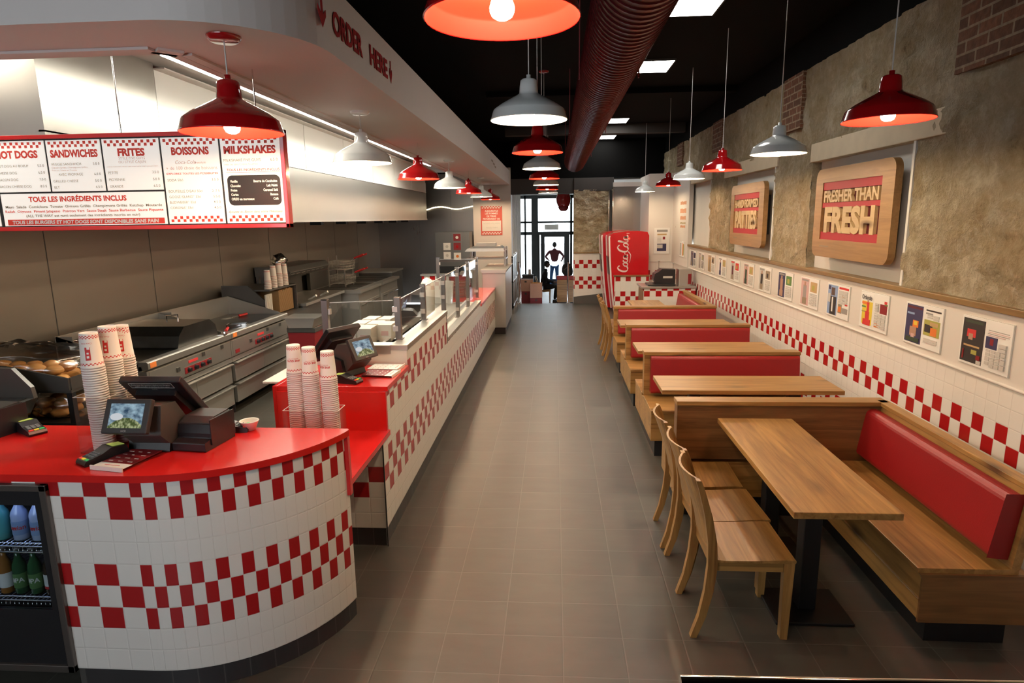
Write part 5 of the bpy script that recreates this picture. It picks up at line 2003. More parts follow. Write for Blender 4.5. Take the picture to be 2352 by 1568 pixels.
mag('framed_page', 'framed cover of a man in a dark jacket beside a page with red banner', YM[3], 0,
    [(0, 1, 0, 1, 'blue_print'), (0.05, 0.28, 0.84, 0.97, 'navy_print'), (0.36, 0.72, 0.66, 0.92, 'skin_dark'), (0.28, 0.9, 0.0, 0.62, 'black_print'), (0.46, 0.6, 0.1, 0.6, 'white_print'), (0.05, 0.3, 0.4, 0.7, 'grey_light')],
    [(0.05, 0.98, 0.92, 0.99, 'print_red'), (0.05, 0.42, 0.12, 0.42, 'brown_print'), (0.08, 0.36, 0.16, 0.34, 'orange_print'), (0.45, 0.98, 0.14, 0.32, 'grey_print'), (0.40, 0.62, 0.62, 0.72, 'tan_print'), (0.5, 0.62, 0.54, 0.62, 'black_print'), (0.72, 0.95, 0.42, 0.46, 'print_red')] + txt_cols(rm, 2, 0.46, 0.88))
KINDS_ = [('pale pink magazine cover with a standing figure', 'pink_print', 'grey_print', 'tan_print'), ('dark magazine cover with a face in the middle', 'navy_print', 'skin_print', 'green_print'), ('magazine cover with a dark suited figure on grey', 'grey_light', 'black_print', 'brown_print'),
          ('magazine cover of a figure beside an ochre photo page', 'pink_print', 'green_dark', 'tan_print'), ('magazine cover beside a page with a red heart shape', 'grey_light', 'maroon_cloth', 'print_red'), ('magazine cover with a blue badge in the middle', 'white_print', 'navy_print', 'tan_print'),
          ('brown magazine cover beside a brown photo page', 'tan_print', 'brown_print', 'brown_print'), ('grey newspaper page with dark columns', 'grey_light', 'grey_print', 'grey_print'), ('pair of dark violet pages', 'navy_print', 'grey_print', 'navy_print')]
ORD = ['fifth', 'sixth', 'seventh', 'eighth', 'ninth', 'tenth', 'eleventh', 'twelfth', 'last']
for k, (nm, c0_, c1_, c2_) in enumerate(KINDS_):
    mag('framed_page', 'framed ' + nm + ', ' + ORD[k] + ' from the front', YM[4 + k], 0,
        [(0, 1, 0, 1, c0_), (0.3, 0.7, 0.25, 0.75, c1_), (0.4, 0.6, 0.72, 0.88, 'skin_print'), (0.1, 0.9, 0.90, 0.97, 'grey_print' if k != 4 else 'print_red'), (0.25, 0.75, 0.03, 0.28, c1_ if k % 2 else 'brown_print')],
        [(0.1, 0.9, 0.55, 0.92, c2_), (0.3, 0.6, 0.62, 0.8, 'black_print' if k in (2, 6, 8) else 'olive_print')] + txt_cols(rm, 3, 0.06, 0.5, mt='grey_light' if k < 7 else 'grey_print'))
mag('framed_page', 'framed page with an orange red column on the white far corner wall', 13.05, 0,
    [(0.1, 0.45, 0.05, 0.95, 'grey_print'), (0.5, 0.9, 0.05, 0.95, 'grey_light')], [(0.25, 0.6, 0.05, 0.95, 'orange_print'), (0.62, 0.95, 0.1, 0.9, 'olive_print')], zc=1.44, x=XW - 0.03, grp='framed pages in the white corner')
m = MB()
m.box((-0.17, 0, 0), (0.17, 0.012, 0.56), 'white_print')
m.box((-0.11, -0.002, 0.47), (0.12, 0.0, 0.52), 'grey_print')
m.box((-0.10, -0.002, 0.40), (0.10, 0.0, 0.435), 'tan_print')
m.box((0.02, -0.002, 0.31), (0.07, 0.0, 0.37), 'dark_red')
m.box((-0.10, -0.002, 0.06), (0.10, 0.0, 0.22), 'navy_print')
m.box((-0.10, -0.003, 0.12), (0.02, -0.002, 0.2), 'grey_light')
for k in range(5):
    m.box((-0.10, -0.002, 0.25 + 0.027 * k), (-0.01, 0.0, 0.265 + 0.027 * k), 'grey_light')
one(m, 'framed_page', 'framed newspaper front page facing the room on the white far corner wall', 'picture', (2.345, 14.186, 1.29), 0.0, 'framed pages in the white corner')
# orange slogan lettering painted on the white corner wall
m = MB()
for (mt, z, h, w) in (('orange_soft', 0.455, 0.09, 0.60), ('orange_soft', 0.29, 0.12, 0.60), ('orange_soft', 0.16, 0.10, 0.55), ('olive_soft', 0.075, 0.05, 0.55), ('orange_soft', 0.0, 0.07, 0.50)):
    for j in range(5):
        m.box((-0.002, -w / 2 + j * w / 5, z + 0.005 + 0.004 * (j % 2)), (0.0, -w / 2 + (j + 0.86) * w / 5, z + h * (0.8 - 0.06 * (j % 3))), mt)
simple('orange_soft', (0.62, 0.30, 0.17), 0.7)
simple('olive_soft', (0.45, 0.36, 0.2), 0.7)
one(m, 'wall_lettering', 'faded orange slogan lines painted on the white far corner wall', 'lettering', (XW - 0.031, 13.1, 1.86), 0.0)
m = MB()
m.rbox((-0.012, -0.04, 0), (0.0, 0.04, 0.13), 0.01, 'grey_light', axis='x')
m.box((-0.016, -0.02, 0.04), (-0.012, 0.02, 0.09), 'white_print')
one(m, 'wall_switch', 'small grey wall switch under the last framed pages', 'switch', (XW, 12.2, 0.95))

# ================================================================ ORDER HERE lettering on the bulkhead
M = frame_M((0, 0, 0), (0, 1, 0), (0, 0, 1))
simple('arrow_red', (0.36, 0.008, 0.012), 0.8, spec=0.2)
t = thing('order_sign', 'red ORDER HERE lettering with two arrows on the white bulkhead', 'sign', (-1.088, 3.78, 3.01))


def arrow(c, s):
    m = MB()
    m.prism([(c - 0.013 * s, 0.125), (c + 0.013 * s, 0.125), (c + 0.013 * s, 0.045), (c + 0.055 * s, 0.075), (c + 0.055 * s, 0.045), (c, -0.015), (c - 0.055 * s, 0.045), (c - 0.055 * s, 0.075), (c - 0.013 * s, 0.045)], 0.0, 0.002, 'arrow_red', 'z', M)
    m.build('arrow', t)


arrow(-0.645, 0.95)
arrow(0.625, 0.6)
for w_, c_, l_ in (('ORDER', -0.255, 0.49), ('HERE', 0.34, 0.40)):
    m = MB()
    m.text(w_, 'arrow_red', (c_, 0.0, 0.001), (1, 0, 0), (0, 1, 0), 0.105, w=l_, off=0.03, ext=0.002, M=M)
    m.build('lettering', t)
m = MB()
for k in range(3):
    m.box((0, -0.5 + 0.30 * k, 0.10 - 0.03 * k), (0.002, -0.22 + 0.30 * k, 0.13 - 0.03 * k), 'brown_print')
one(m, 'small_notice', 'small dark painted notice at the far end of the white bulkhead', 'sign', (-1.09, 11.8, 2.98))

# ================================================================ PENDANT LAMPS
bulb_light = 0


def pendant(colour, label, loc, ceil_z, canopy_dz=0.0, grp=None):
    """enamelled warehouse shade; origin at the rim"""
    ou, inn = ('red_enamel', 'red_inside') if colour == 'red' else ('white_enamel', 'white_inside')
    t = thing('pendant_lamp', label, 'lamp', loc, 0.0, grp)
    m = MB()
    pr = [(0.200, 0.000), (0.2025, 0.003), (0.200, 0.006), (0.187, 0.048), (0.183, 0.054), (0.150, 0.078), (0.105, 0.103), (0.068, 0.122), (0.052, 0.131), (0.049, 0.138), (0.047, 0.165), (0.043, 0.196), (0.034, 0.204), (0.012, 0.208), (0.012, 0.225), (0.0, 0.226)]
    m.lathe(pr, ou, n=48)
    m.build('lamp_shade', t)
    m = MB()
    pr = [(0.1985, 0.001), (0.196, 0.006), (0.184, 0.046), (0.180, 0.052), (0.148, 0.075), (0.104, 0.100), (0.067, 0.119), (0.047, 0.128), (0.044, 0.16), (0.0, 0.162)]
    m.lathe(pr[::-1], inn, n=48)
    m.build('shade_lining', t)
    m = MB()
    m.lathe([(r_, z_ - 0.030) for r_, z_ in ((0.0, 0.028), (0.014, 0.0295), (0.025, 0.036), (0.031, 0.047), (0.032, 0.058), (0.028, 0.072), (0.019, 0.09), (0.014, 0.105), (0.0135, 0.145))][::-1], 'bulb_glow', n=20)
    m.build('bulb', t)
    m = MB()
    m.cyl((0, 0, 0.11), (0, 0, 0.165), 0.018, 'white_plastic', n=14)
    m.build('bulb_socket', t)
    m = MB()
    m.tube([(0, 0, 0.22), (0, 0, ceil_z - loc[2])], 0.0032, 'cable_white', 6)
    m.build('cord', t)
    m = MB()
    c = ceil_z - loc[2]
    m.lathe([(0.0, c - 0.022), (0.05, c - 0.022), (0.064, c - 0.012), (0.066, c)], ou, n=28)
    m.build('ceiling_canopy', t)
    return t


def lamp_row(cols, pts, ceil_z, words_, grp, size=1.0):
    first = {}
    for k, (c, p) in enumerate(zip(cols, pts)):
        lab = words_(k, c)
        if c in first:
            dup(first[c], p, 0.0, lab)
        else:
            first[c] = pendant(c, lab, p, p[2] + (ceil_z - p[2]) / size, grp=grp)
            first[c].scale = (size, size, size)


NTH = ['first', 'second', 'third', 'fourth', 'fifth', 'sixth', 'seventh', 'eighth']
cols = ['red' if k % 2 == 0 else 'white' for k in range(8)]
ym = [1.74, 3.46, 5.155, 6.80, 8.50, 10.15, 11.75, 13.4]
lamp_row(cols, [(-0.133, y, 2.60) for y in ym], 3.92, lambda k, c: c + ' enamel pendant lamp ' + NTH[k] + ' from the front in the row over the aisle', 'pendant lamps over the aisle')
yl = [2.90, 4.91, 6.94, 9.0, 11.0, 12.9, 14.75]
lamp_row(cols, [(-1.455, yl[0], 2.495)] + [(-1.463, y, 2.528) for y in yl[1:]], 2.905, lambda k, c: c + ' enamel pendant lamp ' + NTH[k] + ' from the front in the row under the bulkhead', 'pendant lamps under the white bulkhead', 1.11)
yr = [3.262, 5.02, 6.87, 8.55, 10.62, 13.30]
xr = [1.582, 1.668, 1.725, 1.735, 1.83, 1.83]
lamp_row(cols[:6], [(x, y, 2.53 + 0.012 * k) for k, (x, y) in enumerate(zip(xr, yr))], 3.92, lambda k, c: c + ' enamel pendant lamp ' + NTH[k] + ' from the front in the row over the tables', 'pendant lamps over the tables')

# spiral duct
t = thing('spiral_duct', 'dark red spiral ventilation duct running under the black ceiling', 'duct', (0.42, 5.0, 3.03))
m = MB()
n = 40
pr = []
y = -7.2
while y < 8.6:
    pr += [(y, 0.215), (y + 0.055, 0.215), (y + 0.06, 0.2215), (y + 0.072, 0.2215), (y + 0.077, 0.215)]
    y += 0.0775
V, F = [], []
for (yy, r) in pr:
    for i in range(n):
        a = 2 * math.pi * i / n
        V.append((r * math.cos(a), yy + 0.06 * i / n, 0.22 + r * math.sin(a)))
for j in range(len(pr) - 1):
    for i in range(n):
        F.append((j * n + i, (j + 1) * n + i, (j + 1) * n + (i + 1) % n, j * n + (i + 1) % n))
m.add(V, F, 'red_duct')
m.cyl((0, 8.55, 0.22), (0, 8.62, 0.22), 0.218, 'red_duct', n=40)
m.build('duct_tube', t)
for yy in (-3.0, 0.2, 3.4, 6.6):
    m = MB()
    for s in (-1, 1):
        m.box((s * 0.228 - 0.004, yy, 0.12), (s * 0.228 + 0.004, yy + 0.04, 0.89), 'dark_red')
    m.build('hanger_strap', t)

# ceiling light panels
for k, (x, ya, yb) in enumerate(((1.136, 5.62, 6.35), (1.114, 8.04, 8.66), (1.086, 12.46, 13.05), (1.082, 14.93, 15.60))):
    t = thing('ceiling_light', 'bright square ceiling light panel ' + NTH[k] + ' from the front beside the red duct', 'light', (x, (ya + yb) / 2, 3.90), 0.0, 'square light panels in the black ceiling')
    d = (yb - ya) / 2
    m = MB()
    m.box((-0.305, -d, -0.002), (0.305, d, 0.004), 'panel_glow')
    m.build('diffuser', t)
    m = MB()
    for a, b in (((-0.32, -d - 0.015), (0.32, -d)), ((-0.32, d), (0.32, d + 0.015)), ((-0.32, -d), (-0.305, d)), ((0.305, -d), (0.32, d))):
        m.box((a[0], a[1], -0.004), (b[0], b[1], 0.02), 'charcoal_paint')
    m.build('frame', t)


# ================================================================ KITCHEN
# extraction hood along the wall, with white panelling up to the ceiling and a light channel
t = thing('extraction_hood', 'long steel extraction hood over the cooking line', 'hood', (-3.6, 9.5, 2.09))
ox, oy, oz = -3.6, 9.5, 2.09


def KB(m, a, b, mt):
    m.box((a[0] - ox, a[1] - oy, a[2] - oz), (b[0] - ox, b[1] - oy, b[2] - oz), mt)


m = MB()
KB(m, (-2.90, 4.66, 2.10), (-2.88, 14.4, 2.68), 'steel_hood')
KB(m, (-2.905, 4.66, 2.09), (-2.87, 14.4, 2.115), 'steel_y')
KB(m, (-4.44, 14.38, 2.09), (-2.88, 14.40, 2.9), 'steel_hood')
KB(m, (-4.44, 4.66, 2.62), (-2.9, 14.38, 2.64), 'dark_steel')
m.build('hood_front', t)
m = MB()
KB(m, (-2.92, 3.56, 2.10), (-2.885, 4.66, 2.63), 'steel_hood')
KB(m, (-2.92, 3.56, 2.62), (-2.885, 4.66, 3.23), 'steel_hood')
KB(m, (-4.44, 3.56, 2.10), (-2.92, 3.58, 3.23), 'steel_hood')
KB(m, (-4.44, 4.64, 2.10), (-2.9, 4.66, 2.7), 'steel_hood')
m.build('hood_end', t)
m = MB()
for k in range(7):
    KB(m, (-2.90, 4.67 + 1.39 * k, 2.70), (-2.888, 4.66 + 1.39 * (k + 1) - 0.006, 3.19), 'glossy_white_panel')
KB(m, (-2.905, 4.66, 2.685), (-2.875, 14.4, 2.70), 'glossy_white_panel')
KB(m, (-2.905, 4.66, 3.19), (-2.80, 14.4, 3.20), 'white_paint')
m.build('fascia_panel', t)
for k in range(9):
    m = MB()
    yy = 5.3 + k * 1.02
    KB(m, (-3.25, yy, 2.05), (-3.10, yy + 0.10, 2.10), 'black_metal')
    m.build('filter_knob', t)
t = thing('light_channel', 'long bright light channel between the hood fascia and the bulkhead', 'light', (-2.22, 7.7, 3.05))
m = MB()
m.box((-0.05, -3.95, 0.0), (0.05, 4.0, 0.01), 'led_glow')
m.build('diffuser', t)
m = MB()
m.box((-0.06, -3.98, 0.01), (0.06, 4.03, 0.182), 'white_paint')
m.build('channel_body', t)
m = MB()  # unseen tube added to brighten the steel hood panel
m.box((-0.5, -0.05, 0.0), (0.5, 0.05, 0.01), 'led_glow')
m.box((-0.52, -0.06, 0.01), (0.52, 0.06, 0.06), 'white_paint')
one(m, 'added_light_tube', 'added light tube hidden behind the bulkhead to brighten the steel panel', 'light', (-3.75, 3.28, 3.17))
m = MB()  # glowing tube modelled in place of the light channel's reflection in the steel
pts = [(0.05 * math.sin(7 * u) * (1 if u > 0.2 else 0) * 0.6 - 2.45 + 1.5 * (u - 0.5), 15.93, 2.33 + 0.035 * math.sin(9 * u) + 0.05 * min(1, 4 * u)) for u in [i / 30 for i in range(31)]]
m.tube([(p[0] + 2.45, p[1] - 15.93, p[2] - 2.33) for p in pts], 0.012, 'reflection_glow', 6)
one(m, 'light_reflection', 'thin wavy glowing strip drawn as a light reflection on the steel end wall', 'light', (-2.45, 15.93, 2.33))

# griddles -------------------------------------------------------------------------------
XG = -3.5


def griddle(label, y0, y1, orange=True):
    t = thing('griddle', label, 'griddle', (-3.9, (y0 + y1) / 2, 0), 0.0, 'flat top griddles on refrigerated bases')
    ox, oy = -3.9, (y0 + y1) / 2

    def b(m, a, c, mt):
        m.box((a[0] - ox, a[1] - oy, a[2]), (c[0] - ox, c[1] - oy, c[2]), mt)
    e = 0.004
    y0 += e
    y1 -= e
    m = MB()
    b(m, (-4.30, y0, 0.64), (XG - 0.06, y1, 0.885), 'steel')
    b(m, (XG - 0.06, y0, 0.655), (XG - 0.02, y1, 0.84), 'steel_y')
    m.build('griddle_body', t)
    m = MB()
    m.prism([(XG - 0.09 - ox, 0.845), (XG - ox, 0.86), (XG - ox, 0.915), (XG - 0.012 - ox, 0.925), (XG - 0.09 - ox, 0.925)], y0 - oy, y1 - oy, 'steel_y', 'y')
    m.build('front_lip', t, bev=0.003)
    m = MB()
    b(m, (-4.28, y0 + 0.03, 0.88), (XG - 0.09, y1 - 0.03, 0.915), 'griddle')
    m.build('cooking_plate', t)
    m = MB()
    b(m, (-4.31, y0, 0.88), (-4.285, y1, 1.15), 'steel_y')
    m.prism([(y0 - oy, 0.88), (y0 + 0.012 - oy, 0.88), (y0 + 0.012 - oy, 1.15), (y0 - oy, 1.15)], -4.3 - ox, -4.15 - ox, 'steel', 'x')
    for yy in (y0, y1 - 0.012):
        V = [(-4.29 - ox, yy - oy, 0.9), (XG - 0.1 - ox, yy - oy, 0.9), (XG - 0.1 - ox, yy - oy, 0.935), (-4.29 - ox, yy - oy, 1.15)]
        V += [(x, y + 0.012, z) for x, y, z in V]
        m.add(V, [(0, 1, 2, 3), (7, 6, 5, 4), (0, 4, 5, 1), (1, 5, 6, 2), (2, 6, 7, 3), (3, 7, 4, 0)], 'steel')
    m.build('splash_guard', t)
    m = MB()
    b(m, (XG - 0.021, y0 + 0.03, 0.665), (XG - 0.016, y1 - 0.03, 0.83), 'steel_y')
    b(m, (XG - 0.017, y0 + 0.55, 0.685), (XG - 0.012, y0 + 1.02, 0.745), 'dark_red')
    b(m, (XG - 0.017, y0 + 0.62, 0.775), (XG - 0.012, y0 + 0.78, 0.80), 'print_red')
    b(m, (XG - 0.017, y0 + 0.08, 0.68), (XG - 0.012, y0 + 0.17, 0.72), 'dark_red')
    m.build('control_panel', t)
    for k in range(4):
        m = MB()
        c = (XG - 0.014 - ox, y0 + 0.61 + 0.115 * k - oy, 0.715)
        m.cyl(c, (c[0] + 0.03, c[1], c[2]), 0.024, 'black_plastic', r1=0.019, n=14)
        m.build('knob', t)
    for yy, zz in ((y0 + 0.42, 0.735), (y0 + 0.86, 0.79), (y0 + 1.22, 0.79)):
        m = MB()
        b(m, (XG - 0.017, yy, zz), (XG - 0.008, yy + 0.05, zz + 0.04), 'dark_steel')
        m.build('switch_plate', t)
    if orange:
        m = MB()
        b(m, (XG + 0.0005, y0 + 0.03, 0.867), (XG + 0.002, y0 + 0.115, 0.912), 'orange_print')
        m.build('warning_label', t)
    m = MB()
    b(m, (-4.30, y0, 0.12), (XG - 0.06, y1, 0.63), 'dark_steel')
    b(m, (XG - 0.06, y0, 0.60), (XG - 0.02, y1, 0.645), 'steel_y')
    m.build('base_cabinet', t)
    for r, (za, zb_) in enumerate(((0.375, 0.575), (0.135, 0.335))):
        for c in range(2):
            w = (y1 - y0 - 0.06) / 2
            ya = y0 + 0.03 + c * w
            m = MB()
            b(m, (XG - 0.05, ya + 0.003, za), (XG - 0.015, ya + w - 0.003, zb_), 'steel_y')
            m.prism([(XG - 0.015 - ox, zb_ - 0.01), (XG + 0.02 - ox, zb_ + 0.0), (XG + 0.02 - ox, zb_ + 0.012), (XG - 0.04 - ox, zb_ + 0.015), (XG - 0.04 - ox, zb_)], ya + 0.003 - oy, ya + w - 0.003 - oy, 'steel_y', 'y')
            m.build('drawer', t, bev=0.002)
    for yy in (y0 + 0.1, y1 - 0.1):
        for xx in (XG - 0.12, -4.2):
            m = MB()
            m.cyl((xx - ox, yy - oy, 0), (xx - ox, yy - oy, 0.12), 0.028, 'black_plastic', n=12)
            m.build('foot', t)
    return t


griddle('near steel flat top griddle with orange label and red knob strip', 5.08, 6.52)
griddle('far steel flat top griddle beside the paper bag stand', 6.52, 8.0)

t = thing('griddle_dome', 'dark shallow dome cover standing on the near griddle', 'dome', (-3.95, 6.02, 0.915))
m = MB()
m.prism([(-0.34, 0.0), (0.40, 0.0), (0.36, 0.13), (0.26, 0.20), (-0.20, 0.20), (-0.30, 0.12)], -0.33, 0.36, 'griddle', 'x')
m.build('dome_shell', t, bev=0.02, seg=3)
m = MB()
m.tube([(0, 0.1, 0.19), (0.0, 0.1, 0.26), (0.12, 0.1, 0.27), (0.12, 0.1, 0.19)], 0.008, 'chrome', 8)
m.build('handle', t)
m = MB()
m.tube([(-0.05, -0.02, 0), (-0.05, 0.42, 0.0), (0.09, 0.42, 0.0), (0.09, -0.02, 0.0)], 0.012, 'chrome', 8)
one(m, 'rail_handle', 'chrome rail hooked on the near griddle splash guard', 'rail', (-4.15, 5.10, 1.10))


def spatula(label, loc, rz, rot=0.25):
    t = thing('spatula', label, 'spatula', loc, rz, 'red handled spatulas on the griddles')
    m = MB()
    m.tube([(0, 0, 0.012), (0.06, 0, 0.014), (0.13, 0, 0.02)], 0.016, 'print_red', 10)
    m.build('handle', t)
    m = MB()
    m.box((-0.10, -0.006, 0.004), (0.0, 0.006, 0.012), 'chrome')
    m.box((-0.24, -0.045, 0.0), (-0.10, 0.045, 0.003), 'chrome')
    m.build('blade', t)
    return t


spatula('red handled spatula on the front lip between the two griddles', (-3.60, 6.60, 0.925), 1.9)
spatula('red handled spatula at the far end of the far griddle', (-4.02, 7.72, 0.917), 1.2)
t = thing('burger_press', 'square steel burger press lying on the far griddle', 'press', (-3.68, 7.02, 0.916), 0.3)
m = MB()
m.box((-0.11, -0.09, 0), (0.11, 0.09, 0.012), 'dark_steel')
m.build('press_plate', t)
m = MB()
for a, b in (((-0.11, -0.09), (0.11, -0.078)), ((-0.11, 0.078), (0.11, 0.09)), ((-0.11, -0.09), (-0.098, 0.09)), ((0.098, -0.09), (0.11, 0.09))):
    m.box((a[0], a[1], 0.012), (b[0], b[1], 0.03), 'chrome')
m.build('rim', t)

# bag stand with cups at the end of the griddles
t = thing('bag_stand', 'dark steel stand of paper bags with cups on top past the griddles', 'stand', (-4.0, 8.45, 0))
m = MB()
m.box((-0.40, -0.40, 0.12), (0.42, 0.48, 0.86), 'dark_steel')
m.build('stand_body', t)
m = MB()
m.prism([(-0.38, 0.86), (-0.38, 1.28), (-0.02, 1.28), (0.22, 1.06), (0.22, 0.86)], -0.43, -0.40, 'dark_steel', 'y')
m.box((-0.38, -0.40, 1.20), (0.26, 0.48, 1.22), 'dark_steel')
m.box((-0.38, 0.46, 0.86), (0.26, 0.48, 1.22), 'dark_steel')
m.build('side_panel', t)
for yy in (-0.38, 0.45):
    for xx in (-0.36, 0.38):
        m = MB()
        m.cyl((xx, yy, 0), (xx, yy, 0.12), 0.025, 'black_plastic', n=10)
        m.build('foot', t)
m = MB()
for k in range(26):
    m.box((-0.16, -0.01 + 0.018 * k - 0.005, 0), (0.16, -0.01 + 0.018 * k + 0.005, 0.30 + R.uniform(-.015, .015)), 'kraft')
tag(one(m, 'paper_bags', 'tight pack of brown paper bags standing in the steel stand', 'bags', (-3.94, 8.42, 0.87)), kind='stuff')
m = MB()
for k in range(6):
    m.box((-0.012, -0.12 + 0.03 * k, 0), (0.012, -0.105 + 0.03 * k, 0.29), 'paper')
tag(one(m, 'paper_liners', 'white paper liners packed in front of the brown bags', 'paper', (-3.78, 8.12, 0.87)), kind='stuff')
for j, (yy, n, nm) in enumerate(((8.14, 5, 'first'), (8.32, 7, 'second'), (8.50, 8, 'third'), (8.68, 7, 'fourth'))):
    for k in range(n):
        cup((-3.80, yy, 1.222 + 0.022 * k), 'white paper cup in the ' + nm + ' stack from the left on the bag stand', 'cups on the bag stand, ' + nm + ' stack')

# fry station ----------------------------------------------------------------------------
t = thing('fry_dump_station', 'dark steel fry warming station with an overhead heat bridge', 'fry station', (-4.0, 10.0, 0))
m = MB()
m.box((-0.42, -0.95, 0.10), (0.28, 0.75, 0.87), 'dark_steel')
m.box((-0.44, -0.97, 0.87), (0.34, 0.77, 0.91), 'steel')
m.build('cabinet', t)
m = MB()
m.box((-0.42, -0.90, 0.91), (-0.38, 0.70, 1.42), 'dark_steel')
m.prism([(-0.42, 1.30), (0.08, 1.30), (0.12, 1.36), (0.06, 1.44), (-0.42, 1.44)], -0.92, 0.72, 'dark_steel', 'y')
m.box((-0.35, -0.9, 0.91), (-0.1, -0.86, 1.30), 'dark_steel')
m.build('heat_bridge', t, bev=0.004)
m = MB()
for k in range(7):
    m.box((0.085, -0.85 + 0.20 * k, 1.325), (0.10, -0.72 + 0.20 * k, 1.33), 'steel')
    m.box((0.085, -0.85 + 0.20 * k, 1.345), (0.105, -0.72 + 0.20 * k, 1.35), 'steel')
m.build('vent_slots', t)
for k in range(2):
    m = MB()
    m.tube([(0.22, -0.55 + 0.5 * k, 0.915), (0.36, -0.60 + 0.5 * k, 0.985)], 0.018, 'white_plastic', 8)
    m.build('scoop_handle', t)
m = MB()
m.blob((0, 0, 0.08), (0.10, 0.14, 0.10), 'chrome', seed=3, amt=0.5, n=18, k=12, freq=4)
one(m, 'foil_bundle', 'crumpled silver foil bundle on top of the heat bridge', 'foil', (-4.15, 9.35, 1.44 - 0.0))
for k, (y0, nm) in enumerate(((10.85, 'nearer'), (12.3, 'farther'))):
    t = thing('deep_fryer', nm + ' dark steel deep fryer along the kitchen wall', 'fryer', (-3.9, y0 + 0.7, 0), 0.0, 'deep fryers')
    m = MB()
    m.box((-0.40, -0.66, 0.10), (0.45, 0.66, 0.84), 'steel')
    m.box((-0.42, -0.68, 0.84), (0.50, 0.68, 0.90), 'steel_y')
    m.box((-0.46, -0.68, 0.84), (-0.40, 0.68, 1.20), 'dark_steel')
    m.build('fryer_body', t)
    for c in range(3):
        m = MB()
        ya = -0.64 + c * 0.43
        m.box((0.45, ya, 0.16), (0.465, ya + 0.41, 0.66), 'steel')
        m.tube([(0.48, ya + 0.05, 0.62), (0.48, ya + 0.36, 0.62)], 0.01, 'chrome', 8)
        m.build('door', t)
        m = MB()
        m.box((-0.34, ya + 0.02, 0.90), (0.36, ya + 0.39, 0.905), 'griddle')
        m.build('oil_vat', t)
    m = MB()
    for yy in (-0.6, 0.6):
        m.cyl((0.4, yy, 0), (0.4, yy, 0.10), 0.03, 'black_plastic', n=10)
        m.cyl((-0.35, yy, 0), (-0.35, yy, 0.10), 0.03, 'black_plastic', n=10)
    m.build('castor', t)


def fry_basket(label, loc, rz=0.0):
    t = thing('fry_basket', label, 'basket', loc, rz, 'wire fry baskets with red handles')
    m = MB()
    for z in (0.0, 0.05, 0.10, 0.15):
        a, b = 0.17 + 0.1 * z, 0.075 + 0.1 * z
        m.tube([(-a, -b, z), (a, -b, z), (a, b, z), (-a, b, z), (-a, -b, z)], 0.0035, 'steel', 4)
    for i in range(13):
        x = -0.17 + 0.34 * i / 12
        m.tube([(x, -0.092, 0.15), (x, -0.075, 0), (x, 0.075, 0), (x, 0.092, 0.15)], 0.0022, 'steel', 4)
    for i in range(6):
        y = -0.07 + 0.14 * i / 5
        m.tube([(-0.186, y, 0.15), (-0.17, y, 0), (0.17, y, 0), (0.186, y, 0.15)], 0.0022, 'steel', 4)
    m.build('wire_basket', t)
    m = MB()
    m.tube([(0.185, 0.0, 0.15), (0.26, 0, 0.20)], 0.006, 'steel', 6)
    m.tube([(0.26, 0, 0.20), (0.44, 0, 0.27)], 0.016, 'print_red', 8)
    m.build('handle', t)
    return t


fb = fry_basket('upper wire fry basket with red handle on the rack above the fryers', (-3.95, 11.5, 1.22))
dup(fb, (-3.95, 11.72, 1.22), 0.0, 'second upper wire fry basket with red handle beside the first')
dup(fb, (-3.95, 11.5, 0.96), 0.0, 'lower wire fry basket with red handle under the upper ones')
dup(fb, (-3.95, 11.72, 0.96), 0.0, 'second lower wire fry basket with red handle under the upper ones')
m = MB()
for yy in (11.38, 11.85):
    m.box((-0.2, yy - 11.6 - 0.008, 0.0), (-0.18, yy - 11.6 + 0.008, 0.55), 'steel')
    m.box((0.10, yy - 11.6 - 0.008, 0.0), (0.12, yy - 11.6 + 0.008, 0.30), 'steel')
for zz in (0.03, 0.295):
    m.box((-0.2, -0.24, zz), (-0.18, 0.26, zz + 0.015), 'steel')
    m.box((0.10, -0.24, zz), (0.12, 0.26, zz + 0.015), 'steel')
one(m, 'basket_rack', 'steel rack holding the wire fry baskets', 'rack', (-3.95, 11.6, 0.905))
m = MB()
m.box((-0.4, -0.5, 0.1), (0.4, 0.5, 0.95), 'dark_steel')
m.box((-0.42, -0.52, 0.95), (0.42, 0.52, 0.985), 'steel_y')
for a in (-0.35, 0.35):
    for b in (-0.45, 0.45):
        m.cyl((a, b, 0), (a, b, 0.1), 0.025, 'black_plastic', n=8)
one(m, 'prep_table', 'dark steel prep table beyond the fryers', 'table', (-4.0, 14.3, 0))
# waste bin with a pan on top
t = thing('waste_bin', 'red waste bin under a steel pan beyond the griddles', 'bin', (-3.15, 7.7, 0))
m = MB()
m.prism([(-0.13, 0), (0.13, 0), (0.17, 0.74), (-0.17, 0.74)], -0.15, 0.15, 'dark_red', 'y')
m.build('bin_body', t, bev=0.01)
m = MB()
m.box((-0.18, -0.16, 0.74), (0.18, 0.16, 0.80), 'grey_plastic')
m.build('bin_rim', t, bev=0.006)
m = MB()
m.prism([(-0.15, 0), (0.15, 0), (0.19, 0.12), (-0.19, 0.12)], -0.17, 0.17, 'steel', 'y')
m.box((-0.22, -0.20, 0.12), (0.22, 0.20, 0.128), 'steel')
one(m, 'steel_pan', 'steel pan with a wide rim resting on the red bin', 'pan', (-3.15, 7.7, 0.80))

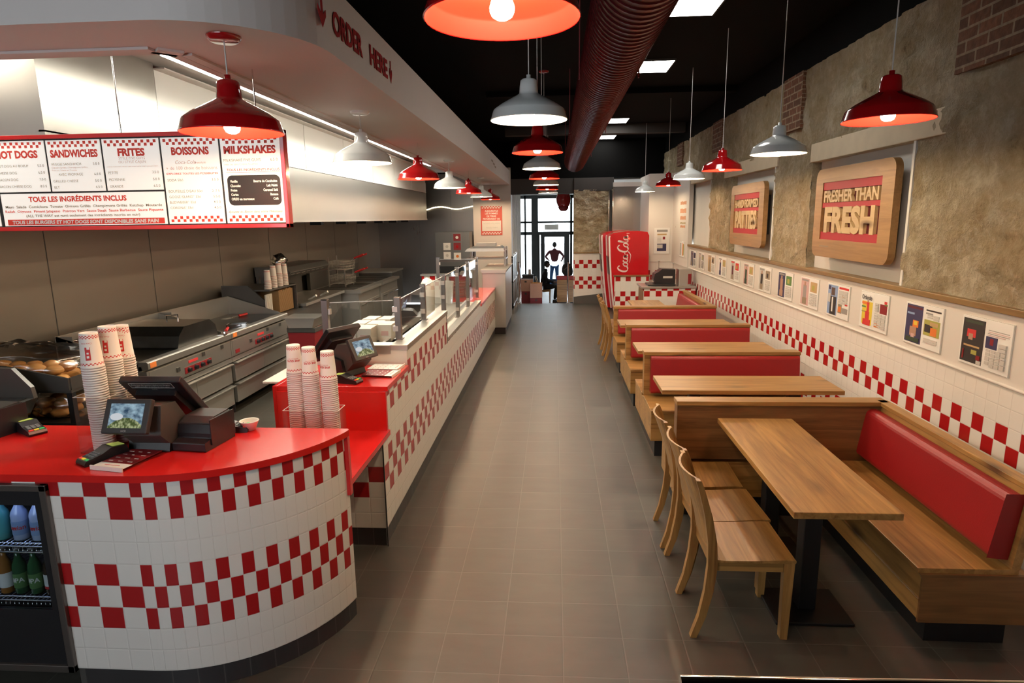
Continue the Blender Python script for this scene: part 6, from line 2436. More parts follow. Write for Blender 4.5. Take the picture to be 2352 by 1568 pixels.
# bun racks ------------------------------------------------------------------------------
t = thing('bun_rack', 'black two shelf rack of bread buns behind the curved counter', 'rack', (-3.62, 4.05, 0))
m = MB()
m.box((-0.75, -0.30, 0.80), (0.50, 0.34, 0.825), 'black_metal')
m.build('lower_shelf', t)
m = MB()
V = [(-0.75, -0.30, 1.04), (0.50, -0.30, 1.04), (0.50, 0.34, 1.04), (-0.75, 0.34, 1.04)]
m.box((-0.75, -0.30, 1.03), (0.50, 0.34, 1.05), 'dark_steel')
m.prism([(-0.75, 1.05), (-0.75, 1.22), (0.08, 1.21), (0.50, 1.13), (0.50, 1.05)], -0.315, -0.30, 'dark_steel', 'y')
m.box((0.49, -0.30, 1.05), (0.505, 0.34, 1.13), 'dark_steel')
m.build('upper_tray', t)
for x in (-0.73, 0.48):
    for y in (-0.28, 0.32):
        m = MB()
        m.box((x - 0.018, y - 0.018, 0), (x + 0.018, y + 0.018, 1.04), 'black_metal')
        m.build('leg', t)
rb = random.Random(21)


def bun(loc, label, group, s=1.0):
    m = MB()
    m.blob((0, 0, 0.032 * s), (0.056 * s, 0.056 * s, 0.036 * s), 'bread', seed=rb.randint(0, 99), amt=0.10, n=16, k=10, freq=1.5)
    return one(m, 'burger_bun', label, 'bun', loc, rb.uniform(0, 6), group)


k = 0
for layer in range(2):
    for i in range(9):
        for j in range(3):
            x = -0.62 + 0.122 * i + rb.uniform(-.01, .01) + 0.05 * layer
            y = -0.20 + 0.125 * j + rb.uniform(-.012, .012) + 0.04 * layer
            if layer and (i > 7 or j > 1):
                continue
            z = 1.052 + layer * 0.062 + rb.uniform(0, 0.006)
            bun((-3.62 + x, 4.05 + y, z), 'golden burger bun in the clear bag on the upper tray', 'buns bagged on the upper tray')
for i in range(7):
    for j in range(2):
        x = -0.52 + 0.135 * i + rb.uniform(-.012, .012)
        y = -0.18 + 0.13 * j + rb.uniform(-.012, .012)
        bun((-3.62 + x, 4.05 + y, 0.828), 'golden burger bun in a clear bag on the lower shelf', 'buns bagged on the lower shelf')
        if i % 3 != 1:
            bun((-3.62 + x + 0.02, 4.05 + y + 0.02, 0.889), 'golden burger bun in a clear bag on the lower shelf', 'buns bagged on the lower shelf')


def bag(label, loc, r, seed):
    m = MB()
    m.blob((0, 0, 0), r, 'plastic_film', seed=seed, amt=0.16, n=40, k=26, freq=7)
    for i, v in enumerate(m.V):
        if v.z < -r[2] * 0.72:
            v.z = -r[2] * 0.72
    return one(m, 'bread_bag', label, 'bag', loc, 0.0, 'clear bread bags')


bag('clear crinkled bag over the buns on the upper tray', (-3.70, 4.02, 1.16), (0.53, 0.285, 0.15), 4)
bag('left clear crinkled bag of buns on the lower shelf', (-3.93, 3.99, 0.925), (0.31, 0.22, 0.135), 9)
bag('right clear crinkled bag of buns on the lower shelf', (-3.30, 3.98, 0.925), (0.24, 0.20, 0.135), 14)
t = thing('steel_hopper', 'dark steel topping hopper at the left edge behind the curved counter', 'hopper', (-3.50, 3.42, 0))
m = MB()
m.box((-0.35, -0.16, 0.10), (0.18, 0.18, 0.94), 'dark_steel')
m.prism([(-0.35, 0.94), (0.20, 0.94), (0.26, 1.04), (-0.35, 1.04)], -0.18, 0.2, 'dark_steel', 'y')
m.build('hopper_body', t)
m = MB()
m.prism([(-0.35, 1.04), (0.26, 1.04), (0.25, 1.11), (0.14, 1.23), (-0.35, 1.24)], 0.17, 0.2, 'dark_steel', 'y')
m.box((-0.33, -0.15, 1.042), (0.22, 0.16, 1.046), 'black_metal')
m.build('hopper_back', t)
for a in (-0.3, 0.13):
    for b in (-0.1, 0.12):
        m = MB()
        m.cyl((a, b, 0), (a, b, 0.1), 0.02, 'black_plastic', n=8)
        m.build('foot', t)

# tiled low wall inside the kitchen and labels at the far end
m = MB()
p = [(-2.55, 12.0, 0.1), (-1.86, 12.0, 0.1), (-1.86, 12.0, 1.04), (-2.55, 12.0, 1.04)]
m.quad(p, 'checker_tile', [((x + 2.5) / T, (z - 0.1) / T) for x, y, z in p])
m.box((-2.55, 12.002, 0), (-1.86, 12.12, 1.04), 'white_paint')
m.box((-2.57, 11.98, 1.04), (-1.84, 12.14, 1.07), 'steel_x')
struct(m, 'wall_low')
for k, (x, z, mt, mt2, nm) in enumerate(((-2.30, 1.58, 'dark_red', 'white_print', 'topmost dark red label frame on the far dispenser'), (-2.545, 1.37, 'white_print', 'grey_light', 'upper white label frame on the left of the far dispenser'), (-2.545, 1.16, 'white_print', 'grey_light', 'lower white label frame on the left of the far dispenser'),
                                     (-2.30, 1.14, 'white_print', 'orange_print', 'white label frame with an orange dot on the far dispenser'), (-2.30, 1.37, 'dark_red', 'red_enamel', 'red middle label frame on the far dispenser'))):
    m = MB()
    m.box((-0.10, 0, 0), (0.10, 0.012, 0.19), 'post_steel')
    m.box((-0.085, -0.003, 0.012), (0.085, 0.0, 0.178), mt)
    m.cyl((0, -0.004, 0.095), (0, -0.003, 0.095), 0.035, mt2, n=18)
    one(m, 'label_frame', nm, 'label', (x, 14.986, z), 0.0, 'square label frames on the far dispenser')
m = MB()
m.box((-0.40, 0.0, 0), (0.42, 0.45, 1.80), 'dark_steel')
m.box((-0.36, -0.001, 0.4), (0.38, 0.0, 1.0), 'black_metal')
one(m, 'drink_dispenser', 'dark steel dispenser with label frames at the far end of the kitchen', 'dispenser', (-2.42, 15.0, 0))


# ================================================================ FAR END OF THE ROOM
# poster on the white pier
t = thing('wall_poster', 'red and white checker edged notice on the white pier', 'poster', (-1.54, FAR, 1.70))
m = MB()
m.box((-0.262, -0.012, 0), (0.262, 0, 0.70), 'poster_red')
yy = -0.0125
for zz in (0.645, 0.672):
    for k in range(14):
        if (k + (zz > 0.66)) % 2 == 0:
            m.box((-0.235 + 0.0336 * k, yy, zz), (-0.235 + 0.0336 * (k + 1), yy + 0.0006, zz + 0.024), 'white_print')
for zz in (0.022, 0.049):
    for k in range(14):
        if (k + (zz > 0.03)) % 2 == 0:
            m.box((-0.235 + 0.0336 * k, yy, zz), (-0.235 + 0.0336 * (k + 1), yy + 0.0006, zz + 0.024), 'white_print')
m.box((-0.235, yy, 0.10), (0.235, yy + 0.0006, 0.35), 'paper')
for s, z, w in (("AUJOURD'HUI", 0.565, 0.32), ('LES POMMES', 0.502, 0.31), ('DE TERRE', 0.437, 0.23), ('PROVIENNENT DE:', 0.372, 0.42)):
    m.text(s, 'white_print', (0, yy - 0.001, z), (1, 0, 0), (0, 0, 1), 0.04, w=w, off=0.02)
m.text('NOORD HOLLANDE', 'grey_light', (0, yy - 0.001, 0.265), (1, 0, 0), (0, 0, 1), 0.036, w=0.40)
m.text('VOGEL FARM', 'grey_light', (0, yy - 0.001, 0.165), (1, 0, 0), (0, 0, 1), 0.036, w=0.28)
simple('poster_red', (0.62, 0.10, 0.07), 0.6)
m.build('printed_sheet', t)

# red drinks machines


def vending(label, loc, script=True):
    t = thing('drinks_machine', label, 'drinks machine', loc, 0.0, 'red drinks machines')
    m = MB()
    prof = [(0.13, 0.04), (0.84, 0.04), (0.84, 1.70), (0.80, 1.775), (0.60, 1.80), (0.36, 1.795), (0.10, 1.765), (0.01, 1.72), (-0.005, 1.66), (0.015, 1.2), (0.05, 0.7), (0.095, 0.3)]
    m.prism(prof, 0.0, 0.78, 'red_fridge', 'y')
    m.build('machine_body', t, bev=0.012)
    m = MB()
    for yy in (-0.004, 0.765):
        pts = [(-0.012, 1.70), (-0.022, 1.66), (-0.002, 1.2), (0.033, 0.7), (0.078, 0.3), (0.113, 0.04)]
        poly = [(x, z) for x, z in pts] + [(x + 0.034, z) for x, z in reversed(pts)]
        m.prism(poly, yy, yy + 0.02, 'strip_white', 'y')
    m.build('chrome_strip', t)
    m = MB()
    m.box((0.14, 0.02, 0), (0.82, 0.76, 0.04), 'black_metal')
    m.build('plinth', t)
    m = MB()
    V = [(-0.012, 0.2, 1.25), (-0.012, 0.6, 1.25), (0.026, 0.6, 0.85), (0.026, 0.2, 0.85)]
    V += [(x - 0.006, y, z) for x, y, z in V]
    m.add(V, [(4, 5, 6, 7), (0, 4, 7, 3), (1, 2, 6, 5), (0, 1, 5, 4), (3, 7, 6, 2)], 'black_plastic')
    m.build('dispensing_bay', t)
    if script:
        m = MB()

        def S(cv, w=0.016):
            """calligraphic stroke in script space: u along the word (up the machine), v across"""
            pts = [Vector((p[0], p[1])) for p in cv]
            out = []
            for i in range(len(pts) - 1):
                p0, p1, p2, p3 = pts[max(i - 1, 0)], pts[i], pts[i + 1], pts[min(i + 2, len(pts) - 1)]
                for q in range(6):
                    s = q / 6
                    out.append(0.5 * ((2 * p1) + (p2 - p0) * s + (2 * p0 - 5 * p1 + 4 * p2 - p3) * s * s + (3 * p1 - p0 - 3 * p2 + p3) * s ** 3))
            out.append(pts[-1])
            V = []
            for i, p in enumerate(out):
                d = (out[min(i + 1, len(out) - 1)] - out[max(i - 1, 0)]).normalized()
                nn = Vector((-d.y, d.x))
                ww = w * (0.45 + 0.75 * abs(d.x * 0.35 + d.y * 0.94)) * (0.35 if i in (0, len(out) - 1) else 1)
                for sg in (-1, 1):
                    q = p + nn * ww * 0.5 * sg
                    V.append((0.40 - q.y, -0.003, 0.93 + q.x))      # rotate a quarter turn: the word climbs the side
            m.add(V, [(2 * i, 2 * i + 1, 2 * i + 3, 2 * i + 2) for i in range(len(out) - 1)], 'white_script')
        # C o c a - C o l a, flowing
        S([(0.135, 0.175), (0.10, 0.215), (0.05, 0.19), (0.015, 0.11), (0.02, 0.03), (0.07, 0.0), (0.13, 0.03)], 0.03)
        S([(0.16, 0.10), (0.125, 0.06), (0.135, 0.01), (0.17, 0.005), (0.195, 0.05), (0.185, 0.10), (0.16, 0.10)], 0.02)
        S([(0.255, 0.09), (0.235, 0.105), (0.21, 0.06), (0.22, 0.01), (0.25, 0.005), (0.27, 0.03)], 0.02)
        S([(0.33, 0.10), (0.295, 0.09), (0.28, 0.04), (0.295, 0.005), (0.325, 0.02), (0.345, 0.09)], 0.02)
        S([(0.345, 0.10), (0.335, 0.03), (0.35, 0.005), (0.375, 0.03)], 0.02)
        S([(0.37, 0.06), (0.41, 0.075)], 0.016)
        S([(0.575, 0.185), (0.53, 0.225), (0.47, 0.19), (0.435, 0.11), (0.44, 0.03), (0.49, 0.0), (0.545, 0.03)], 0.03)
        S([(0.44, 0.0), (0.36, -0.055), (0.26, -0.045), (0.20, -0.03)], 0.016)
        S([(0.575, 0.10), (0.54, 0.06), (0.55, 0.01), (0.585, 0.005), (0.61, 0.05), (0.60, 0.10), (0.575, 0.10)], 0.02)
        S([(0.635, 0.09), (0.67, 0.19), (0.655, 0.215), (0.635, 0.12), (0.64, 0.02), (0.665, 0.005), (0.685, 0.03)], 0.018)
        S([(0.735, 0.10), (0.70, 0.09), (0.685, 0.04), (0.70, 0.005), (0.73, 0.02), (0.75, 0.09)], 0.02)
        S([(0.75, 0.10), (0.74, 0.03), (0.755, 0.005), (0.785, 0.035)], 0.02)
        m.build('script_logo', t)
        m = MB()
        m.box((0.36, -0.003, 1.745), (0.42, -0.001, 1.752), 'white_print')
        m.box((0.40, -0.003, 1.62), (0.435, -0.001, 1.66), 'red_lamp')
        m.build('badge', t)
    return t


simple('strip_white', (0.74, 0.70, 0.68), 0.3)
simple('white_script', (0.72, 0.58, 0.56), 0.5)
vending('nearer red drinks machine with a white script wordmark on its side', (1.175, 13.80, 0))
vending('farther red drinks machine behind the one with the wordmark', (1.08, 14.66, 0), False)
m = MB()
m.box((-0.33, 0, 0), (0.33, 0.13, 2.80), 'casing_steel')
m.box((-0.335, -0.01, 2.80), (0.335, 0.14, 2.90), 'white_paint')
m.box((-0.35, -0.01, 0), (-0.33, 0.01, 2.8), 'chrome')
m.box((0.31, -0.012, 0), (0.33, 0.0, 2.8), 'chrome')
one(m, 'steel_duct_casing', 'tall polished steel casing behind the red drinks machines', 'casing', (1.725, 15.48, 0))
m = MB()
m.box((-0.04, 0.47, 0), (0.04, 0.56, 2.72), 'black_metal')
m.box((-0.045, 0.462, 0), (-0.025, 0.47, 2.72), 'chrome')
one(m, 'steel_door_leaf', 'dark narrow door leaf with a chrome edge beside the steel casing', 'door', (1.33, 15.05, 0))

# low tiled walls behind the farthest table
m = MB()
p = [(1.27, 13.45, 0.0), (1.98, 13.45, 0.0), (1.98, 13.45, 0.86), (1.27, 13.45, 0.86)]
m.quad(p, 'checker_tile', [((x - 1.39) / T + 11, (z - 0.02) / T) for x, y, z in p])
m.box((1.27, 13.452, 0), (1.98, 13.57, 0.86), 'white_paint')
m.box((1.25, 13.43, 0.86), (1.99, 13.58, 0.885), 'oak_dark_x')
struct(m, 'wall_low')
t = thing('condiment_counter', 'tiled low counter with a steel top beside the far wall bench', 'counter', (2.05, 12.0, 0))
m = MB()
p = [(-0.42, -0.30, 0.0), (0.52, -0.30, 0.0), (0.52, -0.30, 0.80), (-0.42, -0.30, 0.80)]
m.quad(p, 'checker_tile', [((x + 0.41) / T, (z - 0.005) / T + 0.9) for x, y, z in p])
m.box((-0.42, -0.298, 0), (0.52, 0.35, 0.80), 'white_paint')
m.box((-0.426, -0.306, 0), (-0.42, 0.35, 0.80), 'oak_dark_z')
m.build('tiled_body', t)
m = MB()
m.box((-0.46, -0.33, 0.80), (0.53, 0.37, 0.835), 'steel_x')
m.build('worktop', t, bev=0.003)
t = thing('condiment_dispenser', 'bulky black dispenser with a tray on the tiled far counter', 'dispenser', (1.98, 11.98, 0.835))
m = MB()
m.box((-0.26, -0.22, 0), (0.24, 0.18, 0.035), 'black_plastic')
m.build('drip_tray', t, bev=0.008)
m = MB()
m.prism([(-0.10, 0.035), (0.24, 0.035), (0.24, 0.30), (0.0, 0.31), (-0.06, 0.26), (-0.13, 0.22), (-0.15, 0.12)], -0.15, 0.15, 'black_plastic', 'y')
m.box((0.02, -0.152, 0.14), (0.19, -0.15, 0.18), 'grey_light')
m.build('dispenser_body', t, bev=0.02, seg=3)
m = MB()
m.tube([(-0.02, 0.12, 0.30), (-0.02, 0.12, 0.44)], 0.008, 'chrome', 8)
m.lathe([(0, 0.43), (0.03, 0.44), (0.0, 0.455)], 'chrome', c=(-0.02, 0.12, 0), n=12)
m.tube([(0.22, -0.05, 0.30), (0.22, -0.05, 0.40)], 0.008, 'chrome', 8)
m.lathe([(0, 0.39), (0.03, 0.40), (0.0, 0.415)], 'chrome', c=(0.22, -0.05, 0), n=12)
m.build('pump_stem', t)
m = MB()
m.rbox((-0.12, -0.14, 0), (0.12, 0.14, 0.30), 0.02, 'steel', axis='z')
m.box((0.05, -0.142, 0.03), (0.11, -0.14, 0.22), 'dark_red')
one(m, 'napkin_box', 'steel napkin box right of the black dispenser', 'box', (2.40, 11.95, 0.835), bev=0.004)
t = thing('fire_extinguisher', 'red fire extinguisher behind the far wall bench', 'fire extinguisher', (2.40, 11.42, 0))
m = MB()
m.lathe([(0, 0), (0.075, 0), (0.08, 0.02), (0.08, 0.46), (0.07, 0.52), (0.03, 0.56), (0.028, 0.60), (0, 0.60)], 'red_enamel', n=20)
m.lathe([(0.081, 0.30), (0.081, 0.42)], 'blue_tape', n=20)
m.build('cylinder', t)
m = MB()
m.tube([(0, 0, 0.60), (0, 0, 0.64), (0.07, -0.02, 0.68)], 0.013, 'black_plastic', 8)
m.tube([(0, 0, 0.63), (-0.07, -0.03, 0.60), (-0.10, -0.04, 0.45), (-0.095, -0.03, 0.25)], 0.011, 'black_plastic', 8)
m.build('valve_and_hose', t)

# rails at the head of the steps
for x, nm in ((-0.893, 'left'), (0.338, 'right')):
    t = thing('step_rail', 'chrome rail on the ' + nm + ' side of the steps down to the front room', 'rail', (x, FAR + 0.03, 0), 0.0)
    m = MB()
    m.cyl((0, 0, 0), (0, 0, 1.02), 0.018, 'chrome')
    m.cyl((0, 0, 0), (0, 0, 0.012), 0.05, 'chrome')
    m.build('post', t)
    m = MB()
    m.tube([(0, 0, 1.02), (0, 0.85, 0.42)], 0.018, 'chrome', 10)
    m.build('handrail', t)
    m = MB()
    m.cyl((0, 0.85, ZF), (0, 0.85, 0.42), 0.018, 'chrome')
    m.build('post', t)
m = MB()
m.box((-0.01, 0, 0.12), (0.01, 1.5, 1.28), 'dark_steel')
for z in (0.15, 0.7, 1.25):
    m.box((-0.025, 0, z), (0.025, 1.5, z + 0.03), 'chrome')
for y in (0, 0.75, 1.47):
    m.box((-0.02, y, 0), (0.02, y + 0.03, 1.30), 'chrome')
one(m, 'rack_trolley', 'narrow steel rack trolley against the end of the white pier', 'trolley', (-0.93, 13.95, 0))

# cartons down in the front room
simple('dark_red_box', (0.16, 0.02, 0.03), 0.8)
for k, (x, y, z, sx, sy, h, mt, nm) in enumerate(((-0.80, 17.6, ZF, 0.20, 0.16, 0.38, 'dark_red_box', 'lower red carton at the left of the steps'), (-0.80, 17.6, ZF + 0.38, 0.20, 0.16, 0.38, 'dark_red_box', 'upper red carton at the left of the steps'),
                                                  (-0.80, 17.6, ZF + 0.76, 0.20, 0.16, 0.32, 'carton', 'brown carton on top of the red cartons'), (-0.50, 17.15, ZF, 0.16, 0.14, 0.30, 'dark_red_box', 'red carton at the bottom of the shorter pile'),
                                                  (-0.50, 17.15, ZF + 0.30, 0.16, 0.14, 0.32, 'dark_red_box', 'red carton in the middle of the shorter pile'), (-0.50, 17.15, ZF + 0.62, 0.165, 0.145, 0.40, 'carton', 'open brown carton on top of the shorter pile'))):
    m = MB()
    if k == 5:
        for a, b in (((-sx, -sy), (sx, -sy + 0.01)), ((-sx, sy - 0.01), (sx, sy)), ((-sx, -sy), (-sx + 0.01, sy)), ((sx - 0.01, -sy), (sx, sy))):
            m.box((a[0], a[1], 0), (b[0], b[1], h), mt)
        m.box((-sx, -sy, 0), (sx, sy, 0.01), mt)
        for q in range(14):
            m.blob((R.uniform(-.1, .1), R.uniform(-.09, .09), h - 0.03 + R.uniform(0, .02)), (0.045, 0.035, 0.032), 'bread', seed=q, n=8, k=6)
    else:
        m.box((-sx, -sy, 0), (sx, sy, h), mt)
        m.box((-0.03, -sy - 0.001, h * 0.75), (0.03, -sy, h * 0.9), 'black_print')
        m.box((-sx, -0.025, h), (sx, 0.025, h + 0.001), 'paper')
    one(m, 'carton', nm, 'carton', (x, y, z), 0.0, 'stacked cartons by the steps', bev=0.004)

# booth in the front room
t = thing('front_bench', 'oak bench with a red cushion down in the front room', 'bench', (0.32, 18.2, ZF))
m = MB()
m.box((-0.25, -0.03, 0.36), (0.30, 0.04, 1.06), 'oak_x')
m.box((-0.25, 0.04, 0.36), (0.30, 0.5, 0.44), 'oak_x')
m.build('bench_frame', t)
m = MB()
m.box((-0.26, -0.06, 1.00), (0.30, 0.06, 1.12), 'red_vinyl')
m.build('cushion', t, bev=0.02)
m = MB()
m.box((-0.23, -0.02, 0), (0.28, 0.48, 0.36), 'black_metal')
m.build('plinth', t)
m = MB()
m.blob((0, 0, 0.17), (0.16, 0.12, 0.19), 'black_cloth', seed=5, amt=0.3)
m.tube([(-0.10, -0.10, 0.18), (0, -0.14, 0.26), (0.10, -0.10, 0.30)], 0.012, 'grey_plastic', 6)
one(m, 'dark_bag', 'dark bag heaped on top of the red cushion of the front bench', 'bag', (0.36, 18.2, ZF + 1.115 - 0.01))
t = thing('waste_cabinet', 'black waste cabinet with a paper cup on it by the shop front', 'cabinet', (-0.82, 19.4, ZF))
m = MB()
m.box((-0.16, -0.2, 0), (0.17, 0.2, 1.02), 'black_plastic')
m.build('cabinet_body', t, bev=0.006)
m = MB()
m.box((-0.17, -0.21, 1.02), (0.18, 0.21, 1.05), 'charcoal_paint')
m.build('cabinet_top', t)
cup((-0.76, 19.35, ZF + 1.05), 'single white paper cup on the black waste cabinet', 'cup on the waste cabinet')
# red lanterns
t = thing('hanging_lantern', 'round red hanging lantern in the front room window', 'lantern', (0.243, 17.6, 2.36))
m = MB()
m.lathe([(0.03, 0.0), (0.10, 0.01), (0.16, 0.06), (0.195, 0.16), (0.20, 0.26), (0.17, 0.36), (0.10, 0.42), (0.03, 0.44)], 'red_enamel', n=24)
m.build('lantern_shade', t)
m = MB()
m.lathe([(0, -0.09), (0.07, -0.085), (0.12, -0.04), (0.145, 0.03), (0.10, 0.05)], 'dark_red', n=20)
m.build('lantern_base', t)
m = MB()
m.tube([(0, 0, 0.43), (0, 0, 0.64)], 0.006, 'black_metal', 6)
m.build('cord', t)
m = MB()
m.box((-0.28, 0, 0), (0.28, 0.01, 0.22), 'paper')
for k in range(4):
    m.box((-0.2, -0.002, 0.04 + 0.04 * k), (0.2, 0, 0.055 + 0.04 * k), 'grey_light')
one(m, 'door_notice', 'pale paper notice on the glass over the entrance door', 'notice', (-0.12, YG - 0.04, 1.62))
# bicycles or street clutter stay outside: one pale car seen through the door
# ---------------------------------------------------------------- people


def skin(name, J, E, mt, parent, sub=1):
    """J: (x, y, z, rx, ry) joints; E: edges; first joint is the root"""
    me = bpy.data.meshes.new(name)
    me.from_pydata([j[:3] for j in J], E, [])
    me.materials.append(MATS[mt])
    o = bpy.data.objects.new(name, me)
    COL.objects.link(o)
    o.parent = parent
    md = o.modifiers.new('skin', 'SKIN')
    md.use_smooth_shade = True
    for i, j in enumerate(J):
        v = me.skin_vertices[0].data[i]
        v.radius = (j[3], j[4])
        v.use_root = i == 0
    s = o.modifiers.new('smooth', 'SUBSURF')
    s.levels = s.render_levels = sub
    return o


def head(parent, c, turn, hair='black_cloth', skin_m='seat_skin', cap=False):
    m = MB()
    M = Matrix.Translation(c) @ Matrix.Rotation(turn, 4, 'Z')
    n, k = 16, 12
    V = []
    for j in range(k + 1):
        ph = math.pi * j / k
        for i in range(n):
            a = 2 * math.pi * i / n
            x, y, z = math.sin(ph) * math.cos(a) * 0.075, math.sin(ph) * math.sin(a) * 0.095, math.cos(ph) * 0.115
            if z < -0.02:
                x *= 1 + (z + 0.02) * 2.0
                y = y * (1 + (z + 0.02) * 1.5) - 0.006
            V.append((x, y, z))
    F = [(j * n + i, (j + 1) * n + i, (j + 1) * n + (i + 1) % n, j * n + (i + 1) % n) for j in range(k) for i in range(n)]
    m.add(V, F, skin_m, M, sm=True)
    m.add([(-0.014, -0.088, -0.025), (0.014, -0.088, -0.025), (0, -0.118, -0.022), (0, -0.09, 0.02)], [(0, 1, 2), (0, 2, 3), (1, 3, 2)], skin_m, M)
    for s in (-1, 1):
        m.add([(s * 0.074, 0.0, -0.03), (s * 0.088, 0.012, 0.02), (s * 0.074, 0.02, 0.02), (s * 0.074, 0.02, -0.03)], [(0, 1, 2, 3), (3, 2, 1, 0)], skin_m, M)
        m.box((s * 0.032 - 0.013, -0.092, 0.005), (s * 0.032 + 0.013, -0.084, 0.014), 'black_print', M)
    m.box((-0.022, -0.092, -0.055), (0.022, -0.084, -0.048), 'dark_red', M)
    m.build('head', parent)
    m = MB()
    V = []
    for j in range(7):
        ph = math.pi * 0.62 * j / 6
        for i in range(n):
            a = 2 * math.pi * i / n
            f = 1.07
            z = math.cos(ph) * 0.118 * f
            if math.sin(a) < -0.35:
                z = max(z, 0.045)
            V.append((math.sin(ph) * math.cos(a) * 0.076 * f, math.sin(ph) * math.sin(a) * 0.096 * f + 0.004, z))
    F = [(j * n + i, (j + 1) * n + i, (j + 1) * n + (i + 1) % n, j * n + (i + 1) % n) for j in range(6) for i in range(n)]
    m.add(V, F, hair, M, sm=True)
    m.build('hair', parent)


def hand(parent, w, d, mt):
    """small curled hand at wrist w pointing along d"""
    d = Vector(d).normalized()
    a = d.orthogonal().normalized()
    w = Vector(w)
    J = [(*w, 0.026, 0.022), (*(w + d * 0.05), 0.036, 0.02), (*(w + d * 0.085), 0.034, 0.018)]
    E = [(0, 1), (1, 2)]
    for q in range(4):
        b = len(J)
        o = a * (q - 1.5) * 0.019
        ln = (0.06, 0.07, 0.066, 0.05)[q]
        J += [(*(w + d * (0.09 + ln * 0.5) + o), 0.009, 0.009), (*(w + d * (0.085 + ln * 0.85) + o + d.cross(a) * 0.02), 0.008, 0.008)]
        E += [(2, b), (b, b + 1)]
    b = len(J)
    J += [(*(w + d * 0.06 + a * 0.04), 0.011, 0.011), (*(w + d * 0.095 + a * 0.052), 0.009, 0.009)]
    E += [(1, b), (b, b + 1)]
    return skin('hand', J, E, mt, parent)


# seated person in black, side on, on a wooden chair, facing +x
P = thing('person', 'person in dark clothes sitting on a chair holding something in both hands', 'person', (-0.36, 20.9, ZF), 0.0)
sk = 'seat_skin'
J = [(0, 0, 0.52, 0.13, 0.15), (0.0, 0, 0.72, 0.12, 0.16), (0.03, 0, 0.92, 0.12, 0.18), (0.06, 0, 1.04, 0.07, 0.10), (0.09, 0, 1.12, 0.05, 0.05),
     (0.05, -0.18, 0.99, 0.06, 0.06), (0.10, -0.22, 0.74, 0.045, 0.045), (0.32, -0.12, 0.66, 0.035, 0.035),
     (0.05, 0.18, 0.99, 0.06, 0.06), (0.10, 0.22, 0.74, 0.045, 0.045), (0.32, 0.10, 0.66, 0.035, 0.035)]
skin('body', J, [(0, 1), (1, 2), (2, 3), (3, 4), (2, 5), (5, 6), (6, 7), (2, 8), (8, 9), (9, 10)], 'black_cloth', P)
J = [(0, 0, 0.52, 0.135, 0.16), (0.08, -0.10, 0.51, 0.09, 0.09), (0.42, -0.13, 0.53, 0.07, 0.07), (0.38, -0.13, 0.28, 0.055, 0.055), (0.36, -0.13, 0.09, 0.045, 0.045),
     (0.08, 0.10, 0.51, 0.09, 0.09), (0.44, 0.12, 0.53, 0.07, 0.07), (0.44, 0.12, 0.28, 0.055, 0.055), (0.46, 0.12, 0.09, 0.045, 0.045)]
skin('trousers', J, [(0, 1), (1, 2), (2, 3), (3, 4), (0, 5), (5, 6), (6, 7), (7, 8)], 'black_cloth', P)
head(P, (0.11, 0, 1.25), math.radians(80))
hand(P, (0.32, -0.12, 0.66), (1, 0.3, -0.1), sk)
hand(P, (0.32, 0.10, 0.66), (1, -0.3, -0.1), sk)
for x, y in ((0.36, -0.13), (0.46, 0.12)):
    m = MB()
    m.prism([(-0.07, 0), (0.19, 0), (0.20, 0.03), (0.12, 0.06), (0.03, 0.10), (-0.06, 0.10)], -0.045, 0.045, 'black_plastic', 'y')
    for i in range(len(m.V)):
        m.V[i] = m.V[i] + Vector((x, y, 0))
    m.build('shoe', P, bev=0.012)
m = MB()
m.box((-0.04, -0.05, -0.012), (0.05, 0.05, 0.012), 'paper')
one(m, 'held_paper', 'small pale item in the hands of the seated person', 'paper', (-0.36 + 0.46, 20.88, ZF + 0.66))
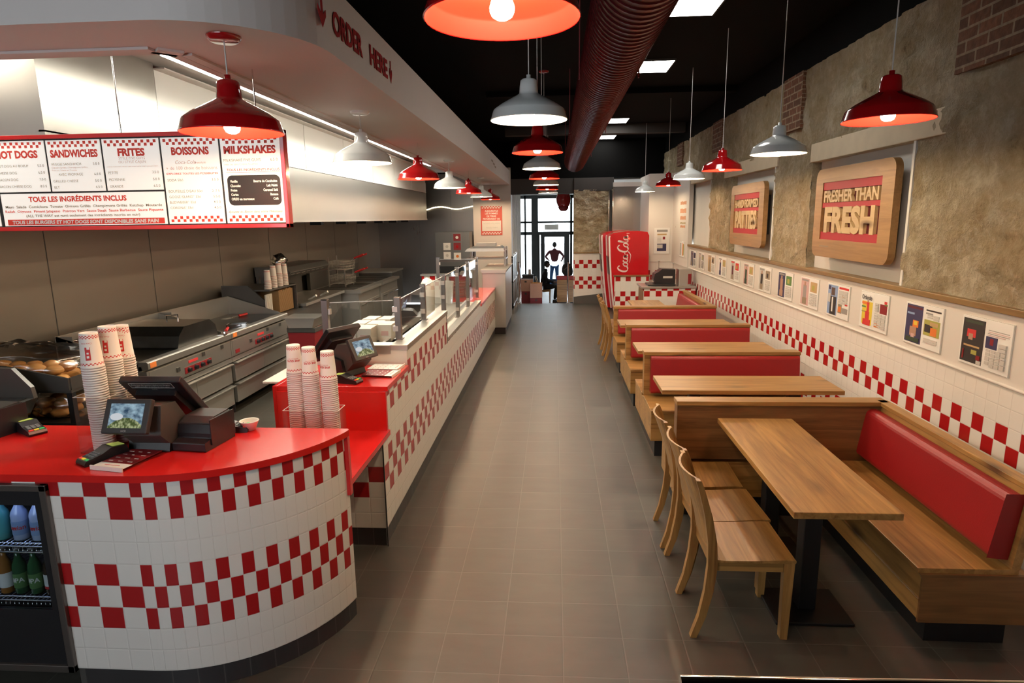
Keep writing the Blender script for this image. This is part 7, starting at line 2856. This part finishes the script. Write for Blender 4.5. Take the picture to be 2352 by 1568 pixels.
t2_ = dup(c0, (-0.36, 20.9, ZF), 0.0, 'oak dining chair under the seated person in the front room', 'chair in the front room')

# standing person beyond the door, back to us
P = thing('person', 'standing person in a dark red top and blue jeans at the shop door', 'person', (0.0, 25.2, ZF), math.radians(180))
J = [(0, 0, 1.02, 0.15, 0.12), (0, 0, 1.20, 0.15, 0.11), (0, 0, 1.40, 0.18, 0.11), (0, 0, 1.50, 0.08, 0.07), (0, 0, 1.58, 0.05, 0.05),
     (-0.20, 0, 1.44, 0.06, 0.06), (-0.36, 0.02, 1.26, 0.045, 0.045), (-0.30, -0.20, 1.10, 0.035, 0.035),
     (0.20, 0, 1.44, 0.06, 0.06), (0.36, 0.02, 1.24, 0.045, 0.045), (0.26, -0.20, 1.12, 0.035, 0.035)]
skin('body', J, [(0, 1), (1, 2), (2, 3), (3, 4), (2, 5), (5, 6), (6, 7), (2, 8), (8, 9), (9, 10)], 'maroon_cloth', P)
J = [(0, 0, 0.96, 0.15, 0.12), (-0.09, 0, 0.86, 0.095, 0.095), (-0.10, -0.02, 0.48, 0.07, 0.07), (-0.10, 0.01, 0.09, 0.05, 0.05),
     (0.09, 0, 0.86, 0.095, 0.095), (0.13, -0.06, 0.48, 0.07, 0.07), (0.15, -0.02, 0.09, 0.05, 0.05)]
skin('trousers', J, [(0, 1), (1, 2), (2, 3), (0, 4), (4, 5), (5, 6)], 'jeans', P)
head(P, (0, -0.01, 1.70), 0.0)
hand(P, (-0.30, -0.20, 1.10), (0.3, -0.8, -0.4), sk)
hand(P, (0.26, -0.20, 1.12), (-0.3, -0.8, -0.4), sk)
for x, y in ((-0.10, 0.01), (0.15, -0.02)):
    m = MB()
    m.prism([(-0.07, 0), (0.19, 0), (0.20, 0.03), (0.12, 0.06), (0.03, 0.10), (-0.06, 0.10)], -0.045, 0.045, 'black_plastic', 'y', Matrix.Rotation(-math.pi / 2, 4, 'Z'))
    for i in range(len(m.V)):
        m.V[i] = m.V[i] + Vector((x, y, 0))
    m.build('shoe', P, bev=0.012)
bpy.context.view_layer.update()
